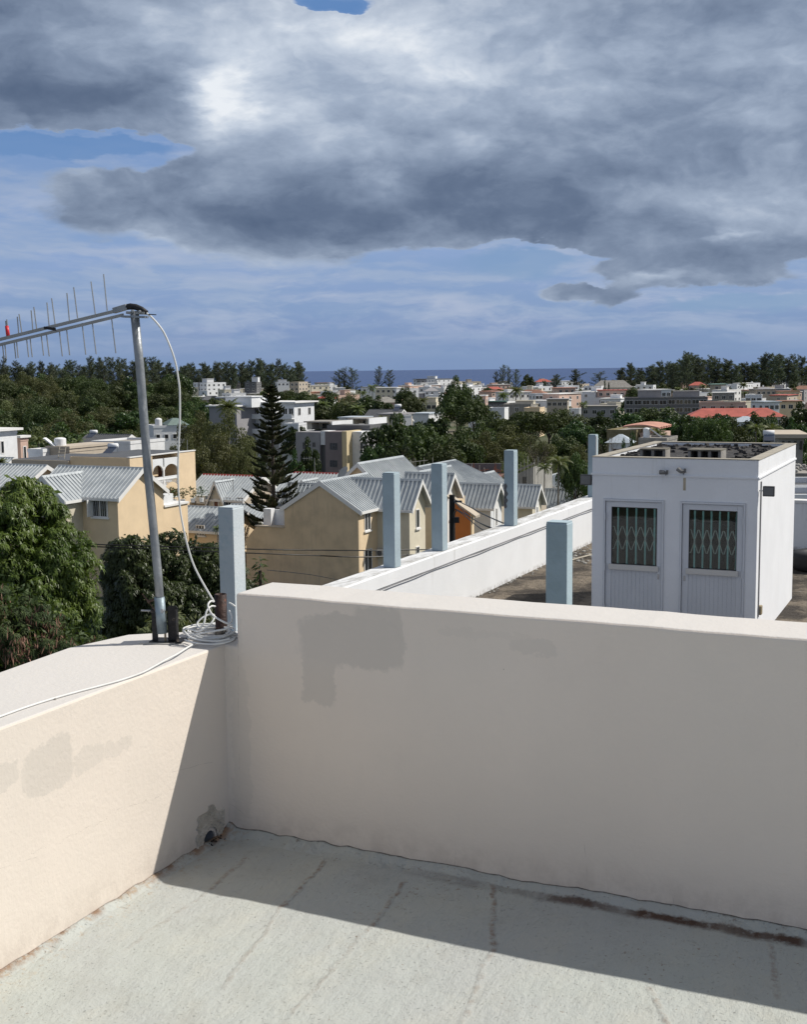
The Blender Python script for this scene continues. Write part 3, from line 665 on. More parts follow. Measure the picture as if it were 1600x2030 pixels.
L2 = [Z(660, 620)+(0.02,), Z(580, 620)+(.0,), Z(500, 700)+(-.02,), Z(465, 820)+(-.03,), Z(440, 950)+(-.04,), Z(360, 1045)+(-.04,), Z(310, 1010)+(-.03,), Z(320, 930)+(-.02,), Z(420, 840)+(-.01,), Z(560, 780)+(.0,), Z(640, 800)+(-.02,), Z(620, 900)+(-.04,), Z(520, 1010)+(-.05,), Z(330, 1120)+(-.05,), Z(200, 1080)+(-.03,), Z(60, 1060)+(-.02,)]
L3 = [Z(940, 550)+(0.04,), Z(1000, 580)+(.03,), Z(1050, 620)+(.02,)]
L4 = [Z(940, 710)+(0.03,), Z(990, 800)+(.0,), Z(990, 900)+(-.02,), Z(950, 960)+(-.04,), Z(880, 1060)+(-.05,), Z(700, 1100)+(-.06,), Z(400, 1150)+(-.06,), Z(200, 1200)+(-.04,), Z(130, 1260)+(-.03,)]
L5 = [Z(660, 980)+(0.03,), Z(480, 970)+(.03,), Z(250, 990)+(.02,), Z(100, 1030)+(.0,), Z(30, 1070)+(-.02,), Z(90, 1160)+(-.04,), Z(190, 1240)+(-.06,), Z(400, 1290)+(-.075,), Z(700, 1310)+(-.075,), Z(950, 1260)+(-.05,)]
L6 = [Z(60, 1280)+(-.03,), Z(200, 1330)+(-.07,), Z(400, 1360)+(-.085,), Z(650, 1370)+(-.085,), Z(900, 1330)+(-.06,), Z(1040, 1270)+(-.03,)]
for L in (L1, L2, L3, L4, L5, L6): TC.part('loop', loop_px(L, 0), M_cable)
# the end of the cable running away along the ledge top
lead = [(388, 1275), (372, 1283), (350, 1297), (330, 1307), (305, 1321), (280, 1334), (240, 1348), (200, 1359), (150, 1372), (100, 1386), (50, 1402), (0, 1420), (-60, 1442), (-140, 1475)]
lp_ = [Vector((q[0], q[1], q[2]+EZ)) for q in (onz(x, y, LT+CR+.001+.010*math.exp(-((i-2)/2.)**2)) for i, (x, y) in enumerate(lead))]
b_ = MB(); b_.smooth = True; b_.tube([tuple(q-lp_[0]) for q in smooth_path(lp_)], CR, 8)
single('cable_lead', b_, M_cable, 'single white cable running along the ledge top towards the left edge of the picture', 'cable', lp_[0])
# small stone on the ledge
sq = onz(108, 1387, LT); b_ = MB().ball((0, 0, .002), .006, 7, 5, .6); single('mortar_lump', b_, M_conc, 'tiny lump of mortar lying on the ledge in front of the white cable lead', 'debris', (sq[0], sq[1], sq[2]+EZ))

# ================================================================== NEIGHBOUR ROOF (lower, behind the tall parapet)
NZ = -3.9; NP = -2.9
def roof_fn(t, co, c, h):
    k = t.ramp(t.noise(t.v('MULTIPLY', co, (1, .8, 1)), 1.3, 7, .7), .40, .64)
    c = t.mix(k, (.042, .034, .027), (.20, .165, .125))
    k2 = t.ramp(t.noise(co, 5.5, 6, .75), .55, .68); c = t.mix(t.m('MULTIPLY', k2, .8), c, (.018, .015, .013))
    k3 = t.ramp(t.noise(co, 3.1, 6, .7), .66, .72); c = t.mix(t.m('MULTIPLY', k3, .7), c, (.42, .40, .36))
    return c, t.m('ADD', h, t.m('MULTIPLY', t.noise(co, 6, 5, .7), 2.))
M_roofdirt = mat('dirty_flat_roof', (.15, .12, .09), .95, .1, 1, .5, 14, fn=roof_fn)
nr = MB().box(-5.27, 5.2, 8.0, 23.1, NZ-.4, NZ); struct('roof_floor', nr, M_roofdirt, grid(0, 8, NZ), -YAW, (0, 8, NZ))
nb = MB().box(-5.45, 5.3, 7.9, 23.3, -17.5, NZ-.42)
single('apartment_building', nb, M_white, 'white apartment building carrying the roof with the small stair house', 'building', grid(0, 15, -17.5), -YAW, (0, 15, -17.5))
def wp_fn(t, co, c, h):
    x, y, z = t.sep(co)
    st = t.noise(t.xyz(t.m('MULTIPLY', x, 4.), t.m('MULTIPLY', y, 4.), t.m('MULTIPLY', z, .22)), 1.5, 5, .7)
    k = t.m('MULTIPLY', t.ramp(st, .56, .78), .55); k = t.m('MULTIPLY', k, t.ramp(z, .2, .9))
    c = t.mix(k, c, (.42, .40, .37))
    up = t.ramp(z, .985, .995); g = t.ramp(t.noise(t.v('MULTIPLY', co, (2.2, .6, 1)), 2.6, 7, .78), .36, .66)
    c = t.mix(t.m('MULTIPLY', up, t.m('MULTIPLY', g, .8)), c, (.26, .25, .22))
    foot = t.m('MULTIPLY', t.ramp(z, .10, .0), t.ramp(t.noise(co, 9, 5, .7), .4, .6)); c = t.mix(t.m('MULTIPLY', foot, .6), c, (.2, .17, .14))
    return c, h
M_wp = mat('stained_white_parapet', (.82, .83, .84), .75, .03, 1.5, .08, 30, fn=wp_fn)
T = GT('roof_parapet', 'long white roof parapet receding to the right with rain streaks under its coping', 'wall', -5.4, 15, NZ)
pw = MB().box(-5.56, -5.264, 7.6, 23.5, NZ-1., NP); T.part('wall', pw, M_wp)
bd = MB().box(-5.264, -5.235, 7.6, 23.16, NP-.21, NP-.03); T.part('coping_band', bd, M_wp)
cdp = [(-5.225, y, NP-.222+.006*math.sin(y*1.9)+.004*math.sin(y*4.7)) for y in np.linspace(8.2, 23.1, 70)]
b_ = MB(); b_.tube(cdp, .008, 6); single('wall_conduit', b_, mat('grey_conduit', (.22, .22, .23), .6, .1, 3, 0, 10), 'thin grey conduit sagging along under the coping of the white parapet', 'conduit', grid(-5.2, 15, NP), -YAW, (-5.2, 15, NP))
for (xx, yy) in ((1226, 0),):
    pass
T = GT('roof_parapet', 'white far parapet closing the lower roof behind the stair house', 'wall', 0, 23.3, NZ)
T.part('wall', MB().box(-5.26, 5.2, 23.16, 23.42, NZ-1., NP), M_wp); T.part('coping', MB().box(-5.26, 5.2, 23.13, 23.45, NP+.002, NP+.06), M_trim)
T = GT('roof_parapet', 'near parapet of the lower roof carrying two pale blue posts', 'wall', 0, 7.8, NZ)
T.part('wall', MB().box(-5.26, 5.2, 7.66, 7.92, NZ-1., NP), M_wp)

def blue_fn(t, co, c, h):
    s_ = t.noise(co, 4.5, 6, .7); k = t.ramp(s_, .48, .60)
    c = t.mix(t.m('MULTIPLY', k, .55), c, (.36, .46, .50))
    k2 = t.ramp(t.noise(t.v('MULTIPLY', co, (1, 1, .3)), 11, 6, .75), .60, .72); c = t.mix(t.m('MULTIPLY', k2, .45), c, (.62, .68, .70))
    return c, h
M_blue = mat('pale_blue_post_paint', (.43, .53, .58), .7, .08, 2.5, .15, 30, fn=lambda t, co, c, h: (t.mix(t.m('MULTIPLY', t.ramp(t.noise(t.v('MULTIPLY', co, (1, 1, .4)), 7, 6, .75), .55, .72), .3), c, (.56, .64, .66)), h))
M_blue2 = mat('patchy_pale_blue_paint', (.43, .54, .595), .75, .06, 1.5, .12, 30, fn=blue_fn)
M_blue3 = mat('bleached_blue_grey_paint', (.60, .645, .665), .75, .08, 1.5, .12, 30, tint=(.50, .56, .60), fn=lambda t, co, c, h: (t.mix(t.m('MULTIPLY', t.ramp(t.noise(co, 5, 6, .75), .50, .66), .5), c, (.40, .50, .55)), h))
def post(x0, x1, y0, y1, zb, zt, label, m=M_blue, extra=None):
    T = GT('concrete_post', label, 'post', (x0+x1)/2, (y0+y1)/2, zb, 'pale blue posts along the lower roof parapets')
    bevel(T.part('shaft', MB().box(x0, x1, y0, y1, zb, zt), m), .01, 2)
    T.part('shaft_cap', MB().box(x0+.006, x1-.006, y0+.006, y1-.006, zt+.001, zt+.012), m)
    return T
post(-5.235, -5.035, 7.74, 7.97, NP, -1.51, 'patchy pale blue post at the roof corner just left of the tall cream wall', M_blue3)
post(-1.389, -1.17, 7.74, 7.93, NP, -1.51, 'patchy blue post standing by itself in front of the stair house', M_blue2)
for lbl, px0, py in (('pale blue post second from the left, in front of the big tan house', 762, 1125), ('pale blue post on the white parapet left of the black utility pole', 858, 1092), ('pale blue post on the white parapet with dark peeled spots on its side', 991, 1042)):
    g_ = gr(px0, py, onz(px0, py, NP)[1]); x0 = -5.47; y0 = g_[1]
    Tp = post(x0+.02, x0+.215, y0, y0+.21, NP, -1.505, lbl)
    if px0 == 991:
        for i_, (z_, r_) in enumerate(((-2.17, .05), (-2.30, .065), (-2.42, .06), (-2.52, .045))):
            pe = MB(); n_ = 11
            poly = [(x0+.045+.75*r_*math.cos(k*6.283/n_)*(1+.3*math.sin(k*2.3+i_)), z_+1.2*r_*math.sin(k*6.283/n_)*(1+.2*math.cos(k*3.1+i_))) for k in range(n_)]
            poly = [(max(p[0], x0+.024), p[1]) for p in poly]
            pe.prism(poly, 'y', y0-.003, y0+.001); Tp.part('peeled_patch', pe, M_dgrey)
# far post with a white downpipe
post(-5.45, -5.27, 22.87, 23.07, NP, -1.50, 'pale blue post farthest along the parapet, beside the stair house corner')
b_ = MB(); b_.tube([(-5.255, 22.85, -2.9), (-5.255, 22.85, -1.52)], .016, 8); single('downpipe', b_, M_trim, 'thin white pipe running up the farthest blue post', 'pipe', grid(-5.25, 22.85, -2.9), -YAW, (-5.25, 22.85, -2.9))

# ---- stair house
SX0, SX1, SY0, SY1, ST = -2.635, -.275, 13.605, 17.45, -1.295
def shed_fn(t, co, c, h):
    x, y, z = t.sep(co)
    st = t.noise(t.xyz(t.m('MULTIPLY', x, 5.), t.m('MULTIPLY', y, 3.), t.m('MULTIPLY', z, .3)), 1.5, 5, .7)
    k = t.m('MULTIPLY', t.m('MULTIPLY', t.ramp(st, .58, .8), .35), t.ramp(z, 1.4, 2.5)); c = t.mix(k, c, (.45, .42, .36))
    return c, h
M_shed = mat('white_stair_house_paint', (.85, .86, .875), .75, .03, 1.5, .1, 30, fn=shed_fn)
T = GT('stair_house', 'small white stair house with two half glazed doors on the lower roof', 'roof shed', (SX0+SX1)/2, (SY0+SY1)/2, NZ)
TH = .14
doors = [dict(x0=-2.465, x1=-1.571, gx0=-2.345, gx1=-1.675), dict(x0=-1.345, x1=-.432, gx0=-1.218, gx1=-.548)]
DT = -1.893; GTp = -2.012; GB = -2.852; DB = NZ+.02
# front wall with the two door openings
fw = MB(); xs = [SX0, doors[0]['x0'], doors[0]['x1'], doors[1]['x0'], doors[1]['x1'], SX1]
for a, b in ((0, 1), (2, 3), (4, 5)): fw.box(xs[a], xs[b], SY0, SY0+TH, NZ, DT)
fw.box(SX0, SX1, SY0, SY0+TH, DT, ST)
T.part('front_wall', fw, M_shed)
T.part('side_wall', MB().box(SX1-TH, SX1, SY0+TH, SY1, NZ, ST), M_shed, label='sunlit right side wall')
T.part('side_wall', MB().box(SX0, SX0+TH, SY0+TH, SY1, NZ, ST), M_shed)
T.part('back_wall', MB().box(SX0+TH, SX1-TH, SY1-TH, SY1, NZ, ST), M_shed)
cope_m = mat('grimy_coping', (.42, .385, .32), .9, .1, 3, .2, 20, fn=plaster_fn(.0, .7, 4., (.16, .14, .115)))
cp_ = MB(); 
cp_.box(SX0-.008, SX1+.008, SY0-.008, SY0+TH+.01, ST+.002, ST+.014); cp_.box(SX0-.008, SX0+TH+.01, SY0+TH+.011, SY1+.008, ST+.002, ST+.014); cp_.box(SX1-TH-.01, SX1+.008, SY0+TH+.011, SY1+.008, ST+.002, ST+.014); cp_.box(SX0+TH+.011, SX1-TH-.011, SY1-TH, SY1+.008, ST+.002, ST+.014)
T.part('coping', cp_, cope_m)
rf_m = mat('bitumen_roof_sheet', (.055, .052, .052), .9, .2, 3, .6, 9, fn=lambda t, co, c, h: (t.mix(t.ramp(t.noise(co, 7, 6, .75), .54, .66), c, (.15, .14, .13)), h))
T.part('roof', MB().box(SX0+TH, SX1-TH, SY0+TH, SY1-TH, ST-.16, ST-.045), rf_m)
bn = MB(); bz = -1.525
bn.box(SX0-.018, SX1+.018, SY0-.018, SY0, bz-.026, bz); bn.box(SX1, SX1+.018, SY0, SY1, bz-.026, bz); bn.box(SX0-.018, SX0, SY0, SY1, bz-.026, bz)
T.part('moulding', bn, M_shed)
# upper band slightly proud
M_pvc = mat('white_door_frame', (.68, .70, .73), .45, .03, 2, .03, 20)
M_door = mat('pale_door_board', (.64, .66, .69), .5, .03, 2, .03, 20)
M_bar = mat('pale_green_grille_paint', (.42, .78, .70), .5, .05, 3, .03, 20)
M_barw = mat('cream_grille_paint', (.66, .72, .62), .5, .05, 3, .03, 20)
def pane_mat():
    mt = bpy.data.materials.new('clear_window_glass'); mt.use_nodes = True; t = NT(mt.node_tree); t.nt.nodes.clear()
    out = t.n('ShaderNodeOutputMaterial'); g = t.n('ShaderNodeBsdfGlossy'); g.inputs['Roughness'].default_value = .03
    tr = t.n('ShaderNodeBsdfTransparent'); tr.inputs[0].default_value = (.86, .90, .90, 1)
    fr = t.n('ShaderNodeFresnel'); fr.inputs[0].default_value = 1.42
    mx = t.n('ShaderNodeMixShader'); t.nt.links.new(fr.outputs[0], mx.inputs[0]); t.nt.links.new(tr.outputs[0], mx.inputs[1]); t.nt.links.new(g.outputs[0], mx.inputs[2]); t.nt.links.new(mx.outputs[0], out.inputs[0])
    return mt
M_pane = pane_mat()
for di, d in enumerate(doors):
    Y0 = SY0+.012
    fr = MB(); x0, x1, g0, g1 = d['x0'], d['x1'], d['gx0'], d['gx1']
    fr.box(x0+.002, x0+.030, Y0-.03, Y0+.05, DB, DT-.002); fr.box(x1-.030, x1-.002, Y0-.03, Y0+.05, DB, DT-.002); fr.box(x0+.030, x1-.030, Y0-.03, Y0+.05, DT-.032, DT-.002)
    D = T.part('door', fr, M_pvc, label=('left' if di == 0 else 'right')+' half glazed door of the stair house')
    lf = MB(); Y1 = Y0-.004
    lf.box(x0+.036, g0, Y1, Y1+.045, DB, DT-.038); lf.box(g1, x1-.036, Y1, Y1+.045, DB, DT-.038); lf.box(g0, g1, Y1, Y1+.045, GTp, DT-.038)
    bevel(T.part('door_leaf', lf, M_pvc, D), .004)
    T.part('sill_rail', bevel_mb := MB().box(g0-.03, g1+.03, Y1-.035, Y1+.04, GB-.075, GB), mat('ivory_rail', (.66, .64, .60), .5, .03, 2, .03, 20), D)
    # tongue-and-groove boards of the lower panel
    nbd = 11; wb = (g1-g0)/nbd
    for k in range(nbd):
        T.part('board', MB().box(g0+k*wb+.0015, g0+(k+1)*wb-.0015, Y1+.008, Y1+.0112, DB, GB-.077), M_door, D)
    T.part('board_backing', MB().box(g0, g1, Y1+.0115, Y1+.04, DB, GB-.077), M_door, D)
    T.part('glass_pane', MB().box(g0+.001, g1-.001, Y1+.018, Y1+.023, GB+.001, GTp-.001), M_pane, D)
    T.part('gasket', MB().box(g0, g0+.009, Y1+.004, Y1+.017, GB, GTp).box(g1-.009, g1, Y1+.004, Y1+.017, GB, GTp).box(g0+.009, g1-.009, Y1+.004, Y1+.017, GTp-.009, GTp).box(g0+.009, g1-.009, Y1+.004, Y1+.017, GB, GB+.009), M_black, D)
    nb_ = 5; sp = (g1-g0)/(5.0 if di == 0 else 5.75); x_first = g0+(.09 if di == 0 else .075)
    for k in range(nb_ if di == 0 else 6):
        xb = x_first+k*sp
        if xb < g1-.005: T.part('grille_bar', MB().box(xb-.012, xb+.012, Y1+.030, Y1+.044, GB, GTp), M_bar, D)
    zc = GB+(GTp-GB)*.46; hh = .165
    for k in range(-1, 6):
        xa = x_first+k*sp
        for sgn in (1, -1):
            pts = [(xa, Y1+.028, zc), (xa+sp*.42, Y1+.028, zc+sgn*hh), (xa+sp*.58, Y1+.028, zc+sgn*hh), (xa+sp, Y1+.028, zc)]
            pts = [p for p in pts if g0-.01 <= p[0] <= g1+.01]
            if len(pts) > 1: b_ = MB(); b_.tube(pts, .0065, 5); T.part('grille_bend', b_, M_barw, D)
    hx = x1-.075 if di == 0 else x0+.075
    T.part('lock_plate', MB().box(hx-.014, hx+.014, Y1-.006, Y1, GB-.19, GB-.11), mat('steel_lock', (.5, .5, .52), .35, .1, 9, 0, 10, metal=.7), D)
    hxx = x0+.03 if di == 0 else x1-.03
    for z_ in (-2.15, -2.9, -3.5): T.part('hinge', MB().box(hxx-.01, hxx+.01, Y0-.042, Y0-.03, z_-.05, z_+.05), M_pvc, D)
# near-black partition added to keep the room behind dim; floor of the stair head
T.part('dark_partition', MB().box(SX0+TH, SX1-TH, SY0+.55, SY0+.62, NZ+.03, ST-.17), mat('dark_room_backing', (.035, .036, .037)))
T.part('landing', MB().box(SX0+TH, SX1-TH, SY0+TH, SY1-TH, NZ-.004, NZ+.03), M_conc)
# rust run below the lamp on the fascia
rp_ = hit_gy(1358, 950, SY0); b_ = MB().box(rp_[0]-.02, rp_[0]+.018, SY0-.0012, SY0+.001, rp_[2]-.16, bz-.036)
T.part('rust_stain', b_, mat('rust_run', (.50, .43, .32), .9, .1, 6, 0, 10))
# rooftop pieces on the stair house
def vent(px0, px1, label, dep):
    a = hit_gy(px0, 905, SY0+.45); b = hit_gy(px1, 905, SY0+.45); z0 = ST-.045
    V_ = GT('roof_vent', label, 'vent', (a[0]+b[0])/2, SY0+.6, z0)
    n = 2 if px1-px0 < 50 else 3
    wd = (b[0]-a[0])
    V_.part('slab', MB().box(a[0]-.02, b[0]+.02, SY0+.40, SY0+.40+dep, z0+.135, z0+.155), mat('mossy_concrete', (.20, .185, .15), .95, .2, 6, .3, 30))
    for k in range(n+1):
        xx = a[0]+wd*k/n; V_.part('pier', MB().box(xx-.02, xx+.02, SY0+.42, SY0+.38+dep, z0, z0+.134), M_conc)
    V_.part('back', MB().box(a[0], b[0], SY0+.30+dep, SY0+.33+dep, z0, z0+.134), M_dgrey)
vent(1273, 1318, 'smaller mossy block vent on the stair house roof', .35)
vent(1368, 1428, 'larger mossy block vent with three openings on the stair house roof', .45)
rs = np.random.RandomState(9); b_ = MB()
for k in range(420):
    x_ = rs.uniform(SX0+TH+.03, SX1-TH-.03); y_ = rs.uniform(SY0+.5, SY1-TH-.05)
    e_ = min(x_-SX0-TH, SX1-TH-x_, (SY1-TH-y_)*.5)
    if rs.rand() > math.exp(-e_*3.2)+.10: continue
    s1, s2 = rs.uniform(.015, .06, 2); r_ = rs.rand()*3.14; zz = ST-.046
    q = []
    for (u_, v_) in ((-1, -1), (1, -1), (1, 1), (-1, 1)):
        q.append((x_+u_*s1*math.cos(r_)-v_*s2*math.sin(r_), y_+u_*s1*math.sin(r_)+v_*s2*math.cos(r_)))
    hz = rs.uniform(.012, .05)
    b_.add([(a[0], a[1], zz) for a in q]+[((a[0]-x_)*.8+x_, (a[1]-y_)*.8+y_, zz+hz*rs.uniform(.6, 1.2)) for a in q], [(0, 3, 2, 1), (4, 5, 6, 7), (0, 1, 5, 4), (1, 2, 6, 5), (2, 3, 7, 6), (3, 0, 4, 7)])
ob = single('roof_debris', b_, rf_m, 'curled flakes of dark roofing felt strewn over the stair house roof', 'debris', grid(0, 15, ST-.1), -YAW, (0, 15, ST-.1)); ob['kind'] = 'stuff'
# flood lamps
def lamp(x, y, z, dirx, label, s=.11):
    L = GT('flood_lamp', label, 'lamp', x, y, z, 'lamps fixed to the stair house')
    bevel(L.part('housing', MB().box(x-s*.6+dirx*.10, x+s*.6+dirx*.10, y-.09, y-.03, z-s*.55, z+s*.55), mat('grey_lamp_body', (.12, .12, .12), .6, .2, 9, .1, 30)), .008)
    L.part('lens', MB().box(x-s*.5+dirx*.10, x+s*.5+dirx*.10, y-.094, y-.0905, z-s*.42, z+s*.42), mat('lamp_lens', (.20, .20, .20), .2, .1, 3, 0, 10))
    b = MB(); b.tube([(x, y, z), (x+dirx*.06, y-.04, z)], .010, 6); L.part('arm', b, M_galv)
    return L
lamp(SX1+.0, SY0+.12, -1.72, 1.35, 'square grey flood lamp on the right corner of the stair house', .13)
lamp(SX0-.0, SY0+.08, -1.63, -1.0, 'square grey flood lamp sticking out from the left corner of the stair house', .14)
def spot(px, py, tilt, label):
    p = hit_gy(px, py, SY0-.05); L = GT('spot_lamp', label, 'lamp', p[0], SY0, p[2], 'lamps fixed to the stair house')
    m1 = mat('grey_lamp_shell', (.22, .215, .21), .6, .2, 9, .1, 30)
    b = MB(); b.tube([(p[0]-.055, SY0-.07, p[2]+tilt*.02), (p[0]+.0, SY0-.09, p[2]-tilt*.01), (p[0]+.03, SY0-.09, p[2]-.01)], [.034, .028, .018], 10); L.part('shell', b, m1)
    b = MB().box(p[0]+.03, p[0]+.055, SY0-.08, SY0-.05, p[2]-.03, p[2]+.03); L.part('bracket', b, m1)
    b = MB(); b.tube([(p[0]+.01, SY0, p[2]-.05), (p[0]+.02, SY0-.06, p[2]-.01)], .012, 6); L.part('arm', b, M_galv)
spot(1318, 936, 0, 'left grey spot lamp on the stair house fascia above the doors'); spot(1353, 933, 1.2, 'right tilted grey spot lamp above a rust run on the stair house fascia')
# conduit and junction box on the lit side
b_ = MB(); b_.tube([(SX1+.012, SY0+.20, -1.60), (SX1+.012, SY0+.20, -3.52)], .010, 6)
single('wall_conduit', b_, mat('grey_conduit', (.3, .3, .3)), 'vertical grey conduit on the sunlit side of the stair house', 'conduit', grid(SX1, SY0+.2, -3.5), -YAW, (SX1, SY0+.2, -3.5))
bx_ = MB(); bx_.box(SX1, SX1+.05, SY0+.22, SY0+.33, -3.50, -3.37); bevel(single('junction_box', bx_, mat('tan_box', (.34, .28, .18), .6), 'small tan junction box low on the sunlit side of the stair house', 'junction box', grid(SX1, SY0+.25, -3.5), -YAW, (SX1, SY0+.25, -3.5)), .01)
# big black tyre lying on the roof
ty = onz(1606, 1128, NZ); g_ = togrid(ty)
def tyre(cx, cy, cz, R, h):
    b = MB(); b.smooth = True; prof = [(.52, 0.02), (.62, 0), (.9, .03), (.985, .12), (1., .35), (1., .65), (.985, .88), (.9, .97), (.75, 1.), (.62, .98), (.55, .88), (.52, .6)]
    n = 40
    for (r_, z_) in prof:
        for k in range(n): b.V.append((cx+R*r_*math.cos(2*math.pi*k/n), cy+R*r_*math.sin(2*math.pi*k/n), cz+h*z_))
    P_ = len(prof)
    for s_ in range(P_):
        for k in range(n): b.Fc.append((s_*n+k, s_*n+(k+1) % n, ((s_+1) % P_)*n+(k+1) % n, ((s_+1) % P_)*n+k))
    return b
single('tyre', tyre(g_[0]+.22, g_[1]-.0, NZ, .56, .36), M_black, 'big black tyre lying flat on the roof against the right edge of the picture', 'tyre', grid(g_[0], g_[1], NZ), -YAW, (g_[0], g_[1], NZ))
# loose rubble at the far left foot of the parapet, and a stick
b_ = MB(); rs = np.random.RandomState(21)
for k in range(90):
    x_ = -5.2+abs(rs.normal(0, .8)); y_ = rs.uniform(19.5, 23); s_ = rs.uniform(.015, .06); b_.ball((x_, y_, NZ+.01), s_, 5, 3, .5)
for k in range(70):
    y_ = rs.uniform(13, 22); b_.ball((-5.24+abs(rs.normal(0, .05)), y_, NZ+.008), rs.uniform(.01, .035), 5, 3, .5)
ob = single('rubble', b_, M_stone, 'pale rubble scattered along the foot of the white parapet', 'rubble', grid(-5, 20, NZ), -YAW, (-5, 20, NZ)); ob['kind'] = 'stuff'
a, b = onz(1131, 1111, NZ+.02), onz(1190, 1095, NZ+.02); b_ = MB(); b_.tube([tuple(Vector(a-a)), tuple(Vector(b-a))], .02, 6)
single('batten', b_, mat('pale_timber', (.42, .38, .31)), 'pale timber batten lying on the dirty roof left of the stair house', 'batten', (a[0], a[1], a[2]+EZ))

# ================================================================== HOUSES
scene.cycles.max_bounces = 5; scene.cycles.diffuse_bounces = 2; scene.cycles.glossy_bounces = 2; scene.cycles.transmission_bounces = 4; scene.cycles.transparent_max_bounces = 6
def wpart(T, face, pl, a0, a1, z0, z1, fm=None, sill=True, mull=1, gm=None):
    """a window on a wall plane; face 'x' looks to +x (pl = x of the wall), 'y' looks to the camera (pl = y)"""
    fm = fm or M_trim; gm = gm or M_glass
    def bx(b, a, c, d, e, o0, o1):
        if face == 'x': b.box(pl+o0, pl+o1, a, c, d, e)
        else: b.box(a, c, pl-o1, pl-o0, d, e)
        return b
    f = .07; b = MB()
    bx(b, a0, a0+f, z0, z1, .002, .06); bx(b, a1-f, a1, z0, z1, .002, .06); bx(b, a0+f, a1-f, z1-f, z1, .002, .06); bx(b, a0+f, a1-f, z0, z0+f, .002, .06)
    for k in range(mull):
        c = a0+(a1-a0)*(k+1)/(mull+1); bx(b, c-.04, c+.04, z0+f, z1-f, .002, .055)
    w_ = T.part('window', b, fm)
    T.part('pane', bx(MB(), a0+f, a1-f, z0+f, z1-f, .004, .02), gm, w_)
    if sill: T.part('sill', bx(MB(), a0-.12, a1+.12, z0-.12, z0-.002, .002, .14), fm, w_)
    return w_
def volume(T, x0, x1, y0, y1, z0, ze, zr, axis, wm, rm=None, oh=.32, tm=None, ridge=None, ends=(1, 1), sp=.36, walls=True):
    rm = rm or M_metal; tm = tm or M_trim
    if axis == 'x': c0, c1, l0, l1 = y0, y1, x0, x1; pt = lambda l, c, z: (l, c, z)
    else: c0, c1, l0, l1 = x0, x1, y0, y1; pt = lambda l, c, z: (c, l, z)
    cm = (c0+c1)/2; sl = (zr-ze)/((c1-c0)/2)
    if walls:
        T.part('wall', MB().prism([(c0, z0), (c1, z0), (c1, ze), (cm, zr), (c0, ze)], axis, l0, l1), wm)
    a, b_ = l0-oh*ends[0], l1+oh*ends[1]
    rf = MB(); rb = MB(); tr = MB()
    for s, ce in ((-1, c0-oh), (1, c1+oh)):
        zE = ze-oh*sl; th = .07
        q = lambda l, c, z: pt(l, c, z)
        rf.hexa([q(a, cm, zr+.04), q(b_, cm, zr+.04), q(b_, ce, zE+.04), q(a, ce, zE+.04)], [q(a, cm, zr+.04+th), q(b_, cm, zr+.04+th), q(b_, ce, zE+.04+th), q(a, ce, zE+.04+th)])
        n = max(2, int((b_-a)/sp))
        for k in range(n+1):
            l = a+(b_-a)*k/n; h = .055; w2 = .05
            z_a, z_b = zr+.04+th, zE+.04+th
            cA = cm+s*.05
            rf.hexa([q(l-w2, cA, z_a-.01), q(l+w2, cA, z_a-.01), q(l+w2, ce, z_b-.003), q(l-w2, ce, z_b-.003)], [q(l-w2*.6, cA, z_a+h), q(l+w2*.6, cA, z_a+h), q(l+w2*.6, ce, z_b+h), q(l-w2*.6, ce, z_b+h)])
        for l, e in ((a, ends[0]), (b_, ends[1])):
            if not e: continue
            d = -.05 if l == a else .05
            tr.hexa([q(l, cm, zr-.20), q(l+d, cm, zr-.20), q(l+d, ce, zE-.20), q(l, ce, zE-.20)], [q(l, cm, zr+.16), q(l+d, cm, zr+.16), q(l+d, ce, zE+.16), q(l, ce, zE+.16)])
        tr.hexa([q(a, ce, zE-.10), q(b_, ce, zE-.10), q(b_, ce+s*.05, zE-.10), q(a, ce+s*.05, zE-.10)], [q(a, ce, zE+.10), q(b_, ce, zE+.10), q(b_, ce+s*.05, zE+.10), q(a, ce+s*.05, zE+.10)])
    R_ = T.part('roof', rf, rm)
    T.part('barge_board', tr, tm, R_)
    cap = MB(); cap.hexa([pt(a, cm-.16, zr+.02), pt(b_, cm-.16, zr+.02), pt(b_, cm+.16, zr+.02), pt(a, cm+.16, zr+.02)], [pt(a, cm-.04, zr+.20), pt(b_, cm-.04, zr+.20), pt(b_, cm+.04, zr+.20), pt(a, cm+.04, zr+.20)])
    T.part('ridge_cap', cap, ridge or rm, R_)
    return R_

# ---- the big tan house
g0 = gr(710, 1012, 91); yF = g0[1]; xR = g0[0]; zE = g0[2]
xL = hit_gy(563, 1010, yF)[0]; xLL = hit_gy(487, 1060, yF)[0]; zA = hit_gy(640, 958, yF)[2]; zb = -17.0
yN = hit_gx(748, 1050, xR)[1]; xW = hit_gy(812, 1050, yN)[0]; yW1 = hit_gx(843, 1010, xW)[1]
zWa = hit_gx(833, 953, xW)[2]; zWe = hit_gx(812, 1000, xW)[2]
T = GT('gabled_house', 'big tan rendered house with a blank shaded gable wall behind the cream parapet', 'house', (xL+xR)/2, yF+3, zb)
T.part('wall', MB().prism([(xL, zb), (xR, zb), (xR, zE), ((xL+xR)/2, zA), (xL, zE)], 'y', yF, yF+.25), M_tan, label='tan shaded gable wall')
volume(T, xL, xR, yF+.25, yN+4.5, zb, zE, zA, 'y', M_yellow)
zl = hit_gy(577, 1047, yF)[2]; xs1 = hit_gy(508, 1045, yF)[0]; zl2 = hit_gy(484, 1069, yF)[2]
T.part('wall', MB().prism([(xLL, zb), (xL, zb), (xL, zl), (xs1, zl), (xLL, zl2)], 'y', yF+.01, yF+5), M_tan, label='lower left wing with a sloping top')
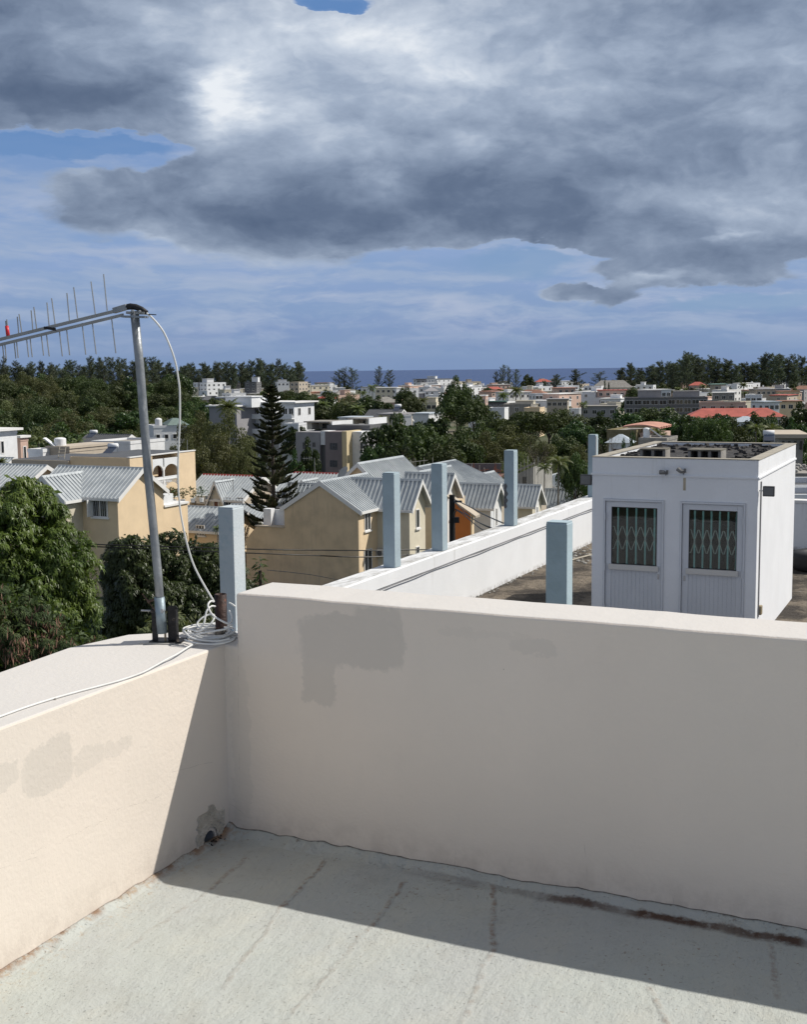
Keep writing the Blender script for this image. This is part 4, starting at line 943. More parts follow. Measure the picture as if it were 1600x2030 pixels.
cpm = MB(); cpm.box(xs1-.1, xL-.002, yF-.08, yF+.25, zl+.002, zl+.10); T.part('coping', cpm, M_beige)
T.part('balcony_wall', MB().box(xs1+.3, xs1+1.0, yF+.6, yF+1.2, zl+.002, zl+1.35).box(xs1+1.0, xL-.01, yF+1.2, yF+1.35, zl+.002, zl+1.25), M_white)
volume(T, xR-3, xW, yN, yW1, zb, zWe, zWa, 'x', M_ivory, ends=(0, 1), oh=.45)
# gable frame of white board on the wing
ym = (yN+yW1)/2
for (px0, px1, ya, yb) in ((722, 734, 1016, 1050), (721, 737, 1091, 1130)):
    a = hit_gx(px0, ya, xR); b = hit_gx(px1, yb, xR); wpart(T, 'x', xR, a[1], b[1], b[2], a[2])
for ya, yb in ((1010, 1046), (1084, 1105)):
    a = hit_gx(824, ya, xW); b = hit_gx(831, yb, xW); wpart(T, 'x', xW, a[1], b[1], b[2], a[2], mull=0)
a = hit_gy(795, 1008, yN)
# air conditioner on the side wall
ac = hit_gx(752, 1095, xR); 
ACm = mat('white_appliance', (.62, .61, .58), .5, .05, 2, 0, 10)
def aircon(px, py, pl_gx, label, s=1.):
    a = hit_gx(px, py, pl_gx); A_ = GT('air_conditioner', label, 'air conditioner', pl_gx, a[1], a[2]-.3*s, 'air conditioner units on house walls')
    bevel(A_.part('case', MB().box(pl_gx+.05, pl_gx+.38, a[1]-.42*s, a[1]+.42*s, a[2]-.3*s, a[2]+.3*s), ACm), .03)
    b = MB(); b.tube([(pl_gx+.381, a[1]-.1, a[2]), (pl_gx+.40, a[1]-.1, a[2])], .22*s, 16); A_.part('fan_grille', b, M_dgrey)
    b = MB().box(pl_gx, pl_gx+.3, a[1]-.3*s, a[1]-.26*s, a[2]-.34*s, a[2]-.301*s).box(pl_gx, pl_gx+.3, a[1]+.26*s, a[1]+.3*s, a[2]-.34*s, a[2]-.301*s); A_.part('bracket', b, M_galv)
ac_pl = yN
b = hit_gy(752, 1095, yN)
A_ = GT('air_conditioner', 'white air conditioner box on the tan house beside the blue post', 'air conditioner', b[0], yN-.3, b[2]-.3)
bevel(A_.part('case', MB().box(b[0]-.1, b[0]+.75, yN-.38, yN-.05, b[2]-.3, b[2]+.3), ACm), .03)
q = MB(); q.tube([(b[0]+.2, yN-.40, b[2]), (b[0]+.2, yN-.381, b[2])], .22, 16); A_.part('fan_grille', q, M_dgrey)

def dish(px, py, Y, r, label, yaw=.5, el_=.5, m=None):
    p = onY(px, py, Y); D = Thing('satellite_dish', label, 'satellite dish', (p[0], p[1], p[2]+EZ-r*1.3), 0)
    b = MB(); b.smooth = True; n = 20
    R_ = Matrix.Rotation(yaw, 4, 'Z') @ Matrix.Rotation(math.pi/2-el_, 4, 'X')
    for j in range(5):
        t = j/4; 
        for k in range(n):
            a = 6.2832*k/n; v = R_ @ Vector((r*t*math.cos(a), r*t*math.sin(a), .28*r*t*t)); b.V.append((v.x, v.y, v.z+r*1.3))
    for j in range(4):
        for k in range(n): b.Fc.append((j*n+k, j*n+(k+1) % n, (j+1)*n+(k+1) % n, (j+1)*n+k))
    D.part('reflector', b, m or mat('grey_dish', (.42, .42, .40), .5, .05, 2, 0, 10))
    b = MB(); v = R_ @ Vector((0, 0, r*.9)); v2 = R_ @ Vector((0, -r*.9, .25*r)); b.tube([(v2.x, v2.y, v2.z+r*1.3), (v.x, v.y, v.z+r*1.3)], .02, 5); b.ball((v.x, v.y, v.z+r*1.3), .05, 6, 4); D.part('feed_arm', b, M_dgrey)
    b = MB(); b.tube([(0, 0, 0), (0, 0, r*1.3)], .035, 6); D.part('stand', b, M_galv)
dish(682, 939, 100, .62, 'large grey satellite dish behind the ridge of the big tan house', -1.0, .6)
dish(563, 1052-45, 98, .38, 'small pale satellite dish seen through the araucaria tree', .3, .5) if False else None

# ---- the other row houses to the right (wing gables face right)
def row_house(px, py, Y, label, wm, side, ww=1.45, rise=1.75, L=4.2, win=True, main=True, zb=-20.3, mx=5.5, up=.55, mlen=4.2, sill_y=None):
    a = gr(px, py, Y); x, y, z = a
    T = GT('gabled_house', label, 'house', x-4, y+1, zb, 'row of gabled houses with grey metal roofs')
    volume(T, x-L, x, y-ww, y+ww, zb, z-rise, z-.15, 'x', wm, ends=(0, 1), oh=.45)
    # pale pointed panel and window on the gable face
    for (za, zb_) in ((z-2.3, z-4.0), (z-5.3, z-6.4)):
        wpart(T, 'x', x, y-.18, y+.20, zb_, za, mull=0)
    T.part('gable_panel', MB().prism([(y-.62, z-rise-5), (y+.62, z-rise-5), (y+.62, z-rise-.2), (y, z-rise+.85), (y-.62, z-rise-.2)], 'x', x+.001, x+.02), M_trim)
    if main: volume(T, x-L-mx, x-L+.8, y-mlen, y+mlen, zb, z-rise-.1, z+up, 'y', side)
    else: T.part('wall', MB().box(x-L-mx, x-L+.8, y-mlen, y+mlen, zb, z-rise-.3), side)
    T.part('wall', MB().box(x-2.2, x-.35, y+ww+.01, y+mlen, zb, z-rise-.6), side)
    return T
row_house(892, 938, 103, 'cream gabled house right behind the second blue post on the white parapet', M_ivory, M_yellow, up=.9)
row_house(984, 959, 113, 'pale grey gabled house partly hidden by the peeled blue post', M_white, M_beige, up=1.1)
row_house(1065, 961, 126, 'cream gabled house fourth along the row, right of the peeled blue post', M_ivory, M_beige, up=.8)
row_house(1144, 970, 142, 'small cream gabled house farthest along the row by the last blue post', M_ivory, M_beige, up=1.6)
def house(name, label, apex, Y, axis, hw, length, rise, wallh, wm, rm=None, ridge=None, zb=None, oh=.35, group=None, tm=None, hip=False):
    a = gr(*apex, Y); x, y, z = a
    base = zb if zb is not None else z-rise-wallh
    T = GT(name, label, 'house', x, y, base, group)
    if axis == 'x': volume(T, x-length, x, y-hw, y+hw, base, z-rise, z-.1, 'x', wm, rm, oh, tm, ridge)
    else: volume(T, x-hw, x+hw, y, y+length, base, z-rise, z-.1, 'y', wm, rm, oh, tm, ridge)
    return T, (x, y, z)
house('gabled_house', 'far grey metal roofed house whose plain gable peeks above the row', (1070, 948), 150, 'y', 4.2, 9, 2.1, 6, M_tan)
house('gabled_house', 'grey metal roofed house at the head of the row, above the second wing', (745, 938), 118, 'y', 3.6, 8, 1.9, 6, M_tan) if False else None
house('gabled_house', 'grey roofed house behind the big tan house with a small tan gable', (832, 925), 122, 'y', 5.2, 9, 2.3, 6, M_tan)
house('gabled_house', 'grey roofed house left of the peeled blue post, deep in the row', (955, 945), 140, 'x', 3.4, 7.5, 1.7, 6, M_beige)
# orange house beneath the pole
yo = gr(935, 1040, 100)[1]
q = [hit_gy(*p, yo) for p in ((893, 985), (947, 1026), (947, 1100), (893, 1100))]
T = GT('orange_house', 'bright orange house wall with a sloping pale roof edge under the power cables', 'house', q[0][0], yo, q[2][2])
xo = hit_gy(933, 1040, yo)[0]
zs = lambda x: q[0][2]+(q[1][2]-q[0][2])*(x-q[0][0])/(q[1][0]-q[0][0])
T.part('wall', MB().prism([(q[3][0], q[3][2]-3), (xo, q[3][2]-3), (xo, zs(xo)), (q[0][0], q[0][2])], 'y', yo, yo+.5), M_orange)
T.part('side_wall', MB().box(xo+.001, xo+.12, yo, yo+.5, q[3][2]-3, zs(xo)-.1), M_yellow)
T.part('roof', MB().hexa([(q[0][0]-.2, yo-.4, q[0][2]+.01), (q[1][0], yo-.4, q[1][2]+.01), (q[1][0], yo+.55, q[1][2]+.01), (q[0][0]-.2, yo+.55, q[0][2]+.01)], [(q[0][0]-.2, yo-.4, q[0][2]+.16), (q[1][0], yo-.4, q[1][2]+.16), (q[1][0], yo+.55, q[1][2]+.22), (q[0][0]-.2, yo+.55, q[0][2]+.22)]), M_beige)
pass

# ---- left yellow cottage with an L shaped roof
g0 = gr(232, 985, 88); gx1, y0, ze = g0
y1 = hit_gx(323, 975, gx1)[1]; za = hit_gx(277, 931, gx1)[2]; yr = (y0+y1)/2
xl = hit_gy(122, 926, yr)[0]; zb = -17
T = GT('gabled_house', 'yellow L shaped house with grey ribbed roof and open white window, behind the mango tree', 'house', gx1-4, yr, zb)
volume(T, xl, gx1, y0, y1, zb, ze, za, 'x', M_yellow)
xw = hit_gy(162, 985, y0)[0]; yw = hit_gx(127, 992, xw)[1]; zwr = hit_gy(159, 940, y0+1.5)[2]; xwr = hit_gy(88, 950, yw)[0]
volume(T, 2*xwr-xw, xw, yw, yr, zb, ze-.05, zwr, 'y', M_cream, ends=(1, 0))
a, b = hit_gy(182, 989, y0), hit_gy(214, 1026, y0); wd_ = wpart(T, 'y', y0, a[0], b[0], b[2], a[2], mull=1)
bl = MB()
for k in range(7):
    x_ = a[0]+.15+(b[0]-a[0]-.3)*k/6; bl.box(x_-.012, x_+.012, y0-.035, y0-.022, b[2]+.1, a[2]-.1)
T.part('window_bar', bl, M_trim, wd_)
csm = MB(); csm.box(a[0]-.02, a[0]+.04, y0-.62, y0-.06, b[2]+.03, a[2]-.03); T.part('open_casement', csm, M_trim, wd_)
# lower extension with roof terrace
y2 = hit_gx(372, 1010, gx1)[1]; zt = hit_gx(318, 1007, gx1)[2]
T.part('wall', MB().box(gx1-6, gx1-.02, y1, y2, zb, zt), M_yellow, label='lower yellow extension with a roof terrace'); T.part('coping', MB().box(gx1-6, gx1+.1, y1+.01, y2+.05, zt+.002, zt+.16), M_trim)
T.part('terrace_paving', MB().box(gx1-5.9, gx1-.3, y1+.06, y2-.2, zt+.003, zt+.05), M_conc)
T.part('parapet_block', MB().box(gx1-.8, gx1-.1, y1+.05, y1+1.4, zt+.162, zt+.95), M_white)
# terrace plants
def pot_plant(px, py, Y, label, h=1.2, n=60, seed=1):
    p = onY(px, py, Y); D = Thing('potted_plant', label, 'plant', (p[0], p[1], p[2]+EZ), 0, group='potted plants on the house terraces')
    b = MB(); b.tube([(0, 0, 0), (0, 0, .35)], [.16, .22], 10); D.part('pot', b, M_trim)
    rs = np.random.RandomState(seed); b = MB()
    for k in range(n):
        c = Vector((rs.normal(0, .28), rs.normal(0, .28), .45+rs.rand()*h)); d = Vector(rs.normal(0, 1, 3)).normalized()*.14; e = Vector(rs.normal(0, 1, 3)).normalized()*.05
        b.add([c-d, c+e, c+d, c-e], [(0, 1, 2, 3)])
    for k in range(5): b.tube([(0, 0, .3), (rs.normal(0, .15), rs.normal(0, .15), .3+h*.8)], .012, 4)
    D.part('leaves', b, M_leaf_dark)
for i_, (px, py, lab) in enumerate(((330, 998, 'leafy potted plant on the yellow house terrace by the mast'), (345, 998, 'second leafy potted plant on the yellow house terrace'), (362, 998, 'potted shrub at the right end of the yellow house terrace'), (382, 996, 'potted plant beside the pink roofed dormer house railing'), (399, 995, 'bushy potted plant under the air conditioner of the dormer house'))):
    pot_plant(px, py, 104, lab, .9, 70, i_)
# house with small blue grey roof right of it
T, a = house('gabled_house', 'yellow house with low blue grey roof beside the first blue post', (470, 1008), 101, 'x', 3.0, 5.4, 1.5, 5, M_yellow, zb=-17)
w0 = hit_gy(388, 1040, a[1]-3.0); w1 = hit_gy(406, 1062, a[1]-3.0); wpart(T, 'y', a[1]-3.0, w0[0], w1[0], w1[2], w0[2], mull=2)
# dormer house with a red ridge
M_rr = mat('red_ridge_tile', (.42, .06, .05), .6, .1, 2, 0, 10)
T, a = house('dormer_house', 'cream house with red ridge line and a small pointed dormer, left of the tall conifer', (516, 944), 122, 'x', 3.6, 6.6, 2.0, 5, M_beige, ridge=M_rr, zb=-18)
x, y, z = a; yf = y-3.6
d0 = hit_gy(427, 957, yf-.3); volume(T, d0[0]-.95, d0[0]+.95, yf-.3, y-.6, z-7, z-2.4, d0[2], 'y', M_cream, oh=.25, ends=(1, 0))
w0 = hit_gy(422, 975, yf-.3); wpart(T, 'y', yf-.3, d0[0]-.3, d0[0]+.3, z-4.6, z-2.0, fm=M_trim, gm=M_wood, sill=False, mull=0)
for px in (452, 476):
    w0 = hit_gy(px, 990, yf); wpart(T, 'y', yf, w0[0]-.4, w0[0]+.4, w0[2]-1.2, w0[2]+.2, gm=M_glass)
T.part('lean_to_roof', MB().box(x-7.4, x-.5, yf-3.2, yf-.2, z-5.0, z-4.85), M_conc)
for k in range(14):
    b = MB(); xx = x-7.3+k*.5; b.tube([(xx, yf-3.15, z-4.85), (xx, yf-3.15, z-4.0)], .02, 4); T.part('railing_bar', b, M_brownroof)
b = MB(); b.tube([(x-7.3, yf-3.15, z-4.0), (x-.6, yf-3.15, z-4.0)], .03, 5); T.part('railing', b, M_brownroof)
b0 = hit_gy(402, 990, yf); A_ = GT('air_conditioner', 'white air conditioner box on the dormer house wall', 'air conditioner', b0[0], yf-.3, b0[2]-.35)
bevel(A_.part('case', MB().box(b0[0]-.55, b0[0]+.55, yf-.42, yf-.05, b0[2]-.4, b0[2]+.4), ACm), .03); q = MB(); q.tube([(b0[0]+.1, yf-.45, b0[2]), (b0[0]+.1, yf-.421, b0[2])], .28, 16); A_.part('fan_grille', q, M_dgrey)
T, a = house('dormer_house', 'grey roofed house with red ridge line just right of the tall conifer', (671, 939), 124, 'x', 3.6, 5.4, 2.0, 5, M_beige, ridge=M_rr, zb=-18)
d0 = hit_gy(600, 955, a[1]-3.9); volume(T, d0[0]-.95, d0[0]+.95, a[1]-3.9, a[1]-.6, a[2]-7, a[2]-2.6, d0[2], 'y', M_cream, oh=.25, ends=(1, 0))
T, a = house('gabled_house', 'low house with blue grey ribbed roof glimpsed under the conifer branches', (548, 1003), 112, 'x', 2.6, 4.6, 1.3, 4, M_pink, zb=-18)
T, a = house('gabled_house', 'small grey ribbed lean-to roof against the left slope of the big tan house', (632, 960), 100, 'x', 1.6, 2.6, 1.5, 5, M_beige, zb=-17)
# left edge
T, a = house('gabled_house', 'yellow gabled house with strongly ribbed grey roof at the left edge behind the mango tree', (86, 923), 100, 'x', 2.6, 7, 1.5, 6, M_yellow, zb=-17)
T, a = house('gabled_house', 'small grey gabled roof just under the white building at the left edge', (22, 908), 125, 'x', 2.4, 7, 1.4, 6, M_beige, zb=-18)
T, a = house('gabled_house', 'grey roofed cottage mostly hidden behind the mango tree at the far left', (60, 948), 86, 'x', 2.6, 9, 1.6, 6, M_cream, zb=-17) if False else (None, None)

# ================================================================== FLAT ROOFED BUILDINGS
def winmesh(w_, h_, gm, fm, name='window'):
    key = ('win', round(w_, 1), round(h_, 1), gm.name, fm.name)
    if key in MATS: return MATS[key]
    b = MB(); f = .08
    b.box(-w_/2, -w_/2+f, -.05, .0, -h_/2, h_/2).box(w_/2-f, w_/2, -.05, .0, -h_/2, h_/2).box(-w_/2+f, w_/2-f, -.05, 0, h_/2-f, h_/2).box(-w_/2+f, w_/2-f, -.05, 0, -h_/2, -h_/2+f)
    if w_ > .9: b.box(-.03, .03, -.045, 0, -h_/2+f, h_/2-f)
    nf = len(b.Fc); b.box(-w_/2+f, w_/2-f, -.02, -.004, -h_/2+f, h_/2-f)
    me = b.mesh(name, fm); me.materials.append(gm)
    idx = [0]*nf+[1]*(len(b.Fc)-nf); me.polygons.foreach_set('material_index', idx)
    MATS[key] = me; return me
def block(label, px0, px1, ytop, Y, depth, m, rows=2, cols=3, rz=-YAW, name='flat_roofed_building', base=None, ww=1.3, wh=1.2, fl=2.9, side_cols=None, par=.25, gm=None, fm=None, balc=False, extras=(), first=.0, group=None, roofm=None, cat='building'):
    cx = (px0+px1)/2; p = onY(cx, ytop, Y); zt = p[2]; zb = base if base is not None else ground_z(Y)-.3
    W = (px1-px0)*Y/F_PX/max(.3, math.cos(rz)*1.0)*1.0
    T = Thing(name, label, cat, (p[0], p[1], zb+EZ), rz, (0, 0, 0), group); H = zt-zb
    T.part('wall', MB().box(-W/2, W/2, 0, depth, 0, H-par-.12), m)
    rf = MB().box(-W/2+.15, W/2-.15, .15, depth-.15, H-par-.12+.002, H-par)
    T.part('roof', rf, roofm or M_conc)
    pp = MB().box(-W/2-.05, W/2+.05, -.05, .15, H-par-.118, H).box(-W/2-.05, W/2+.05, depth-.15, depth+.05, H-par-.118, H).box(-W/2-.05, -W/2+.15, .151, depth-.151, H-par-.118, H).box(W/2-.15, W/2+.05, .151, depth-.151, H-par-.118, H)
    T.part('parapet', pp, m)
    gm = gm or M_glass; fm = fm or M_trim
    me = winmesh(ww, wh, gm, fm)
    for r in range(rows):
        zc = H-par-1.5-r*fl-first
        if zc < wh/2+.2: break
        for c in range(cols):
            xc = -W/2+W*(c+.5)/cols
            if ww < W/cols*.95: T.inst('window', me, (xc, -.002, zc))
        sc_ = side_cols if side_cols is not None else max(1, int(depth/3.5))
        for c in range(sc_):
            yc = depth*(c+.5)/sc_
            if rz < .2: T.inst('window', me, (W/2+.002, yc, zc), rot=(0, 0, math.pi/2))
            else: T.inst('window', me, (-W/2-.002, yc, zc), rot=(0, 0, -math.pi/2))
        if balc:
            T.part('balcony', MB().box(-W/2-.1, W/2+.2, -1.3, -.053, zc-1.35, zc-1.15).box(-W/2-.1, W/2+.2, -1.3, -1.2, zc-1.15, zc-.35), M_white)
    for e in extras:
        if e[0] == 'box':    # (x frac, w, d, h, mat)
            x_ = -W/2+W*e[1]; T.part('roof_room', MB().box(x_-e[2]/2, x_+e[2]/2, depth*.3, depth*.3+e[3], H-par+.002, H-par+e[4]).box(x_-e[2]/2-.2, x_+e[2]/2+.2, depth*.3-.3, depth*.3+e[3]+.2, H-par+e[4]+.002, H-par+e[4]+.16), e[5] if len(e) > 5 else m)
        if e[0] == 'tank':
            x_ = -W/2+W*e[1]; b = MB(); b.smooth = False; b.tube([(x_, depth*.4, H-par), (x_, depth*.4, H-par+1.3)], .55, 12); T.part('water_tank', b, M_white)
        if e[0] == 'slab':   # overhanging roof slab
            T.part('roof_slab', MB().box(-W/2-e[1], W/2+e[1], -e[1], depth+e[1], H+.002, H+.25), e[2] if len(e) > 2 else M_trim)
    return T, W, H
def solar(px, py, Y, label, s=1.):
    p = onY(px, py, Y); D = Thing('solar_water_heater', label, 'water heater', (p[0], p[1], p[2]+EZ), -.3, group='solar water heaters on the roofs')
    b = MB(); b.tube([(-.1*s, .3*s, .9*s), (1.0*s, .3*s, .9*s)], .28*s, 12); b.smooth = True; D.part('tank', b, M_white)
    D.part('solar_panel', MB().hexa([(0, -1.2*s, .1), (1.*s, -1.2*s, .1), (1.*s, .3*s, .8*s), (0, .3*s, .8*s)], [(0, -1.2*s, .16), (1.*s, -1.2*s, .16), (1.*s, .3*s, .86*s), (0, .3*s, .86*s)]), mat('blue_black_panel', (.03, .045, .08), .2, .1, 2, 0, 10))
    b = MB(); b.tube([(0, .3*s, 0), (0, .3*s, .8*s)], .03, 4); b.tube([(1*s, .3*s, 0), (1*s, .3*s, .8*s)], .03, 4); D.part('stand', b, M_galv)

# left cluster
block('white three storey building with dark flat roof at the left edge', -110, -22, 856, 130, 4.6, M_white, rows=2, cols=4, ww=.55, wh=1.4, side_cols=1, extras=(('slab', .5),))
block('narrow peach building beside the white one at the left edge', 30, 40, 868, 136, 1.2, M_pink, rows=2, cols=0, ww=.5, wh=1.6, extras=(('slab', .25),))
T = block('plain white wall standing between palms and the left roofs', 52, 86, 890, 128, 2, M_white, rows=0, cols=0, name='white_wall', cat='wall')
block('low grey house with a round water tank on its roof, left of the mast', 90, 140, 889, 128, 7, M_beige, rows=1, cols=1, ww=.8, extras=(('slab', .15, M_beige),))
block('long low cream building with a flat roof in front of the tank house', 88, 186, 910, 118, 8, M_cream, rows=1, cols=2, ww=1.5, side_cols=0)
block('low grey-brown flat roofed wing beside the cream building', 178, 256, 908, 124, 8, M_beige, rows=1, cols=3, side_cols=0, roofm=M_slate)
block('white single storey house with three small windows under a dark hip roof', 176, 262, 874, 150, 7, M_white, rows=1, cols=4, ww=.9, wh=.9, side_cols=0)
T, a = house('hip_roofed_house', 'dark grey roof with solar heater behind the white single storey house', (256, 862), 162, 'x', 3.4, 6.6, 1.8, 4, M_cream, M_slate, zb=-20)
house('hip_roofed_house', 'dark grey roof ending left of the solar panels', (212, 863), 164, 'x', 4.0, 3.2, 2.2, 4, M_beige, M_slate, zb=-20)
solar(178, 868, 156, 'solar water heater on the dark roof above the white single storey house', .85)
solar(214, 900, 120, 'silver solar water heater behind the yellow arched building', .9)
# round tank with inclined panel
p = onY(119, 889, 129); D = Thing('water_tank', 'white round water tank on the low grey house roof', 'water tank', (p[0], p[1], p[2]+EZ)); b = MB(); b.smooth = False; b.tube([(0, 0, 0), (0, 0, 1.0)], .62, 18); b.ball((0, 0, 1.0), .62, 18, 4, .3, True); D.part('tank', b, M_white)
b = MB().hexa([(-1.6, -.8, 1.1), (-1.4, -.8, 1.1), (.0, -.8, .0), (-.2, -.8, .0)], [(-1.6, -.2, 1.2), (-1.4, -.2, 1.2), (.0, -.2, .1), (-.2, -.2, .1)]); D.part('pipe_cover', b, M_white)
# ladder
p = onY(117, 918, 117); D = Thing('ladder', 'pale wooden ladder leaning on the cream building', 'ladder', (p[0], p[1], p[2]+EZ))
for s_ in (-.3, .3): b = MB(); b.tube([(s_, 0, -.6), (s_+.15, .9, 1.6)], .04, 4); D.part('rail', b, mat('pale_timber', (.42, .38, .31)))
for k in range(6): b = MB(); t_ = k/6; b.tube([(-.3+.15*t_, .9*t_, -.4+2*t_), (.3+.15*t_, .9*t_, -.4+2*t_)], .03, 4); D.part('rung', b, mat('pale_timber', (.42, .38, .31)))
dish(114, 921, 116.5, .32, 'small cream satellite dish on the cream flat roofed building', .2, .4, M_cream)
# yellow arched building: lit wall faces right
g0 = gr(256, 905, 112); gxa, ya, zt = g0
zt = hit_gx(256, 907, gxa)[2]; yb_ = hit_gx(386, 895, gxa)[1]; zt2 = hit_gx(320, 901, gxa)[2]
T = GT('arched_building', 'sunlit yellow three storey building with arched white verandas right of the mast', 'building', gxa-5, (ya+yb_)/2, -18.5)
yA0 = hit_gx(302, 930, gxa)[1]; yA1 = hit_gx(352, 930, gxa)[1]; yAm = hit_gx(324, 930, gxa)[1]
T.part('wall', MB().box(gxa-7, gxa, ya, yA0, -18.5, zt2).box(gxa-7, gxa, yA1, yb_, -18.5, zt2).box(gxa-7, gxa-1.6, yA0, yA1, -18.5, zt2), M_yellow)
T.part('wall', MB().box(gxa-14, gxa-7.01, ya-.3, yb_-2, -18.5, zt2-.4), M_beige)
T.part('coping', MB().box(gxa-.3, gxa+.06, ya-.06, yb_+.06, zt2+.002, zt2+.09), M_trim)
T.part('roof', MB().box(gxa-6.9, gxa-.32, ya+.15, yb_-.15, zt2+.003, zt2+.03).box(gxa-13.9, gxa-7.05, ya-.1, yb_-2.2, zt2-.397, zt2-.37), M_slate)
f1 = hit_gx(330, 961, gxa)[2]; f0 = zt2-1.2
for zf, ztp in ((hit_gx(340, 940, gxa)[2], hit_gx(340, 916, gxa)[2]), (hit_gx(340, 978, gxa)[2], hit_gx(340, 952, gxa)[2])):
    # spandrel with two arches
    for (u0, u1) in ((yA0, yAm-.1), (yAm+.1, yA1)):
        n = 12; lo = []; 
        poly = [(u0, ztp+.45), (u1, ztp+.45)]+[(u1-(u1-u0)*k/n, ztp-.75+.60*math.sin(math.pi*k/n)**.55) for k in range(n+1)]
        T.part('arch', MB().prism(poly, 'x', gxa-.14, gxa+.02), M_white)
    T.part('floor_slab', MB().box(gxa-1.6, gxa+.03, yA0, yA1, zf-1.5, zf-1.2), M_yellow)
    T.part('parapet', MB().box(gxa-.1, gxa+.02, yA0, yA1, zf-1.19, zf-.45), M_yellow)
    T.part('handrail', MB().box(gxa-.12, gxa+.05, yA0, yA1, zf-.44, zf-.34), M_trim)
    T.part('door', MB().box(gxa-1.6, gxa-1.55, (yAm+yA1)/2+.1, (yAm+yA1)/2+.9, zf-1.1, zf+1.0), M_wood)
    T.part('window', MB().box(gxa-1.6, gxa-1.5, yA0+.3, yAm-.3, zf-.4, zf+.9), M_glass)
T.part('column', MB().box(gxa-.1, gxa+.03, yAm-.1, yAm+.1, -18.5, zt2-1.2), M_trim)
b = MB(); rs = np.random.RandomState(2)
# white building with domed tank
T, W_, H_ = block('small white house with green hip roof and round tank among trees near the mast', 306, 368, 843, 190, 6, M_white, rows=2, cols=4, ww=.7, wh=.8, side_cols=0, rz=.35)
T.part('hip_roof', MB().hexa([(-.5, -.2, H_+.01), (W_/2+.4, -.2, H_+.01), (W_/2+.4, 6, H_+.01), (-.5, 6, H_+.01)], [(.8, 2.4, H_+1.), (W_/2-1, 2.4, H_+1.), (W_/2-1, 3.4, H_+1.), (.8, 3.4, H_+1.)]), mat('green_grey_roof', (.18, .24, .22)))
b = MB(); b.tube([(-W_/2+1.1, 2, H_-.2), (-W_/2+1.1, 2, H_+.8)], .55, 12); b.ball((-W_/2+1.1, 2, H_+.8), .55, 12, 4, .6, True); T.part('water_tank', b, M_white)
# white modern villa with balconies behind the date palm
block('white modern villa left part with a blank grey wall, behind the date palm', 412, 470, 806, 235, 9, M_grey, rows=2, cols=0, side_cols=0, extras=(('slab', .5), ('box', .8, 6, 5, 2.0, M_white)))
block('white modern villa middle part with balconies', 468, 532, 799, 240, 9, M_white, rows=2, cols=4, ww=1.2, wh=1.5, balc=True, extras=(('slab', .6),), gm=M_glass)
block('white modern villa upper floor with a flat white roof slab', 432, 482, 789, 246, 8, M_beige, rows=1, cols=3, extras=(('slab', .5),))
block('white modern villa right end with two stacked balconies', 558, 583, 799, 238, 8, M_white, rows=3, cols=2, ww=1.1, wh=1.5, balc=True, extras=(('slab', .7),))
block('white stair tower of the modern villa behind the conifer', 524, 534, 786, 243, 4, M_white, rows=0, cols=0)
block('low white garden wall right of the conifer', 562, 592, 839, 225, 3, M_white, rows=0, cols=0, name='garden_wall', cat='wall')

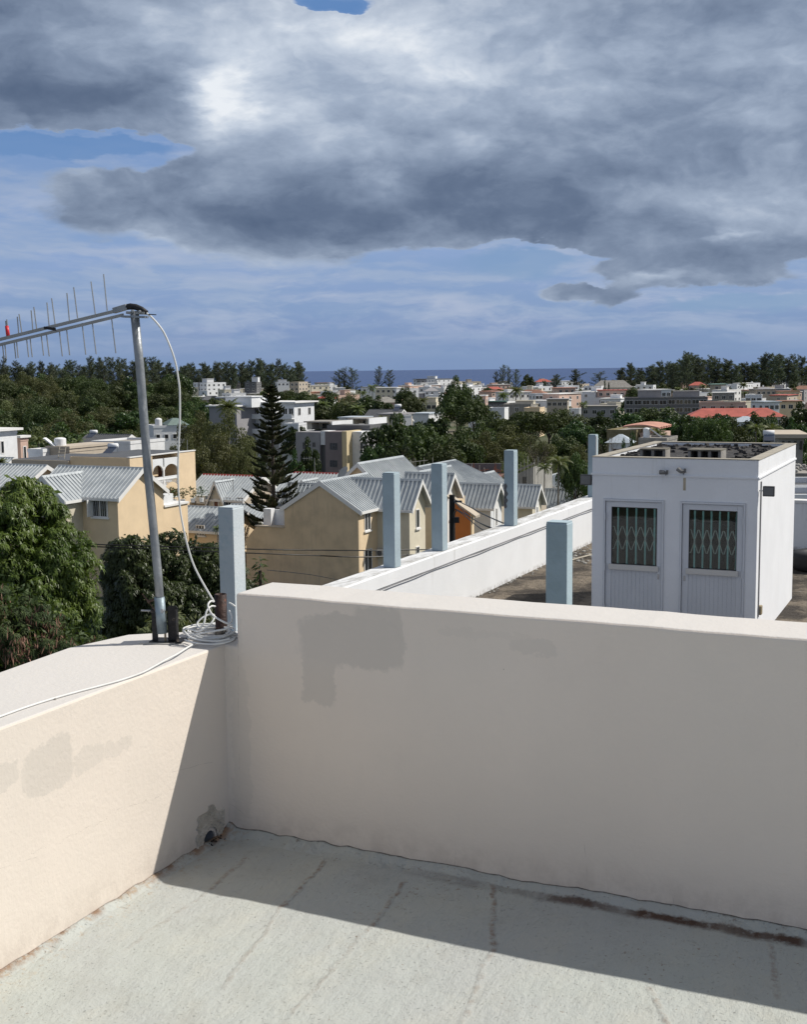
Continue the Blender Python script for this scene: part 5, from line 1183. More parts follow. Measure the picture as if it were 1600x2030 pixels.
# ---- modern grey apartment house in the centre, squared with the grid
def grid_house():
    Yc = 205; a = gr(682, 860, Yc); y0 = a[1]; zb = -21
    g = lambda px, py: hit_gy(px, py, y0)
    x0, x1, x2, x3 = g(580, 860)[0], g(628, 860)[0], g(644, 860)[0], g(682, 860)[0]
    z1, z2 = g(600, 857)[2], g(660, 856)[2]
    T = GT('apartment_building', 'modern grey and mauve apartment building with dark recess in the middle of the view', 'building', x2, y0, zb)
    T.part('wall', MB().box(x0, x1, y0+1.0, y0+11, zb, z1), M_grey, label='light grey left block')
    T.part('recess_wall', MB().box(x1+.01, x2-.01, y0+1.6, y0+9, zb, z1-2.2), M_dgrey, label='near-black recessed bay')
    T.part('recess_head', MB().box(x1+.01, x2-.01, y0+1.2, y0+4, z1-2.19, z1+.2), M_white)
    T.part('wall', MB().box(x2, x3, y0, y0+9, zb, z2), M_mauve, label='mauve grey block')
    T.part('fin_wall', MB().box(x3+.01, x3+.9, y0-.8, y0+6, zb, z2+.15), mat('sand_wall_paint', (.66, .54, .34), .8, .05, 1, 0, 10), label='sand coloured fin wall')
    x4 = x3+2.7; T.part('wall', MB().box(x3+.91, x4, y0+1.2, y0+9, zb, z2), M_white, label='white right block')
    T.part('roof_edge', MB().box(x3-6, x4-.3, y0+5, y0+9.4, z2+.01, z2+.9), M_dgrey)
    for r in (0, 1):
        for (pa, pb, ya, yb, pl) in ((654, 669, 878, 892, 0), (654, 669, 912, 926, 0), (600, 610, 877, 890, 1.0), (619, 625, 877, 886, 1.0)):
            if r: continue
            c, d = hit_gy(pa, ya, y0+pl), hit_gy(pb, yb, y0+pl); wpart(T, 'y', y0+pl, c[0], d[0], d[2], c[2], fm=M_dgrey, gm=mat('curtained_glass', (.10, .11, .14), .2, .4, 4, 0, 10), mull=2, sill=False)
    for (pa, pb, ya, yb) in ((713, 720, 876, 890), (731, 739, 870, 888), (713, 720, 911, 924), (731, 739, 908, 924)):
        c, d = hit_gx(pa, ya, x4), hit_gx(pb, yb, x4); wpart(T, 'x', x4, c[1], d[1], d[2], c[2], fm=M_grey, gm=M_glass, mull=0, sill=False)
    T.part('side_fin', MB().box(x4+.002, x4+.5, hit_gx(722, 880, x4)[1], hit_gx(727, 880, x4)[1], zb, z2-.9), M_grey)
    # roof pavilions
    for (pa, pb, py, dy, wlab) in ((608, 658, 835, 5.5, 'left'), (692, 731, 829, 26, 'right')):
        c, d = hit_gy(pa, py, y0+dy), hit_gy(pb, py, y0+dy); zt = c[2]
        if wlab == 'left': P_ = T
        else: P_ = GT('roof_pavilion', 'white roof pavilion with dark opening on the building behind the mauve one', 'building', c[0], y0+dy, zb)
        if wlab == 'right': P_.part('wall', MB().box(c[0]-1, d[0]+4.5, y0+dy, y0+dy+9, zb, zt-2.2), M_grey)
        P_.part('pavilion_wall', MB().box(c[0], c[0]+1., y0+dy, y0+dy+5, z2+.01, zt-.2).box(d[0]-.01-.6, d[0]-.01, y0+dy, y0+dy+5, z2+.01, zt-.2).box(c[0]+1., d[0]-.61, y0+dy+2.5, y0+dy+5, z2+.01, zt-.2), M_cream)
        P_.part('pavilion_side', MB().box(d[0], d[0]+.2, y0+dy-.3, y0+dy+7.5, z2+.01, zt), M_white)
        P_.part('pavilion_roof', MB().box(c[0]-.2, d[0]-.02, y0+dy-.8, y0+dy+5.2, zt-.19, zt+.02), M_conc)
        P_.part('glass_door', MB().box(c[0]+1.8, c[0]+3.4, y0+dy+2.42, y0+dy+2.49, z2+.01, zt-.5), M_glass)
grid_house()
block('white house front with blue grey curved roof behind the pavilions', 672, 712, 829, 262, 6, M_white, rows=1, cols=2, extras=(('slab', .3, mat('blue_white_roof', (.5, .56, .62))),))
T, a = house('hip_roofed_house', 'grey hip roofed house with solar panels right of the pavilions', (798, 812), 275, 'x', 5.0, 8, 2.6, 4, M_beige, M_slate, zb=-21)
solar(783, 815, 268, 'pair of solar panels on the grey hip roof in the centre', 1.3)
block('small dark veranda house under the hip roof in the centre', 752, 794, 822, 256, 6, M_beige, rows=1, cols=2, ww=1.6, extras=(('slab', .4, M_grey),))
block('white cube beside the veranda house in the centre', 796, 816, 822, 256, 5, M_white, rows=0, cols=0, side_cols=0, rz=.3)
block('long pale blue metal roof in the centre distance', 815, 850, 821, 300, 8, M_white, rows=0, cols=0, extras=(('slab', .2, mat('blue_white_roof', (.5, .56, .62))),))

# ---- middle distance and far town, each at its place
M_cblock = mat('dark_concrete_paint', (.175, .175, .18), .85, .1, .6, .1, 10)
FAR = [
 # label, px0, px1, ytop, Y, depth, mat, rows, cols, rz, extras
 ('dark-windowed left half of the white four storey block in front of the casuarina belt', 391, 416, 758, 800, 12, M_grey, 3, 3, -.3, (('box', .5, 6, 5, 2.4, M_white),)),
 ('bright white four storey block in front of the casuarina belt', 412, 445, 758, 800, 16, M_white, 3, 4, .75, (('box', .4, 5, 5, 2.6), )),
 ('low cream house left of the white four storey block', 365, 392, 768, 780, 10, M_cream, 1, 3, .2, ()),
 ('pale yellow low block between the white block and the grey cube', 446, 476, 759, 900, 12, M_conc, 2, 4, .2, ()),
 ('dark grey cube with a white box on top in front of the left casuarinas', 484, 508, 757, 760, 10, M_dgrey, 2, 2, -.2, (('box', .75, 4, 4, 3., M_white),)),
 ('cluster house, cream with white parapets, below the grey cube', 446, 480, 772, 640, 10, M_ivory, 2, 3, .5, (('box', .3, 3, 3, 2., M_white),)),
 ('white terraced house left of the conifer top', 458, 486, 779, 560, 9, M_white, 2, 2, .6, (('box', .6, 3, 3, 1.8),)),
 ('tiny white house right of the conifer top', 550, 573, 757, 880, 9, M_white, 1, 3, .3, (('box', .5, 6, 4, 1.6),)),
 ('tall beige house with a grey gable right of the conifer top', 574, 592, 757, 780, 12, M_beige, 3, 2, -.44, ()),
 ('sunlit cream terraces beside the beige gabled house', 592, 615, 761, 790, 10, M_ivory, 2, 3, .5, (('slab', .4),)),
 ('cream low house on the shore left of the first tree pair', 618, 652, 764, 850, 10, M_ivory, 1, 3, .5, (('slab', .3),)),
 ('pale house under the pair of feathery shore trees', 668, 684, 769, 780, 8, M_white, 1, 2, .4, (('slab', .3),)),
 ('small pale house right of the pair of feathery shore trees', 690, 704, 772, 700, 8, M_ivory, 1, 2, .3, ()),
 ('white house with a grey gable roof left of the long veranda building', 715, 745, 768, 720, 9, M_white, 1, 2, -.3, (('slab', .4, M_grey),)),
 ('long veranda building with dark openings below the white hotel', 744, 786, 769, 640, 12, M_ivory, 2, 4, -.3, (('slab', .5),)),
 ('bright wing of the veranda building next to the hotel', 786, 830, 770, 640, 12, M_white, 2, 3, .55, ()),
 ('left half of the five storey white hotel on the shore', 826, 868, 752, 1120, 18, M_grey, 4, 5, -.35, (('box', .6, 8, 6, 3., M_white), ('slab', .5, M_dgrey))),
 ('sunlit right half of the five storey white hotel on the shore', 866, 904, 751, 1120, 30, M_white, 3, 4, .8, (('slab', .5, M_dgrey),)),
 ('grey white house below the hotel between the palms', 848, 872, 782, 520, 8, M_white, 1, 2, -.3, ()),
 ('pale stepped house left of the tall leafy tree', 835, 865, 797, 430, 8, M_ivory, 1, 3, -.3, (('box', .5, 4, 3, 1.7),)),
 ('white roofed house just right of the tall leafy tree', 926, 948, 764, 900, 10, M_white, 1, 3, .4, (('box', .5, 4, 4, 2.),)),
 ('narrow modern tower with white, grey and peach stripes right of the tall leafy tree', 929, 950, 784, 400, 8, M_white, 2, 2, -.2, ()),
 ('peach side of the striped modern tower', 950, 963, 785, 402, 6, M_pink, 2, 1, -.2, (('slab', .15, M_trim),)),
 ('green roofed dark house right of the striped tower', 965, 1000, 797, 430, 8, M_dgrey, 1, 3, -.2, (('slab', .5, mat('dark_green_roof', (.05, .11, .09))),)),
 ('grey and sand house with a square window in the middle right distance', 998, 1052, 801, 400, 10, M_conc, 1, 3, -.3, (('box', .7, 6, 4, 1.2, M_cream),)),
 ('low pale wall house in front of the green roofed one', 968, 1000, 808, 380, 6, M_white, 0, 0, -.3, ()),
 ('small brown roofed house below the four slim shore trees', 956, 985, 773, 760, 9, M_beige, 1, 3, -.3, (('slab', .6, M_brownroof),)),
 ('red-brown roofed house right of the four slim shore trees', 1000, 1024, 771, 780, 9, M_beige, 1, 2, -.3, (('slab', .6, M_brownroof),)),
 ('white angular house by the round dark tree', 1052, 1068, 768, 760, 8, M_white, 1, 2, .5, (('slab', .4),)),
 ('white low house right of the round dark tree', 1062, 1084, 780, 560, 8, M_white, 1, 3, .3, ()),
 ('grey roofed double house in the right middle distance', 1085, 1125, 792, 470, 9, M_beige, 1, 4, -.2, (('slab', .5, M_grey),)),
 ('yellow parapet house just above the dark domed trees', 1040, 1070, 808, 370, 8, M_yellow, 0, 0, -.3, ()),
 ('pink roofed house with white balcony wall left of the big grey roof', 1106, 1142, 769, 640, 10, M_pink, 1, 3, .2, (('slab', .8, M_pinkroof), )),
 ('white upper storey house behind the pink roofed one', 1118, 1150, 764, 760, 9, M_white, 1, 3, .4, (('tank', .7),)),
 ('mauve white house with a grey roof above the right dark trees', 1154, 1222, 806, 400, 10, M_grey, 1, 4, -.2, (('slab', .4, M_conc),)),
 ('cream stair wall beside the mauve white house', 1222, 1232, 797, 405, 5, M_ivory, 0, 0, .5, ()),
 ('red roofed terrace with pink tile work below the big grey roof', 1186, 1240, 774, 560, 10, M_pink, 1, 4, -.2, (('slab', .5, M_redroof),)),
 ('left wing of the long dark concrete apartment block on the right', 1242, 1322, 788, 430, 12, M_cblock, 3, 5, -.15, (('box', .6, 8, 6, 2.6, M_grey),)),
 ('right wing of the long dark concrete apartment block on the right', 1326, 1402, 787, 440, 12, M_cblock, 3, 5, -.15, (('box', .5, 9, 6, 2.2, M_grey),)),
 ('white penthouse floor above the dark concrete block', 1284, 1332, 773, 470, 8, M_white, 1, 5, .2, (('slab', .3),)),
 ('concrete frame building with open cells behind the dark block', 1416, 1456, 779, 480, 9, M_conc, 2, 3, -.2, (('slab', .2),)),
 ('peach house with brown window band in front of the concrete frame', 1390, 1476, 797, 330, 9, M_pink, 1, 5, -.25, ()),
 ('sunlit cream end of the peach house on the right', 1466, 1492, 795, 335, 8, M_ivory, 1, 1, .6, ()),
 ('white stepped building with dark openings right of the concrete frame', 1480, 1510, 783, 430, 8, M_white, 2, 3, -.3, ()),
 ('pale blue roofed houses near the right edge', 1515, 1548, 797, 400, 8, M_white, 1, 3, .3, (('slab', .5, mat('blue_white_roof', (.5, .56, .62))),)),
 ('brown tiled house at the right edge of the far town', 1548, 1590, 796, 420, 9, M_yellow, 1, 3, -.2, (('slab', .6, M_brownroof),)),
 ('cream house high on the right below the right casuarinas', 1545, 1590, 776, 620, 10, M_yellow, 2, 4, .4, (('slab', .6, M_brownroof),)),
 ('grey roofed house right of the concrete frame', 1500, 1540, 772, 620, 10, M_beige, 1, 4, .1, (('slab', .6, M_grey),)),
 ('green roofed pavilion among the right casuarinas', 1416, 1440, 762, 640, 8, M_beige, 1, 2, 0, (('slab', 1., mat('mint_roof', (.35, .55, .48))),)),
]
for (lab, a, b, yt, Y, dp, m_, rows, cols, rz, ex) in FAR:
    block(lab, a, b, yt, Y, dp, m_, rows, cols, rz, name='town_house' if Y > 350 else 'flat_roofed_building', extras=ex, ww=(2.5 if m_ is M_cblock else 1.5) if Y > 350 else 1.3, wh=1.6 if m_ is M_cblock else 1.4)
# big hip roofs
def hiproof(label, px, py, Y, w_, d_, h_, wallh, wm, rm, rz=-.3, name='hip_roofed_house'):
    p = onY(px, py, Y); zt = p[2]; zb = ground_z(Y)-.3; T = Thing(name, label, 'house', (p[0], p[1], zb+EZ), rz); H = zt-zb
    T.part('wall', MB().box(-w_/2+.5, w_/2-.5, .5, d_-.5, 0, H-h_), wm)
    r = w_/2-d_/2 if w_ > d_ else .5
    T.part('roof', MB().hexa([(-w_/2, 0, H-h_+.01), (w_/2, 0, H-h_+.01), (w_/2, d_, H-h_+.01), (-w_/2, d_, H-h_+.01)], [(-r, d_/2-.1, H), (r, d_/2-.1, H), (r, d_/2+.1, H), (-r, d_/2+.1, H)]), rm)
    me = winmesh(1.2, 1.2, M_glass, M_trim)
    for k in range(int(w_/3)): T.inst('window', me, (-w_/2+1.5+k*3, .498, H-h_-1.3))
    return T
hiproof('big grey roofed mansion with cypress trees at its front', 1215, 754, 760, 26, 12, 4.5, 6, M_ivory, M_conc, -.15)
hiproof('long low house with a salmon red roof on the right', 1462, 810, 300, 24, 8, 2.0, 3, M_ivory, M_redroof, -.12)
hiproof('small dormered end of the salmon red roof on the right', 1400, 813, 292, 9, 7, 1.8, 3, M_ivory, M_redroof, -.12)
hiproof('right end gable of the salmon red roof', 1520, 811, 296, 9, 7, 1.9, 3, M_ivory, M_redroof, -.12)
hiproof('pale blue hip roof between trees left of the stair house roof', 1228, 862, 150, 3.6, 3.2, 1.0, 3, M_white, mat('blue_white_roof', (.5, .56, .62)), -.3)
hiproof('small light blue roof among the trees on the right', 1478, 826, 250, 6, 5, 1.1, 3, M_white, mat('blue_white_roof', (.5, .56, .62)), -.3)
hiproof('brown tile roofed house just right of the hotel', 905, 772, 700, 12, 9, 2.5, 4, M_beige, M_brownroof, .3)
hiproof('red-brown roofed house left of the pink roofed one', 1085, 766, 820, 12, 9, 2.5, 4, M_beige, M_brownroof, .3)
# vaulted salmon roof house, stair house side
T, W_, H_ = block('olive flat roofed house carrying a salmon ribbed vault, right middle ground', 1206, 1260, 852, 168, 11, mat('olive_wall_paint', (.26, .22, .12)), 1, 2, -.44, extras=())
for k in range(5):
    b = MB(); n = 8; x_ = W_/2-.3; 
    r0 = [(1.0+k*1.5+u*1.35, 0, 0) for u in (0, 1)]
    vs = []
    for j in range(n+1):
        t_ = j/n; xx = W_/2-2.2+5.2*t_; zz = H_+.25+1.0*math.sin(math.pi*(.25+.55*t_))-.55
        vs += [(xx, r0[0][0], zz), (xx, r0[1][0], zz+.12), (xx, r0[1][0], zz-.08), (xx, r0[0][0], zz-.2)]
    fs = []
    for j in range(n): fs += [(j*4, (j+1)*4, (j+1)*4+1, j*4+1), (j*4+3, j*4+2, (j+1)*4+2, (j+1)*4+3), (j*4, j*4+3, (j+1)*4+3, (j+1)*4), (j*4+1, (j+1)*4+1, (j+1)*4+2, j*4+2)]
    b.add(vs, fs); T.part('vault_rib', b, M_pinkroof)
T.part('vault_wall', MB().box(W_/2+.2, W_/2+2.8, 1.2, 8.5, -0, H_-.5), M_pink)
block('flat roofed house with cream end wall in front of the vaulted roof', 1270, 1320, 868, 152, 6, M_conc, 0, 0, -.44, extras=())
p = onY(1287, 868, 153); D = Thing('water_tank', 'white round tank with a slanting white panel right of the salmon vault', 'water tank', (p[0], p[1], p[2]+EZ)); b = MB(); b.tube([(-.3, 0, 0), (-.3, 0, 1.1)], .42, 16); b.ball((-.3, 0, 1.1), .42, 16, 4, .5, True); D.part('tank', b, M_white)
D.part('slanting_panel', MB().hexa([(.1, -.4, 1.1), (1.6, -.4, .0), (1.6, .4, .0), (.1, .4, 1.1)], [(.1, -.4, 1.25), (1.6, -.4, .15), (1.6, .4, .15), (.1, .4, 1.25)]), M_white)
# right edge: open shelter on posts, heater, flat roofs below
T, W_, H_ = block('grey house with an overhanging flat roof at the right edge', 1548, 1592, 868, 78, 5, M_conc, 0, 0, -.2, base=-12, extras=(('slab', .35, M_beige),))
for k in range(4):
    T.part('window', MB().box(-W_/2+.15+k*W_/4, -W_/2+W_/4-.05+k*W_/4, -.06, -.003, H_-.75, H_-.2), M_glass)
solar(1515, 877, 74, 'grey blue solar panel on a frame behind the stair house roof', .62)
block('flat roof level of the terraced grey building right of the stair house, upper step', 1560, 1660, 938, 62, 5, M_conc, 0, 0, -.1, base=-14, name='terraced_building')
block('lower step of the terraced grey building right of the stair house', 1562, 1660, 962, 52, 4, M_white, 0, 0, -.1, base=-14, name='terraced_building', roofm=M_slate)
block('lowest white edged step of the terraced grey building', 1560, 1660, 980, 46, 3, M_white, 0, 0, -.1, base=-14, name='terraced_building', roofm=M_slate)
b = MB()
for k in range(60):
    x_ = rnd.uniform(-2, 2.2); b.ball((x_, rnd.uniform(0, 1.5), rnd.uniform(0, .25)), rnd.uniform(.06, .2), 5, 3, .7)
p = onY(1588, 935, 62.5); ob = single('rubble', b, M_stone, 'heap of grey rubble on the terraced building at the right edge', 'rubble', (p[0], p[1], p[2]+EZ)); ob['kind'] = 'stuff'

# ---- random remainder of the far town
wall_ms = [('white', M_white), ('cream', M_ivory), ('white', M_white), ('beige', M_beige), ('white', M_white), ('pale grey', M_trim), ('pink', M_pink), ('cream', M_ivory), ('grey', M_grey)]
place = [(360, 'left of the conifer top'), (560, 'left of the hotel'), (830, 'near the white hotel'), (930, 'right of the hotel'), (1060, 'past the slim shore trees'), (1250, 'above the dark concrete block'), (1420, 'under the right casuarinas')]
rr = random.Random(77)
for i in range(300):
    Y = rr.uniform(470, 1150); px = rr.uniform(365, 1820); wd = rr.uniform(8, 17); h_ = rr.choice([3.4, 4, 6.3, 6.6, 9.0]); zt = ground_z(Y)+h_
    px1 = px+wd*F_PX/Y*.9
    if 650 < px < 800 and Y > 900: continue
    if px < 560 and Y < 540: continue
    yt = 731-.011*(px-800)+(-zt)*F_PX/Y
    if px < 600 and yt < 757: continue
    nm, m_ = rr.choice(wall_ms); where = [w_ for x_, w_ in place if x_ <= px+6 or x_ == 360][-1]
    far_ = 'nearer' if Y < 700 else ('distant' if Y < 950 else 'very distant')
    st_ = {3.4: 'low', 4: 'single storey', 6.3: 'two storey', 6.6: 'flat roofed two storey', 9.0: 'three storey'}[h_]
    ex = []
    if rr.random() < .45: ex.append(('box', rr.uniform(.2, .8), rr.uniform(2.5, 5), 3, rr.uniform(1.4, 2.6)))
    if rr.random() < .3: ex.append(('tank', rr.uniform(.1, .9)))
    rm = rr.random()
    if rm < .12: ex = [('slab', .5, rr.choice([M_redroof, M_brownroof, M_brownroof, M_pinkroof]))]
    elif rm < .5: ex.append(('slab', .4))
    rz_ = rr.choice([-.44, -.2, .5, .7, .9, .8, 1.0])
    if rr.random() < .22 and rm < .5:
        T = hiproof('%s %s house with a hipped roof %s' % (far_, nm, where), px, yt-4, Y, wd, 8, 2.2, 4, m_, rr.choice([M_redroof, M_brownroof, M_slate, M_grey, M_conc]), rr.uniform(-.5, .6)); T.o['group'] = 'small houses of the far town'; T.o.name = 'town_house'
    else:
        block('%s %s %s house %s' % (far_, nm, st_, where), px, px1, yt, Y, rr.uniform(7, 12), m_, int(h_/3), rr.choice([2, 3, 4]), rz_, name='town_house', extras=ex, ww=1.5, wh=1.4, group='small houses of the far town', side_cols=1, par=.3)

# ================================================================== TREES
def quadmesh(name, P, m, sharp=False):
    n = len(P); me = bpy.data.meshes.new(name); me.vertices.add(n*4); me.loops.add(n*4); me.polygons.add(n)
    me.vertices.foreach_set('co', np.ascontiguousarray(P, dtype=np.float32).ravel()); me.loops.foreach_set('vertex_index', np.arange(n*4, dtype=np.int32))
    me.polygons.foreach_set('loop_start', np.arange(0, n*4, 4, dtype=np.int32)); me.polygons.foreach_set('loop_total', np.full(n, 4, dtype=np.int32))
    me.update(calc_edges=True); me.materials.append(m); return me
def unit(v): return v/np.maximum(np.linalg.norm(v, axis=1, keepdims=True), 1e-9)
def rhombs(rs, C, N, a, b, along=None):
    """leaf shaped faces at C, roughly facing N; a half length, b half width"""
    n = len(C); T = rs.normal(size=(n, 3)) if along is None else along+rs.normal(size=(n, 3))*.25
    T = unit(T-(T*N).sum(1, keepdims=True)*N) if along is None else unit(T); B = unit(np.cross(N, T))
    a = np.broadcast_to(a, (n,))[:, None]; b = np.broadcast_to(b, (n,))[:, None]
    return np.stack([C-T*a, C+B*b-T*a*.1, C+T*a, C-B*b-T*a*.1], 1)
def clump_cloud(rs, cl, n, a, b, jit=.9):
    """n leaves over clumps cl (x, y, z, r): mostly on the upper outer shell of each clump"""
    w_ = cl[:, 3]**2; idx = rs.choice(len(cl), n, p=w_/w_.sum()); c = cl[idx]
    d = unit(rs.normal(size=(n, 3))+np.array([0, 0, .35])); r = c[:, 3:4]*(1-.45*rs.rand(n, 1)**2)
    C = c[:, :3]+d*r*np.array([1, 1, .8]); N = unit(d+rs.normal(size=(n, 3))*jit*.6)
    return rhombs(rs, C, N, a*(.7+.6*rs.rand(n)), b*(.7+.6*rs.rand(n)))
def crown_clumps(rs, n, R, H, zc, r0, flat_=-.25):
    out = []
    while len(out) < n:
        d = rs.normal(size=3); d /= np.linalg.norm(d)
        if d[2] < flat_: continue
        k = (.45+.55*rs.rand()**.5)*(1+.16*math.sin(d[0]*5+1)*math.cos(d[1]*4))
        r = r0*(.55+.75*rs.rand())
        out.append((d[0]*R*k, d[1]*R*k, zc+d[2]*H*k, r))
    return np.array(out)
def trunk_mb(rs, h, r, crown, nb=6):
    b = MB(); b.tube([(0, 0, -.5), (.05*h*(rs.rand()-.5), .05*h*(rs.rand()-.5), h*.5), (0, 0, h)], [r, r*.75, r*.5], 7)
    for k in range(nb):
        c = crown[rs.randint(len(crown))]; s_ = h*(.5+.4*rs.rand()); m_ = np.array([c[0]*.4, c[1]*.4, s_+(c[2]-s_)*.6])
        b.tube([(0, 0, s_), tuple(m_), tuple(c[:3])], [r*.4, r*.25, r*.08], 5)
    return b
def proto(name, crown_me, trunk_b, bark, label='', cat='tree'):
    o = link(name, None); o['label'] = label; o['category'] = cat
    link('crown', crown_me, o); link('trunk', trunk_b.mesh('trunk', bark), o); return o
def broad(seed, n, R, H, zc, r0, nc, a, b, m, bark=M_bark, th=None, flat_=-.25):
    rs = np.random.RandomState(seed); cl = crown_clumps(rs, nc, R, H, zc, r0, flat_)
    me = quadmesh('crown', clump_cloud(rs, cl, n, a, b), m)
    return proto('broadleaf_tree', me, trunk_mb(rs, th or zc*.9, .28, cl), bark)
PR = {}
PR['round'] = [broad(1, 7000, 4.2, 3.6, 6.2, 1.15, 46, .20, .13, M_leaf_a), broad(2, 7000, 4.6, 3.2, 6.3, 1.3, 40, .21, .13, M_leaf_a), broad(3, 7000, 3.8, 4.2, 6.0, 1.1, 48, .20, .12, M_leaf_a)]
PR['olive'] = [broad(4, 8000, 4.6, 3.4, 6.0, 1.1, 52, .13, .08, M_leaf_b, M_barkgrey), broad(5, 8000, 4.2, 3.8, 6.0, 1.0, 60, .13, .08, M_leaf_b, M_barkgrey)]
PR['flat'] = [broad(6, 8000, 5.5, 1.9, 7.4, 1.3, 55, .17, .10, M_leaf_a, flat_=.0), broad(7, 8000, 5.2, 2.2, 7.2, 1.2, 55, .17, .10, M_leaf_a, flat_=.0)]
PR['dark'] = [broad(8, 7000, 4.2, 4.0, 6.0, 1.1, 50, .22, .14, M_leaf_dark), broad(9, 7000, 4.4, 3.6, 6.2, 1.2, 44, .22, .14, M_leaf_dark)]
PR['far'] = [broad(20+k, 1500, 4.4, 3.5, 5.8, 1.3, 30, .42, .28, M_leaf_a) for k in range(3)]+[broad(25, 1500, 4.4, 3.5, 5.8, 1.2, 30, .40, .26, M_leaf_b)]
def casuarina(seed, n, wisp=.5, lean=0.):
    rs = np.random.RandomState(seed); H = 20.; C = []; A_ = []; sz = []
    b = MB(); b.tube([(0, 0, -1), (lean*2, 0, H*.5), (lean*5, 0, H*.97)], [.32, .2, .04], 6)
    nb = 46
    for k in range(nb):
        t = .22+.76*(k/nb)**.9+rs.normal(0, .01); az_ = rs.rand()*6.283; L = (1-t)**.55*4.6*(.5+.8*rs.rand())+.7
        if rs.rand() < .12: L *= 1.4
        up = .45+.9*rs.rand(); d = np.array([math.cos(az_), math.sin(az_), up]); d /= np.linalg.norm(d); p0 = np.array([lean*5*t, 0, H*t])
        b.tube([tuple(p0), tuple(p0+d*L)], [.06, .015], 4, cap=False)
        m_ = int(n/nb*(L/3.)**1.1)
        s_ = rs.rand(m_)**.8*.95+.12; pts = p0+d*L*s_[:, None]+rs.normal(size=(m_, 3))*(.22+.30*(1-s_[:, None]))*np.array([1, 1, .9])
        C.append(pts); al = d+np.array([0, 0, .25])+rs.normal(size=(m_, 3))*wisp; A_.append(unit(al))
    C = np.concatenate(C); A_ = np.concatenate(A_); N = unit(np.cross(A_, rs.normal(size=C.shape)))
    P = rhombs(rs, C, N, .42*(.6+.8*rs.rand(len(C))), .085*(.7+.6*rs.rand(len(C))), A_)
    o = proto('casuarina_tree', quadmesh('crown', P, M_leaf_c), b, M_bark); return o
PR['cas'] = [casuarina(31, 3400, .5), casuarina(32, 3200, .65, .25), casuarina(33, 3000, .6, -.3), casuarina(34, 3800, .5)]
PR['casslim'] = [casuarina(35, 1500, .5, .3), casuarina(36, 1500, .5, -.2)]
def palm(seed, m=M_leaf_p, nf=20, L=2.9, droop=1.1, h=8., name='palm_tree'):
    rs = np.random.RandomState(seed); P = []
    b = MB(); b.tube([(0, 0, -.5), (.15, 0, h*.5), (.0, 0, h)], [.22, .16, .14], 8)
    for k in range(nf):
        az_ = k*2.399+rs.rand()*.3; e0 = 1.25-1.6*(k/nf)+rs.normal(0, .08); d = np.array([math.cos(az_), math.sin(az_)]); n = 14; pos = np.array([0, 0, h]); L_ = L*(.85+.3*rs.rand()); pts = []
        for j in range(n+1):
            e = e0-droop*(j/n)**1.3*1.3; pts.append(pos.copy()); st = L_/n; pos = pos+np.array([d[0]*math.cos(e)*st, d[1]*math.cos(e)*st, math.sin(e)*st])
        side = np.array([-d[1], d[0], 0])
        for j in range(1, n+1):
            p = pts[j]; t = j/n; ll = .62*math.sin(math.pi*min(1, t*.85+.12))*L_/2.9+.08; T = (pts[j]-pts[j-1]); T /= np.linalg.norm(T)
            for s_ in (-1, 1):
                for q in (0, .5):
                    pp = pts[j-1]+(pts[j]-pts[j-1])*q; dd = side*s_*.8+T*.5+np.array([0, 0, -.35-.3*rs.rand()]); dd /= np.linalg.norm(dd); w_ = T*.055
                    P.append([pp-w_, pp+w_, pp+dd*ll+w_*.3, pp+dd*ll-w_*.3])
    o = link(name, None); o['label'] = ''; o['category'] = 'palm tree'
    link('crown', quadmesh('crown', np.array(P), m), o); link('trunk', b.mesh('trunk', M_barkgrey), o); return o
PR['palm'] = [palm(41), palm(42, nf=18, droop=1.3), palm(43, nf=24, L=2.6, droop=.9)]
def bare(seed, h=7., m=M_twig, n0=7):
    rs = np.random.RandomState(seed); b = MB()
    def grow(p, d, L, r, lv):
        q = p+d*L; mid = p+d*L*.5+Vector(rs.normal(0, .04*L, 3)); b.tube([tuple(p), tuple(mid), tuple(q)], [r, r*.8, r*.6], 5 if lv < 2 else 3, cap=False)
        if lv >= 4: return
        for k in range(3 if lv < 3 else 2):
            nd = (d+Vector(rs.normal(0, .55, 3))+Vector((0, 0, .12))).normalized(); grow(p+d*L*(.55+.45*rs.rand()), nd, L*(.6+.2*rs.rand()), r*.55, lv+1)
    for k in range(n0): grow(Vector((0, 0, 0)) if k < 2 else Vector((0, 0, h*.12*k/2)), (Vector((rs.normal(0, .45), rs.normal(0, .45), 1))).normalized(), h*.36, .09, 0)
    o = link('bare_tree', None); o['label'] = ''; o['category'] = 'tree'; link('branches', b.mesh('branches', m), o); return o
PR['bare'] = [bare(51), bare(52)]
PR['dead'] = [bare(53, 7., mat('bleached_branches', (.45, .42, .38)), 3)]
HT = {'round': (9.9, 4.7), 'olive': (9.6, 5.0), 'flat': (9.7, 6.0), 'dark': (10.2, 4.7), 'far': (9.5, 5.0), 'cas': (20.5, 4.0), 'casslim': (20.3, 3.0), 'palm': (9.9, 2.7), 'bare': (7., 3.), 'dead': (7., 3.)}
used = set(); tr = random.Random(5)
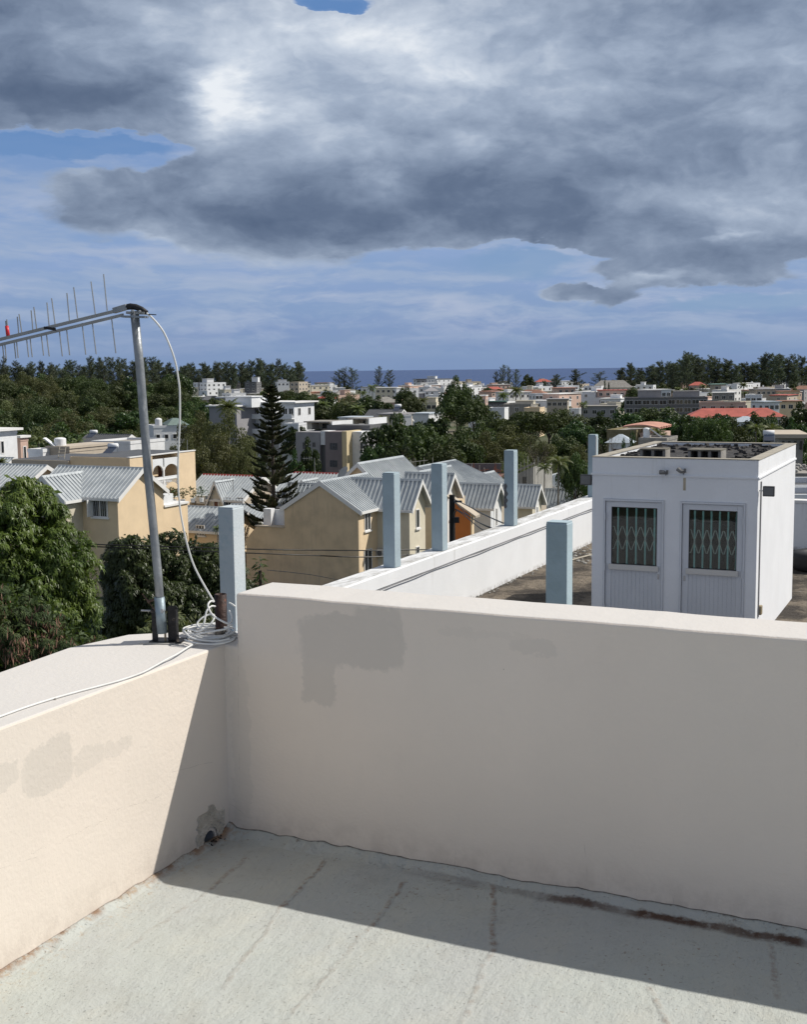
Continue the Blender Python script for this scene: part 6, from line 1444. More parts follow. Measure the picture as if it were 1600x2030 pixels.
def tree(kind, px, ytop, Y, wpx, label, group=None, k=None, zg=None, rot=None, name=None):
    ps = PR[kind]; src = ps[k % len(ps)] if k is not None else tr.choice(ps)
    p = onY(px, ytop, Y); zb = ground_z(Y) if zg is None else zg; hgt = p[2]-zb; H0, R0_ = HT[kind]
    if src.name not in used: o = src; used.add(src.name)
    else: o = copy_tree(src)
    o.location = (p[0], p[1], zb+EZ); sz = hgt/H0; sx = (wpx*Y/F_PX/2)/R0_ if wpx else sz
    o.scale = (sx, sx, sz); o.rotation_euler = (0, 0, tr.random()*6.28 if rot is None else rot)
    if kind == 'palm':       # fronds keep their proportions, only the trunk is lengthened
        s_ = sx*1.05; o.scale = (s_, s_, s_); rz0 = p[2]-H0*s_*.97; o.location = (p[0], p[1], rz0+EZ)
        k_ = (8-(zb-rz0)/s_)/8.
        for ch in o.children:
            if ch.name.startswith('trunk'): ch.scale = (1, 1, k_); ch.location = (0, 0, 8-8*k_)
    o['label'] = label
    if group: o['group'] = group
    if name: o.name = name
    return o
def where_far(px): return [w_ for x_, w_ in place if x_ <= px+10 or x_ == 360][-1]
def spot_name(px, Y):
    a = 'behind the left roofs' if px < 300 else 'around the tall conifer' if px < 600 else 'beside the grey apartment building' if px < 760 else 'among the dark crowns of the centre' if px < 960 else 'below the dark dome tree' if px < 1180 else 'behind the stair house'
    return a+(', nearer row' if Y < 210 else ', middle row' if Y < 270 else ', farther row')
# casuarina belts on the shore
for i in range(84):
    px = -90+i*8.3+tr.uniform(-5, 5); yt = 722+6*math.sin(px*.021)+tr.uniform(-13, 11)-.011*(px-800)*.4
    if px > 560: yt += 6
    if px < 330: yt -= 6
    tree('cas', px, yt, tr.uniform(880, 1010), tr.uniform(26, 42), 'casuarina of the dark shore belt left of the sea gap', 'casuarinas of the left shore belt')
for i in range(80):
    px = 1240+i*8.2+tr.uniform(-5, 5); yt = 720+7*math.sin(px*.035+1)+tr.uniform(-13, 12)-(6 if px > 1330 else -4)
    tree('cas', px, yt, tr.uniform(860, 980), tr.uniform(28, 46), 'casuarina of the dark shore belt on the right', 'casuarinas of the right shore belt')
for (px, yt, w_, kd, lab) in ((668, 731, 24, 'casslim', 'bushy shore tree left of the gap before the sea'), (680, 728, 20, 'casslim', 'slim shore tree leaning right at the left sea gap'), (700, 728, 26, 'casslim', 'wispy leaning shore tree, right of the first pair'), (750, 725, 18, 'casslim', 'thin pale shore tree standing against the sea'), (770, 732, 22, 'casslim', 'bushier shore tree right of the thin pale one'),
                           (984, 736, 18, 'casslim', 'leftmost and lowest of the four slim dark shore trees'), (997, 722, 18, 'casslim', 'tallest of the four slim dark shore trees'), (1010, 726, 14, 'casslim', 'third of the four slim dark shore trees'), (1024, 731, 18, 'casslim', 'rightmost of the four slim dark shore trees'),
                           (1105, 742, 34, 'cas', 'grey green spreading shore tree left of the dense one'), (1080, 754, 16, 'cas', 'tiny shore tree between the round tree and the grey green one'), (1146, 732, 38, 'cas', 'dense dark shore tree against the sea on the right'), (1186, 736, 30, 'casslim', 'faint wispy shore tree above the big grey roof'), (1228, 728, 40, 'cas', 'broad shore tree at the start of the right belt')):
    tree(kd, px, yt, 900, w_, lab)
tree('far', 1048, 745, 880, 30, 'round dark ball shaped shore tree against the sea', k=0)
for px, yt in ((1200, 753), (1208, 757)): tree('cas', px, yt, 740, 7, ('left' if px == 1200 else 'right')+' pointed cypress in front of the big grey roof', name='cypress_tree')
# the wood on the left
wood = [(520, 752, 62), (440, 764, 66), (370, 776, 72), (310, 794, 80), (262, 812, 92), (222, 832, 104), (190, 852, 118)]
names = ['dark broadleaf tree deep in the wood behind the left roofs', 'olive green tree in the wood behind the left roofs', 'flat topped spreading tree in the wood behind the left roofs']
for r, (Y, yt0, wp) in enumerate(wood):
    px = -70+r*13
    while px < 400:
        lim = 372 if Y > 300 else (300 if Y < 200 else 372)
        if px > lim: break
        if Y < 200 and 285 < px+wp/2 < 385: px += wp*.5; continue
        kd = tr.choices(['round', 'olive', 'flat', 'dark', 'round'], [3, 3, 2.2, 1.5, 2])[0]
        yt = yt0+tr.uniform(-13, 10)+(8 if px > 200 and r > 2 else 0)+ (10 if 180 < px < 300 and r > 4 else 0)
        nm = {'round': names[0], 'dark': names[0], 'olive': names[1], 'flat': names[2]}[kd]
        tree(kd, px, yt, Y+tr.uniform(-12, 12), wp*tr.uniform(.85, 1.25), nm, 'trees of the wood on the left')
        px += wp*tr.uniform(.5, .72)
for (px, yt, Y, w_) in ((75, 862, 142, 34), (95, 868, 140, 30), (62, 880, 138, 26), (140, 872, 150, 34), (152, 866, 152, 32), (110, 860, 156, 34)):
    tree('palm', px, yt, Y, w_, 'coconut palm among the trees just behind the tank house roofs', 'palms behind the left roofs')
tree('palm', 0, 905, 118, 34, 'palm top in front of the white building at the left edge')
tree('palm', 204, 884, 140, 24, 'pale palm in front of the white single storey house')
# middle ground trees, one by one
MID = [
 ('olive', 395, 836, 150, 110, 'big fine-leaved olive tree just right of the hanging cable'), ('olive', 450, 832, 146, 120, 'wide fine-leaved olive tree left of the conifer'), ('olive', 430, 872, 138, 130, 'lower fine-leaved tree behind the dormer house'), ('olive', 372, 880, 140, 90, 'fine-leaved tree behind the arched building'), ('olive', 485, 880, 136, 80, 'fine-leaved tree touching the left side of the conifer'),
 ('round', 388, 790, 330, 70, 'round green tree left of the white modern villa'), ('dark', 405, 800, 300, 60, 'dark tree against the blank wall of the modern villa'), ('round', 365, 800, 320, 60, 'green tree right behind the hanging cable'),
 ('far', 520, 783, 420, 70, 'light green tree behind the modern villa'), ('round', 600, 780, 380, 80, 'green tree on the slope right of the conifer'), ('round', 650, 783, 360, 80, 'green tree on the slope above the grey apartment building'), ('flat', 565, 775, 420, 70, 'spreading tree above the right villa balconies'), ('olive', 690, 782, 400, 60, 'olive tree left of the coconut palms in the centre'),
 ('round', 625, 805, 300, 90, 'broad tree right of the villa balconies'), ('dark', 730, 786, 330, 80, 'dark green tree in the centre below the veranda building'), ('dark', 755, 792, 310, 70, 'dark spreading tree next to the central palms'), ('flat', 690, 800, 290, 80, 'low spreading tree behind the roof pavilions'), ('dark', 590, 845, 225, 60, 'dark tree tucked left behind the grey apartment building'), ('round', 596, 818, 270, 60, 'tree left of the roof pavilion'),
 ('dark', 612, 880, 150, 60, 'tree standing in front of the grey apartment building'), ('dark', 585, 905, 140, 55, 'lower dark tree right of the conifer'),
 ('dark', 770, 834, 172, 105, 'dark round tree right of the white block of the grey apartment building'), ('dark', 745, 885, 160, 70, 'drooping dark tree covering the right end of the grey apartment building'), ('round', 800, 830, 176, 90, 'dark green tree in the middle of the centre group'), ('dark', 862, 822, 178, 110, 'tallest round crown of the centre group of dark trees'), ('round', 840, 850, 165, 110, 'full green tree in front of the centre group'), ('round', 905, 855, 168, 100, 'green tree above the building site'), ('dark', 790, 880, 158, 90, 'low dark tree just behind the grey ridge roofs'), ('round', 880, 885, 160, 90, 'low tree directly behind the building site'),
 ('round', 906, 752, 330, 60, 'tall leafy tree that rises in front of the white hotel'), ('round', 912, 775, 315, 92, 'lower crown of the tall leafy tree by the hotel'), ('round', 940, 795, 300, 80, 'green shoulder of trees right of the tall leafy tree'), ('round', 805, 772, 420, 46, 'yellow green tree left of the hotel'), ('round', 815, 790, 400, 60, 'tree below the veranda building wing'),
 ('flat', 1090, 814, 225, 150, 'big dark dome shaped tree in the right centre'), ('flat', 1050, 822, 235, 110, 'left shoulder of the dark dome tree'), ('dark', 1140, 835, 210, 90, 'dark tree at the right flank of the dome tree'), ('round', 985, 822, 240, 90, 'green tree between the tall leafy tree and the dome tree'), ('round', 950, 840, 220, 90, 'green tree above the right end of the building site'),
 ('olive', 1010, 856, 180, 120, 'fuzzy olive tree below the dark dome tree'), ('olive', 960, 868, 172, 100, 'fuzzy olive tree left above the peeled blue post'), ('olive', 1060, 876, 170, 110, 'fuzzy brownish tree right of the peeled blue post'), ('round', 1120, 870, 180, 90, 'green tree behind the foreground coconut palm'), ('olive', 1150, 890, 160, 80, 'olive tree left of the farthest blue post'), ('olive', 1030, 905, 150, 90, 'low olive tree right behind the building site wall'),
 ('dark', 1190, 822, 280, 80, 'dark tree right of the mauve white house'), ('dark', 1240, 815, 285, 90, 'dark tree below the long concrete block'), ('round', 1290, 812, 290, 80, 'green tree in front of the concrete block'), ('dark', 1335, 815, 270, 90, 'dark tree at the right wing of the concrete block'), ('dark', 1215, 838, 230, 70, 'dark tree left of the vaulted roof'), ('dark', 1320, 832, 215, 80, 'dark tree right behind the vaulted roof'), ('dark', 1360, 835, 210, 80, 'dark tree left of the bright domed tree'),
 ('flat', 1405, 829, 190, 100, 'bright green domed tree above the stair house roof'), ('round', 1455, 836, 195, 80, 'green tree right of the bright domed tree'), ('round', 1495, 832, 200, 80, 'green tree below the salmon red roof'), ('dark', 1430, 822, 240, 80, 'dark tree in front of the salmon red roof'), ('round', 1530, 835, 200, 70, 'green tree left of the right edge palms'), ('dark', 1592, 806, 260, 90, 'big dark tree at the right edge'), ('dark', 1575, 835, 220, 70, 'dark tree above the overhanging flat roof'), ('dark', 1630, 820, 240, 90, 'dark tree just outside the right edge'),
 ('dark', 1262, 876, 110, 60, 'leafy tree hugging the left corner of the stair house roof'), ('dark', 1240, 890, 108, 40, 'lower leafy tree left of the stair house roof corner'), ('round', 1255, 772, 560, 50, 'dark tree left of the long concrete block top'), ('round', 1140, 905, 140, 70, 'tree behind the last house of the row')]
for t_ in MID: tree(t_[0], t_[1], t_[2], t_[3], t_[4], t_[5])
for (px, yt, Y, w_, lab) in ((452, 788, 190, 62, 'big date palm in front of the white modern villa'), (640, 792, 300, 34, 'left coconut palm of the central pair'), (690, 795, 290, 46, 'yellowish coconut palm in the centre slope'), (708, 800, 285, 36, 'second coconut palm in the centre slope'), (738, 760, 560, 26, 'tall palm left of the veranda building'), (838, 786, 420, 28, 'palm in front of the hotel'), (760, 822, 250, 30, 'young palm beside the pavilion roof'),
                             (998, 776, 520, 30, 'left palm of the pair in the right centre'), (1024, 763, 540, 38, 'tall palm of the pair in the right centre'), (955, 808, 330, 30, 'palm right of the striped tower'), (970, 812, 320, 30, 'second palm right of the striped tower'), (1115, 812, 320, 26, 'small palm above the dome tree'), (1156, 795, 400, 24, 'palm left of the mauve white house'),
                             (1283, 811, 300, 34, 'light green palm in front of the concrete block left wing'), (1325, 805, 310, 36, 'light green palm between the two concrete block wings'), (1345, 766, 600, 20, 'far palm above the concrete block'), (1395, 760, 640, 20, 'far palm under the right casuarinas'), (1475, 756, 620, 24, 'far palm right of the concrete frame'), (1450, 800, 330, 26, 'palm rising beside the peach house'), (1418, 838, 205, 26, 'palm crown beside the bright domed tree'), (1500, 836, 175, 42, 'shaggy palm left of the right edge shelter'), (1530, 838, 170, 46, 'shaggy palm behind the right edge shelter'), (1305, 848, 160, 34, 'dry palm top beside the vaulted roof'), (1315, 856, 158, 26, 'second dry palm top right of the white tank'),
                             (430, 1040, 70, 26, 'small palm top behind the first blue post')):
    tree('palm', px, yt, Y, w_, lab)
tree('palm', 1108, 898, 128, 62, 'foreground coconut palm above the last grey roofs of the row', k=1)
tree('palm', 1080, 915, 130, 40, 'smaller ragged palm left of the foreground coconut palm', k=0)
for (px, yt, Y, w_, lab) in ((1205, 862, 150, 50, 'bare grey twiggy tree right of the farthest blue post'), (1185, 868, 160, 40, 'bare grey twiggy tree behind the farthest blue post'), (1075, 880, 158, 60, 'bare brownish tree below the dome tree'), (900, 862, 170, 50, 'leafless tree among the centre group'), (810, 900, 152, 36, 'leafless thin tree behind the scaffolding')):
    tree('bare', px, yt, Y, w_, lab)
tree('dead', 1366, 843, 120, 36, 'bleached dead tree sticking up behind the stair house roof')
# trees among the far houses
for i in range(140):
    Y = tr.uniform(480, 1080); px = tr.uniform(355, 1860); wd = tr.uniform(6, 11); hh = tr.uniform(4.5, 9)
    yt = 731-.011*(px-800)+(-(ground_z(Y)+hh))*F_PX/Y
    if yt < 757: continue
    if tr.random() < .25: tree('palm', px, yt, Y, 5.5*F_PX/Y, 'palm among far houses '+where_far(px), 'palms of the far town')
    else: tree('far', px, yt, Y, wd*F_PX/Y, 'small tree among far houses '+where_far(px), 'trees of the far town')
# undergrowth filling between the middle trees
for i in range(110):
    px = tr.uniform(-160, 1880); Y = tr.uniform(150, 330); hh = tr.uniform(3.5, 6)
    if 640 < px < 760 and Y < 215: continue
    if Y < 180 and (180 < px < 400): continue
    yt = 731-.011*(px-800)+(-(ground_z(Y)+hh))*F_PX/Y
    tree(tr.choice(['round', 'dark', 'olive']), px, yt, Y, tr.uniform(6, 9)*F_PX/Y, 'bushy low tree '+spot_name(px, Y), 'low trees of the middle ground')

# ---- the tall araucaria
def araucaria():
    Y = 100; pt = onY(537, 762, Y); zb = ground_z(Y); H = pt[2]-zb; rs = np.random.RandomState(8)
    T = Thing('araucaria_tree', 'tall dark conifer with tiered branches standing between the grey roofs', 'tree', (pt[0], pt[1], zb+EZ))
    b = MB(); b.tube([(0, 0, -.5), (0, 0, H*.5), (0, 0, H)], [.26, .15, .03], 8); T.part('trunk', b, M_bark)
    V = []; z = H*.22; k = 0; br = MB()
    while z < H-.15:
        f = (H-z)/H; L = 2.6*min(1, f*1.35)**.72*(.8+.4*rs.rand())+.12
        if f > .55: L *= 1.0+.12*rs.rand()
        n = 6 if f > .1 else 5; az0 = rs.rand()*6.28
        for i in range(n):
            if rs.rand() < .20 and f > .25: continue
            az_ = az0+i*6.283/n+rs.normal(0, .12); d = np.array([math.cos(az_), math.sin(az_), 0]); LL = L*(.8+.35*rs.rand()); m_ = 12
            e0 = -.10+.35*(1-f)+rs.normal(0, .06); pts = []
            for j in range(m_+1):
                t = j/m_; zz = z+LL*(math.sin(e0)*t+.30*t**2.2*(.6+.6*f)-.10*math.sin(math.pi*t)*f); pts.append(np.array([d[0]*LL*t, d[1]*LL*t, zz]))
            br.tube([tuple(p) for p in pts[::3]], [.045*f+.01]*5, 4, cap=False)
            side = np.array([-d[1], d[0], 0])
            ns = max(5, int(LL/.125))
            for j in range(ns):
                t = .28+.74*j/ns if f > .25 else .1+.9*j/ns
                if t > 1: t = 1
                p = pts[min(m_-1, int(t*m_))]+(pts[min(m_, int(t*m_)+1)]-pts[min(m_-1, int(t*m_))])*((t*m_) % 1)
                fl_ = (.62*math.sin(math.pi*(.12+.80*t)))*(.35+.65*f**.5)+.08
                for s_ in (-1, 1):
                    dd = side*s_*.75+d*.75+np.array([0, 0, .22+.35*rs.rand()]); dd /= np.linalg.norm(dd)
                    q = p+dd*fl_*(.8+.4*rs.rand()); q[2] += .10*fl_
                    r_ = .045+.012*rs.rand(); u1 = np.cross(dd, [0, 0, 1.]); u1 /= np.linalg.norm(u1); u2 = np.cross(dd, u1)
                    mid = (p+q)/2+np.array([0, 0, -.03])
                    for (w1, w2) in ((u1, 1), (u2, 1)):
                        V.append([p-w1*r_*.5, p+w1*r_*.5, mid+w1*r_, mid-w1*r_]); V.append([mid-w1*r_, mid+w1*r_, q+w1*r_*.55, q-w1*r_*.55])
            q = pts[-1]; dd = pts[-1]-pts[-3]; 
            for w1 in (side, np.array([0, 0, 1.])): V.append([pts[-3]-w1*.05, pts[-3]+w1*.05, q+dd*.6+w1*.03, q+dd*.6-w1*.03])
        z += (.66*f**.5+.10)*(.8+.4*rs.rand()); k += 1
    T.part('branches', br, M_bark)
    link('crown', quadmesh('crown', np.array(V), M_leaf_n), T.o)
araucaria()

# ---- near mango trees built leaf by leaf
def leafy(name, label, lobes, Y, m, n_ros, leafL, leafW, nl, seed, droop=.9, ground=-16.5, cat='tree', bark=M_bark, hang=None, cl_r=(.16, .30), cl_n=90):
    rs = np.random.RandomState(seed); s = Y/F_PX; cl = []
    for (px, py, rp, dY) in lobes:
        c = onY(px, py, Y+dY); R_ = rp*s; n = int(cl_n*(R_/2.)**2)+12
        for k in range(n):
            d = rs.normal(size=3); d /= np.linalg.norm(d)
            if d[1] > .55: d[1] *= -1
            kk = .80+.20*rs.rand() if rs.rand() < .85 else .45+.3*rs.rand()
            r_ = rs.uniform(*cl_r)*R_**.4
            cl.append((c[0]+d[0]*(R_-r_)*kk, c[1]+d[1]*(R_-r_)*kk, c[2]+d[2]*(R_-r_)*kk, r_))
    cl = np.array(cl); base = np.array([cl[:, 0].mean(), cl[:, 1].mean(), ground]); cl[:, :3] -= base
    w_ = cl[:, 3]**1.6; idx = rs.choice(len(cl), n_ros, p=w_/w_.sum()); c = cl[idx]
    d = unit(rs.normal(size=(n_ros, 3))+np.array([0, -.25, .55])); C = c[:, :3]+d*c[:, 3:4]*(.75+.25*rs.rand(n_ros, 1)); P = []
    for q in range(nl):
        a_ = q*6.283/nl+rs.rand(n_ros)*.8; up = unit(d+np.array([0, 0, .8])); t1 = unit(np.cross(up, rs.normal(size=(n_ros, 3))*.2+np.array([1, 0, .1]))); t2 = np.cross(up, t1)
        out = t1*np.cos(a_)[:, None]+t2*np.sin(a_)[:, None]; L_ = leafL*(.7+.6*rs.rand(n_ros))[:, None]
        d1 = unit(out+up*(.45*rs.rand(n_ros, 1)+.05)); d2 = unit(out*.7+np.array([0, 0, -1.])*droop*(.5+.8*rs.rand(n_ros, 1))); sd_ = unit(np.cross(d1, up))*leafW*(.8+.4*rs.rand(n_ros, 1))
        p0 = C; p1 = C+d1*L_*.45; p2 = p1+d2*L_*.6
        P.append(np.stack([p0-sd_*.15, p0+sd_*.15, p1+sd_, p1-sd_], 1)); P.append(np.stack([p1-sd_, p1+sd_, p2+sd_*.12, p2-sd_*.12], 1))
    T = Thing(name, label, cat, (base[0], base[1], ground+EZ))
    link('crown', quadmesh('crown', np.concatenate(P), m), T.o)
    b = MB(); H = cl[:, 2].mean(); b.tube([(0, 0, -.3), (.1, .1, H*.55), (0, .2, H*.8)], [.32, .25, .14], 10)
    for k in range(26):
        c_ = cl[rs.randint(len(cl))]; z0 = H*(.45+.35*rs.rand()); mid = (c_[0]*.5+rs.normal(0, .1), c_[1]*.5, (z0+c_[2])/2+.1); b.tube([(0, .1, z0), mid, tuple(c_[:3])], [.09, .05, .012], 5, cap=False)
    T.part('trunk', b, bark)
    # shaded inner leaves, sparser and larger, so the crown is not hollow
    n2 = n_ros//2; idx = rs.choice(len(cl), n2); C2 = cl[idx, :3]*np.array([.82, .82, 1])+rs.normal(size=(n2, 3))*.25; C2[:, 2] -= .1; C2[:, 1] += .25
    link('inner_leaves', quadmesh('inner_leaves', rhombs(rs, C2, unit(rs.normal(size=(n2, 3))), leafL*.8, leafL*.3), m), T.o)
    if hang:
        hm, hn, hl, hw = hang; idx = rs.choice(len(cl), hn); c = cl[idx]; d = unit(rs.normal(size=(hn, 3))+np.array([0, -.8, .3])); C = c[:, :3]+d*c[:, 3:4]; Q = []
        for q in range(7):
            o_ = rs.normal(size=(hn, 3))*.06; al = unit(np.array([0, 0, -1.])+rs.normal(size=(hn, 3))*.28); sd_ = unit(np.cross(al, rs.normal(size=(hn, 3))))*hw; L_ = hl*(.7+.5*rs.rand(hn, 1)); p = C+o_
            Q.append(np.stack([p-sd_*.3, p+sd_*.3, p+al*L_*.5+sd_, p+al*L_*.5-sd_], 1)); Q.append(np.stack([p+al*L_*.5-sd_, p+al*L_*.5+sd_, p+al*L_+sd_*.3, p+al*L_-sd_*.3], 1))
        link('seed_pods', quadmesh('seed_pods', np.concatenate(Q), hm), T.o)
    return T
leafy('mango_tree', 'big bright green mango tree with drooping leaf clusters at the left edge', [(18, 1092, 150, 0), (122, 1128, 92, -.4), (70, 1195, 118, -.6), (150, 1195, 66, -.2), (-110, 1150, 190, .3), (50, 1020, 84, .2), (20, 1250, 110, 0)], 38, M_leaf_mango, 15000, .20, .021, 9, 61, ground=-16, cl_r=(.20, .38), cl_n=70)
leafy('mango_tree', 'dark green mango tree behind the antenna mast', [(268, 1118, 74, 0), (338, 1124, 76, .2), (300, 1190, 100, -.4), (232, 1150, 44, .2), (420, 1145, 78, .6), (385, 1215, 84, -.2), (455, 1190, 60, .4), (250, 1230, 60, -.2)], 50, M_leaf_dark, 15000, .20, .026, 8, 62, ground=-16, cl_r=(.20, .38), cl_n=80)
leafy('feathery_shrub', 'feathery green shrub hung with brown dry seed pods below the mango at the lower left', [(40, 1290, 95, 0), (130, 1300, 72, -.2), (-50, 1250, 100, .2), (195, 1300, 42, .2), (15, 1215, 62, .6), (85, 1235, 46, .4)], 27, M_leaf_f, 9000, .10, .010, 8, 63, ground=-16, hang=(M_pod, 950, .17, .014), cl_r=(.12, .22), cat='shrub')
leafy('hedge_shrub', 'dim olive shrub row behind the cable coil on the ledge', [(400, 1262, 50, 0), (350, 1250, 40, .5), (450, 1265, 46, 0), (310, 1262, 40, 0)], 34, M_leaf_b, 2600, .12, .016, 7, 64, ground=-16, cat='shrub', cl_r=(.12, .22))
leafy('mango_tree', 'low dark crown filling the gap between the two mango trees', [(215, 1245, 60, 0), (180, 1260, 50, 0)], 56, M_leaf_dark, 2200, .26, .032, 7, 65, ground=-16)
# young plant before the tan wall
p = onY(516, 1160, 48); D = Thing('young_tree', 'young large-leaved tree in front of the tan gable wall', 'tree', (p[0], p[1], -16+EZ)); h_ = p[2]+16; rs = np.random.RandomState(3)
b = MB(); b.tube([(0, 0, 0), (0, 0, h_+.6)], .07, 6); D.part('trunk', b, M_bark); P = []
for k in range(60):
    a_ = rs.rand()*6.28; L_ = .32; c = np.array([0, 0, h_+rs.uniform(-.2, 1.15)]); d = np.array([math.cos(a_), math.sin(a_), rs.uniform(-.6, .5)]); d /= np.linalg.norm(d); s_ = np.cross(d, [0, 0, 1.]); s_ = s_/np.linalg.norm(s_)*.05
    c = c+d*.08; P.append([c, c+d*L_*.5+s_, c+d*L_+np.array([0, 0, -.08]), c+d*L_*.5-s_])
link('crown', quadmesh('crown', np.array(P), M_leaf_dark), D.o)

# ================================================================== POLE, WIRES, SITE
pb = onY(897, 1085, 52); pt = onY(896, 981, 52)
T = Thing('utility_pole', 'black wooden utility pole standing before the orange house with many cables', 'pole', (pb[0], pb[1], -16+EZ))
b = MB(); b.tube([(0, 0, 0), (0, 0, pt[2]+16)], [.16, .125], 12); T.part('shaft', b, mat('tarred_wood', (.018, .017, .016), .8, .2, 4, .1, 20))
b = MB(); b.box(-.05, .42, -.16, -.04, pt[2]+16-.32, pt[2]+16-.24); b.box(.02, .30, -.2, -.1, pt[2]+16-1.2, pt[2]+16-.95); T.part('cross_arm', b, M_black)
M_wire = mat('black_cable_sheath', (.012, .012, .013), .5, .1, 3, 0, 10)
def wire(pts, r, label, name='power_cable', m=M_wire, sag=0):
    P = [P3(*q) for q in pts]; b = MB(); b.tube([tuple(v-P[0]) for v in smooth_path(P, 8)], r, 5)
    single(name, b, m, label, 'cable', P[0])
wire([(150, 1078, 46), (482, 1088, 47), (620, 1090.5, 48), (765, 1091, 49), (893, 1088, 52)], .024, 'upper of the two thick black cables crossing the tan gable wall')
wire([(150, 1082, 46), (487, 1096, 47), (620, 1101, 48), (740, 1104, 49), (893, 1094, 52)], .024, 'lower of the two thick black cables crossing the tan gable wall')
wire([(530, 1130, 60), (620, 1140, 70), (700, 1156, 80)], .02, 'thin dark wire sloping down across the foot of the tan gable wall')
wire([(899, 989, 52), (930, 1004, 46), (960, 1020, 40), (996, 1036, 34), (1040, 1052, 28)], .020, 'highest black cable falling right from the utility pole')
wire([(899, 991, 52), (912, 1006, 48), (940, 1030, 42), (975, 1048, 36), (1020, 1066, 30)], .018, 'second black cable falling right from the utility pole')
wire([(903, 1009, 52), (925, 1020, 46), (950, 1036, 40), (985, 1050, 34), (1020, 1062, 30)], .018, 'third black cable falling right from the utility pole')
wire([(903, 1010, 52), (920, 1021, 47), (945, 1042, 42), (962, 1053, 38), (1000, 1075, 32)], .018, 'lowest black cable falling right from the utility pole')
wire([(905, 1011, 51.8), (901, 1022, 51.8), (899, 1040, 51.8), (898, 1060, 51.8)], .020, 'loose cable looping down the side of the utility pole')
# antenna sticks on roofs
def tv_antenna(px, py, Y, h_, label):
    p = onY(px, py, Y); D = Thing('roof_antenna', label, 'antenna', (p[0], p[1], p[2]+EZ)); b = MB(); b.tube([(0, 0, 0), (0, 0, h_)], .03, 5); D.part('mast', b, M_alu)
    b = MB(); b.tube([(-.2, 0, h_), (-1.2, 0, h_-.05)], .02, 4)
    for k in range(4): b.tube([(-.3-k*.25, 0, h_-.25), (-.3-k*.25, 0, h_+.15)], .012, 4)
    D.part('elements', b, M_alu)
tv_antenna(624, 945, 122, 1.9, 'bent thin roof antenna on the red ridged roof right of the conifer')
tv_antenna(462, 975, 118, 1.3, 'thin roof antenna on the dormer house')
tv_antenna(548, 960, 118, 2.6, 'white roof antenna seen beside the conifer trunk')
tv_antenna(371, 893, 114, 1.0, 'thin rod on the arched building parapet')
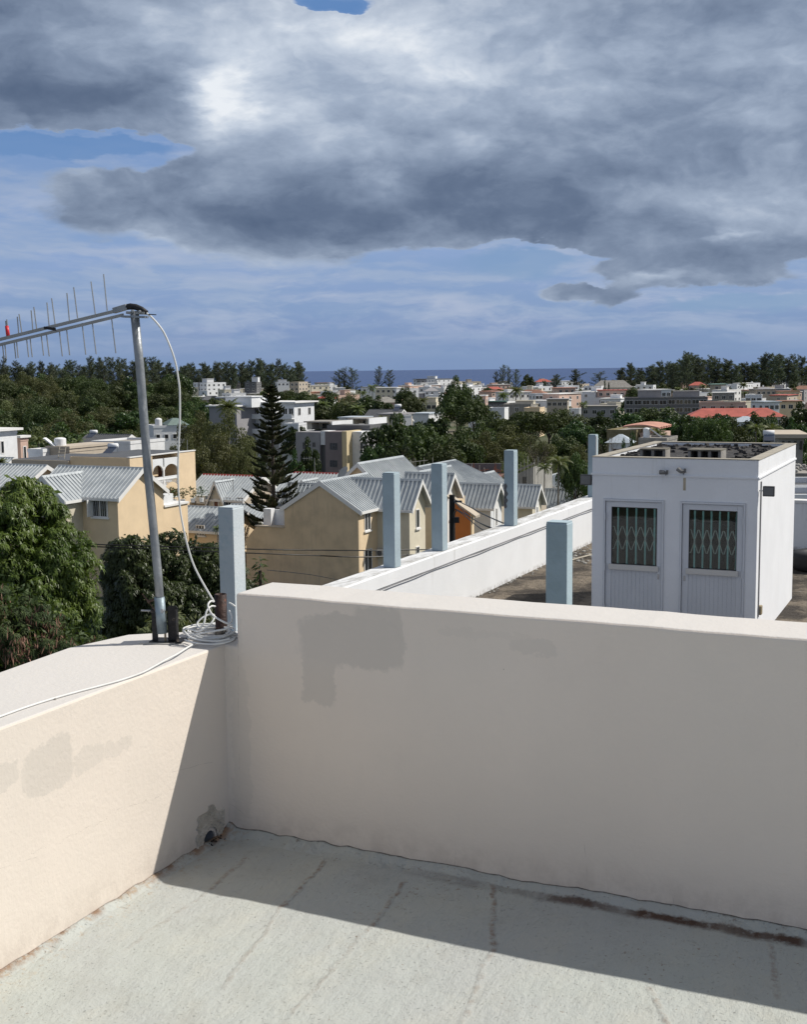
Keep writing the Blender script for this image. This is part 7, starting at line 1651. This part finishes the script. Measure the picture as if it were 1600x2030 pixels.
# building site
def site():
    Y = 150; p0 = onY(930, 946, Y); zb = -20.; top = p0[2]
    T = Thing('building_site', 'unfinished concrete floor with rusty starter bars and scattered coloured sheets behind the row houses', 'building site', (p0[0], p0[1], zb+EZ), -.12)
    H = top-zb; s = Y/F_PX
    T.part('floor_slab', MB().box(-84*s, 66*s, 0, 8, H-.5, H-.2), mat('reddish_concrete', (.22, .13, .10), .9, .2, 2, .2, 10))
    T.part('lower_wall', MB().box(-80*s, 64*s, .3, 7.5, 0, H-.51), M_conc)
    T.part('back_wall', MB().box(-30*s, 66*s, 7.6, 8, H-.19, H+1.1), M_dgrey)
    rs = np.random.RandomState(6); rm = mat('rusty_props', (.24, .09, .05), .9, .3, 9, 0, 10)
    for k in range(46):
        b = MB(); x_ = rs.uniform(-82*s, 64*s); y_ = rs.uniform(.1, 7.5); h_ = rs.uniform(.5, 1.6); b.tube([(x_, y_, H-.2), (x_+rs.normal(0, .05), y_, H-.2+h_)], .03, 4); T.part('starter_bar', b, rm if rs.rand() < .65 else M_stone)
    for k in range(8):
        b = MB(); x_ = rs.uniform(-75*s, 60*s); y_ = rs.uniform(.1, 5); z_ = H+rs.uniform(-.1, .8); b.tube([(x_, y_, z_), (x_+rs.uniform(.8, 2.2), y_+.3, z_+rs.normal(0, .2))], .035, 4); T.part('tie_bar', b, rm)
    cols = [('orange_sheet', (.55, .13, .05)), ('purple_sheet', (.22, .08, .36)), ('magenta_sheet', (.48, .03, .16)), ('white_sheet', (.7, .7, .7)), ('blue_sheet', (.10, .15, .45)), ('orange_sheet', (.55, .13, .05)), ('red_sheet', (.45, .06, .05)), ('magenta_sheet', (.48, .03, .16)), ('white_sheet', (.7, .7, .7)), ('pale_pink_sheet', (.6, .35, .35))]
    spots = [(-58, 2, 1.0), (-8, 2.2, 1.2), (48, 3, 1.2), (6, 2.4, .9), (-20, 1.6, .8), (-2, 5.5, 1.), (-40, 5, 1.4), (38, 1.6, .9), (40, 4.5, .6), (24, 3, .9)]
    for (nm, c), (x_, y_, r_) in zip(cols, spots):
        b = MB(); b.ball((x_*s, y_, H-.2), r_*.75, 9, 4, .38, True); b.V = [(v[0]+rs.normal(0, .07), v[1]+rs.normal(0, .07), max(H-.2, v[2]+rs.normal(0, .08))) for v in b.V]; T.part('crumpled_sheet', b, mat(nm, c, .7, .1, 3, 0, 10))
    # block wall with scaffold poles at the right end
    T2_ = Thing('block_wall', 'raw grey block wall with scaffold poles at the right end of the building site', 'wall', tuple(onY(1048, 960, 140)*[1, 1, 0]+np.array([0, 0, zb+EZ])), -YAW)
    zt = onY(1048, 930, 140)[2]-zb
    T2_.part('wall', MB().prism([(-1.6, 0), (.6, 0), (.6, zt+.3), (-1.6, zt-.7)], 'y', 0, 7), M_stone); T2_.part('rail', MB().hexa([(-1.8, -.1, zt-.5), (.7, -.1, zt+.6), (.7, .1, zt+.6), (-1.8, .1, zt-.5)], [(-1.8, -.1, zt-.3), (.7, -.1, zt+.8), (.7, .1, zt+.8), (-1.8, .1, zt-.3)]), M_conc)
    T2_.part('window', MB().box(-.7, -.3, -.02, -.003, zt-1.9, zt-.9), M_glass)
    for k in range(8):
        b = MB(); x_ = -1.6+k*.42; b.tube([(x_, -.5, 0), (x_+.03, -.5, zt+1.2+.4*math.sin(k*2.1))], .03, 4); T2_.part('scaffold_pole', b, M_stone)
    # scaffolding left of the site
    p1 = onY(808, 935, 152); T3 = Thing('scaffolding', 'thin pole scaffolding behind the grey ridge roofs left of the site', 'scaffolding', (p1[0], p1[1], zb+EZ)); h1 = p1[2]-zb
    for k in range(14):
        b = MB(); x_ = -3.4+k*.55; b.tube([(x_, rs.uniform(0, 2), 0), (x_+.02, 1, h1+1.0+.7*abs(math.sin(k*1.7)))], .03, 4); T3.part('pole', b, M_stone)
    b = MB(); b.tube([(-1, .8, h1+1.0), (2.6, .8, h1+1.35)], .035, 4); T3.part('tie_pole', b, M_stone); b = MB(); b.tube([(-3.4, .8, h1+.4), (3.4, .8, h1+.5)], .035, 4); T3.part('tie_pole', b, M_stone)
site()
for o in list(bpy.data.objects):   # prototypes that no spot has used are dropped
    if o.get('label', None) == '' and o.parent is None:
        for ch in list(o.children): bpy.data.objects.remove(ch)
        bpy.data.objects.remove(o)

# things that would still share a label get their place in the row, counted from the left
ON = ['', 'first', 'second', 'third', 'fourth', 'fifth', 'sixth', 'seventh', 'eighth', 'ninth', 'tenth', 'eleventh', 'twelfth', 'thirteenth', 'fourteenth', 'fifteenth', 'sixteenth', 'seventeenth', 'eighteenth', 'nineteenth']
TN = ['', '', 'twent', 'thirt', 'fort', 'fift', 'sixt', 'sevent', 'eight', 'ninet']
def ordinal(n): return ON[n] if n < 20 else (TN[n//10]+'ieth' if n % 10 == 0 else TN[n//10]+'y-'+ON[n % 10])
same = {}
for o in bpy.data.objects:
    if o.parent is None and o.get('label'): same.setdefault(o['label'], []).append(o)
for lb, os_ in same.items():
    if len(os_) > 1:
        os_.sort(key=lambda o: o.location.x/max(1, o.location.y))
        for i, o in enumerate(os_): o['label'] = '%s from the left, %s' % (ordinal(i+1), lb)
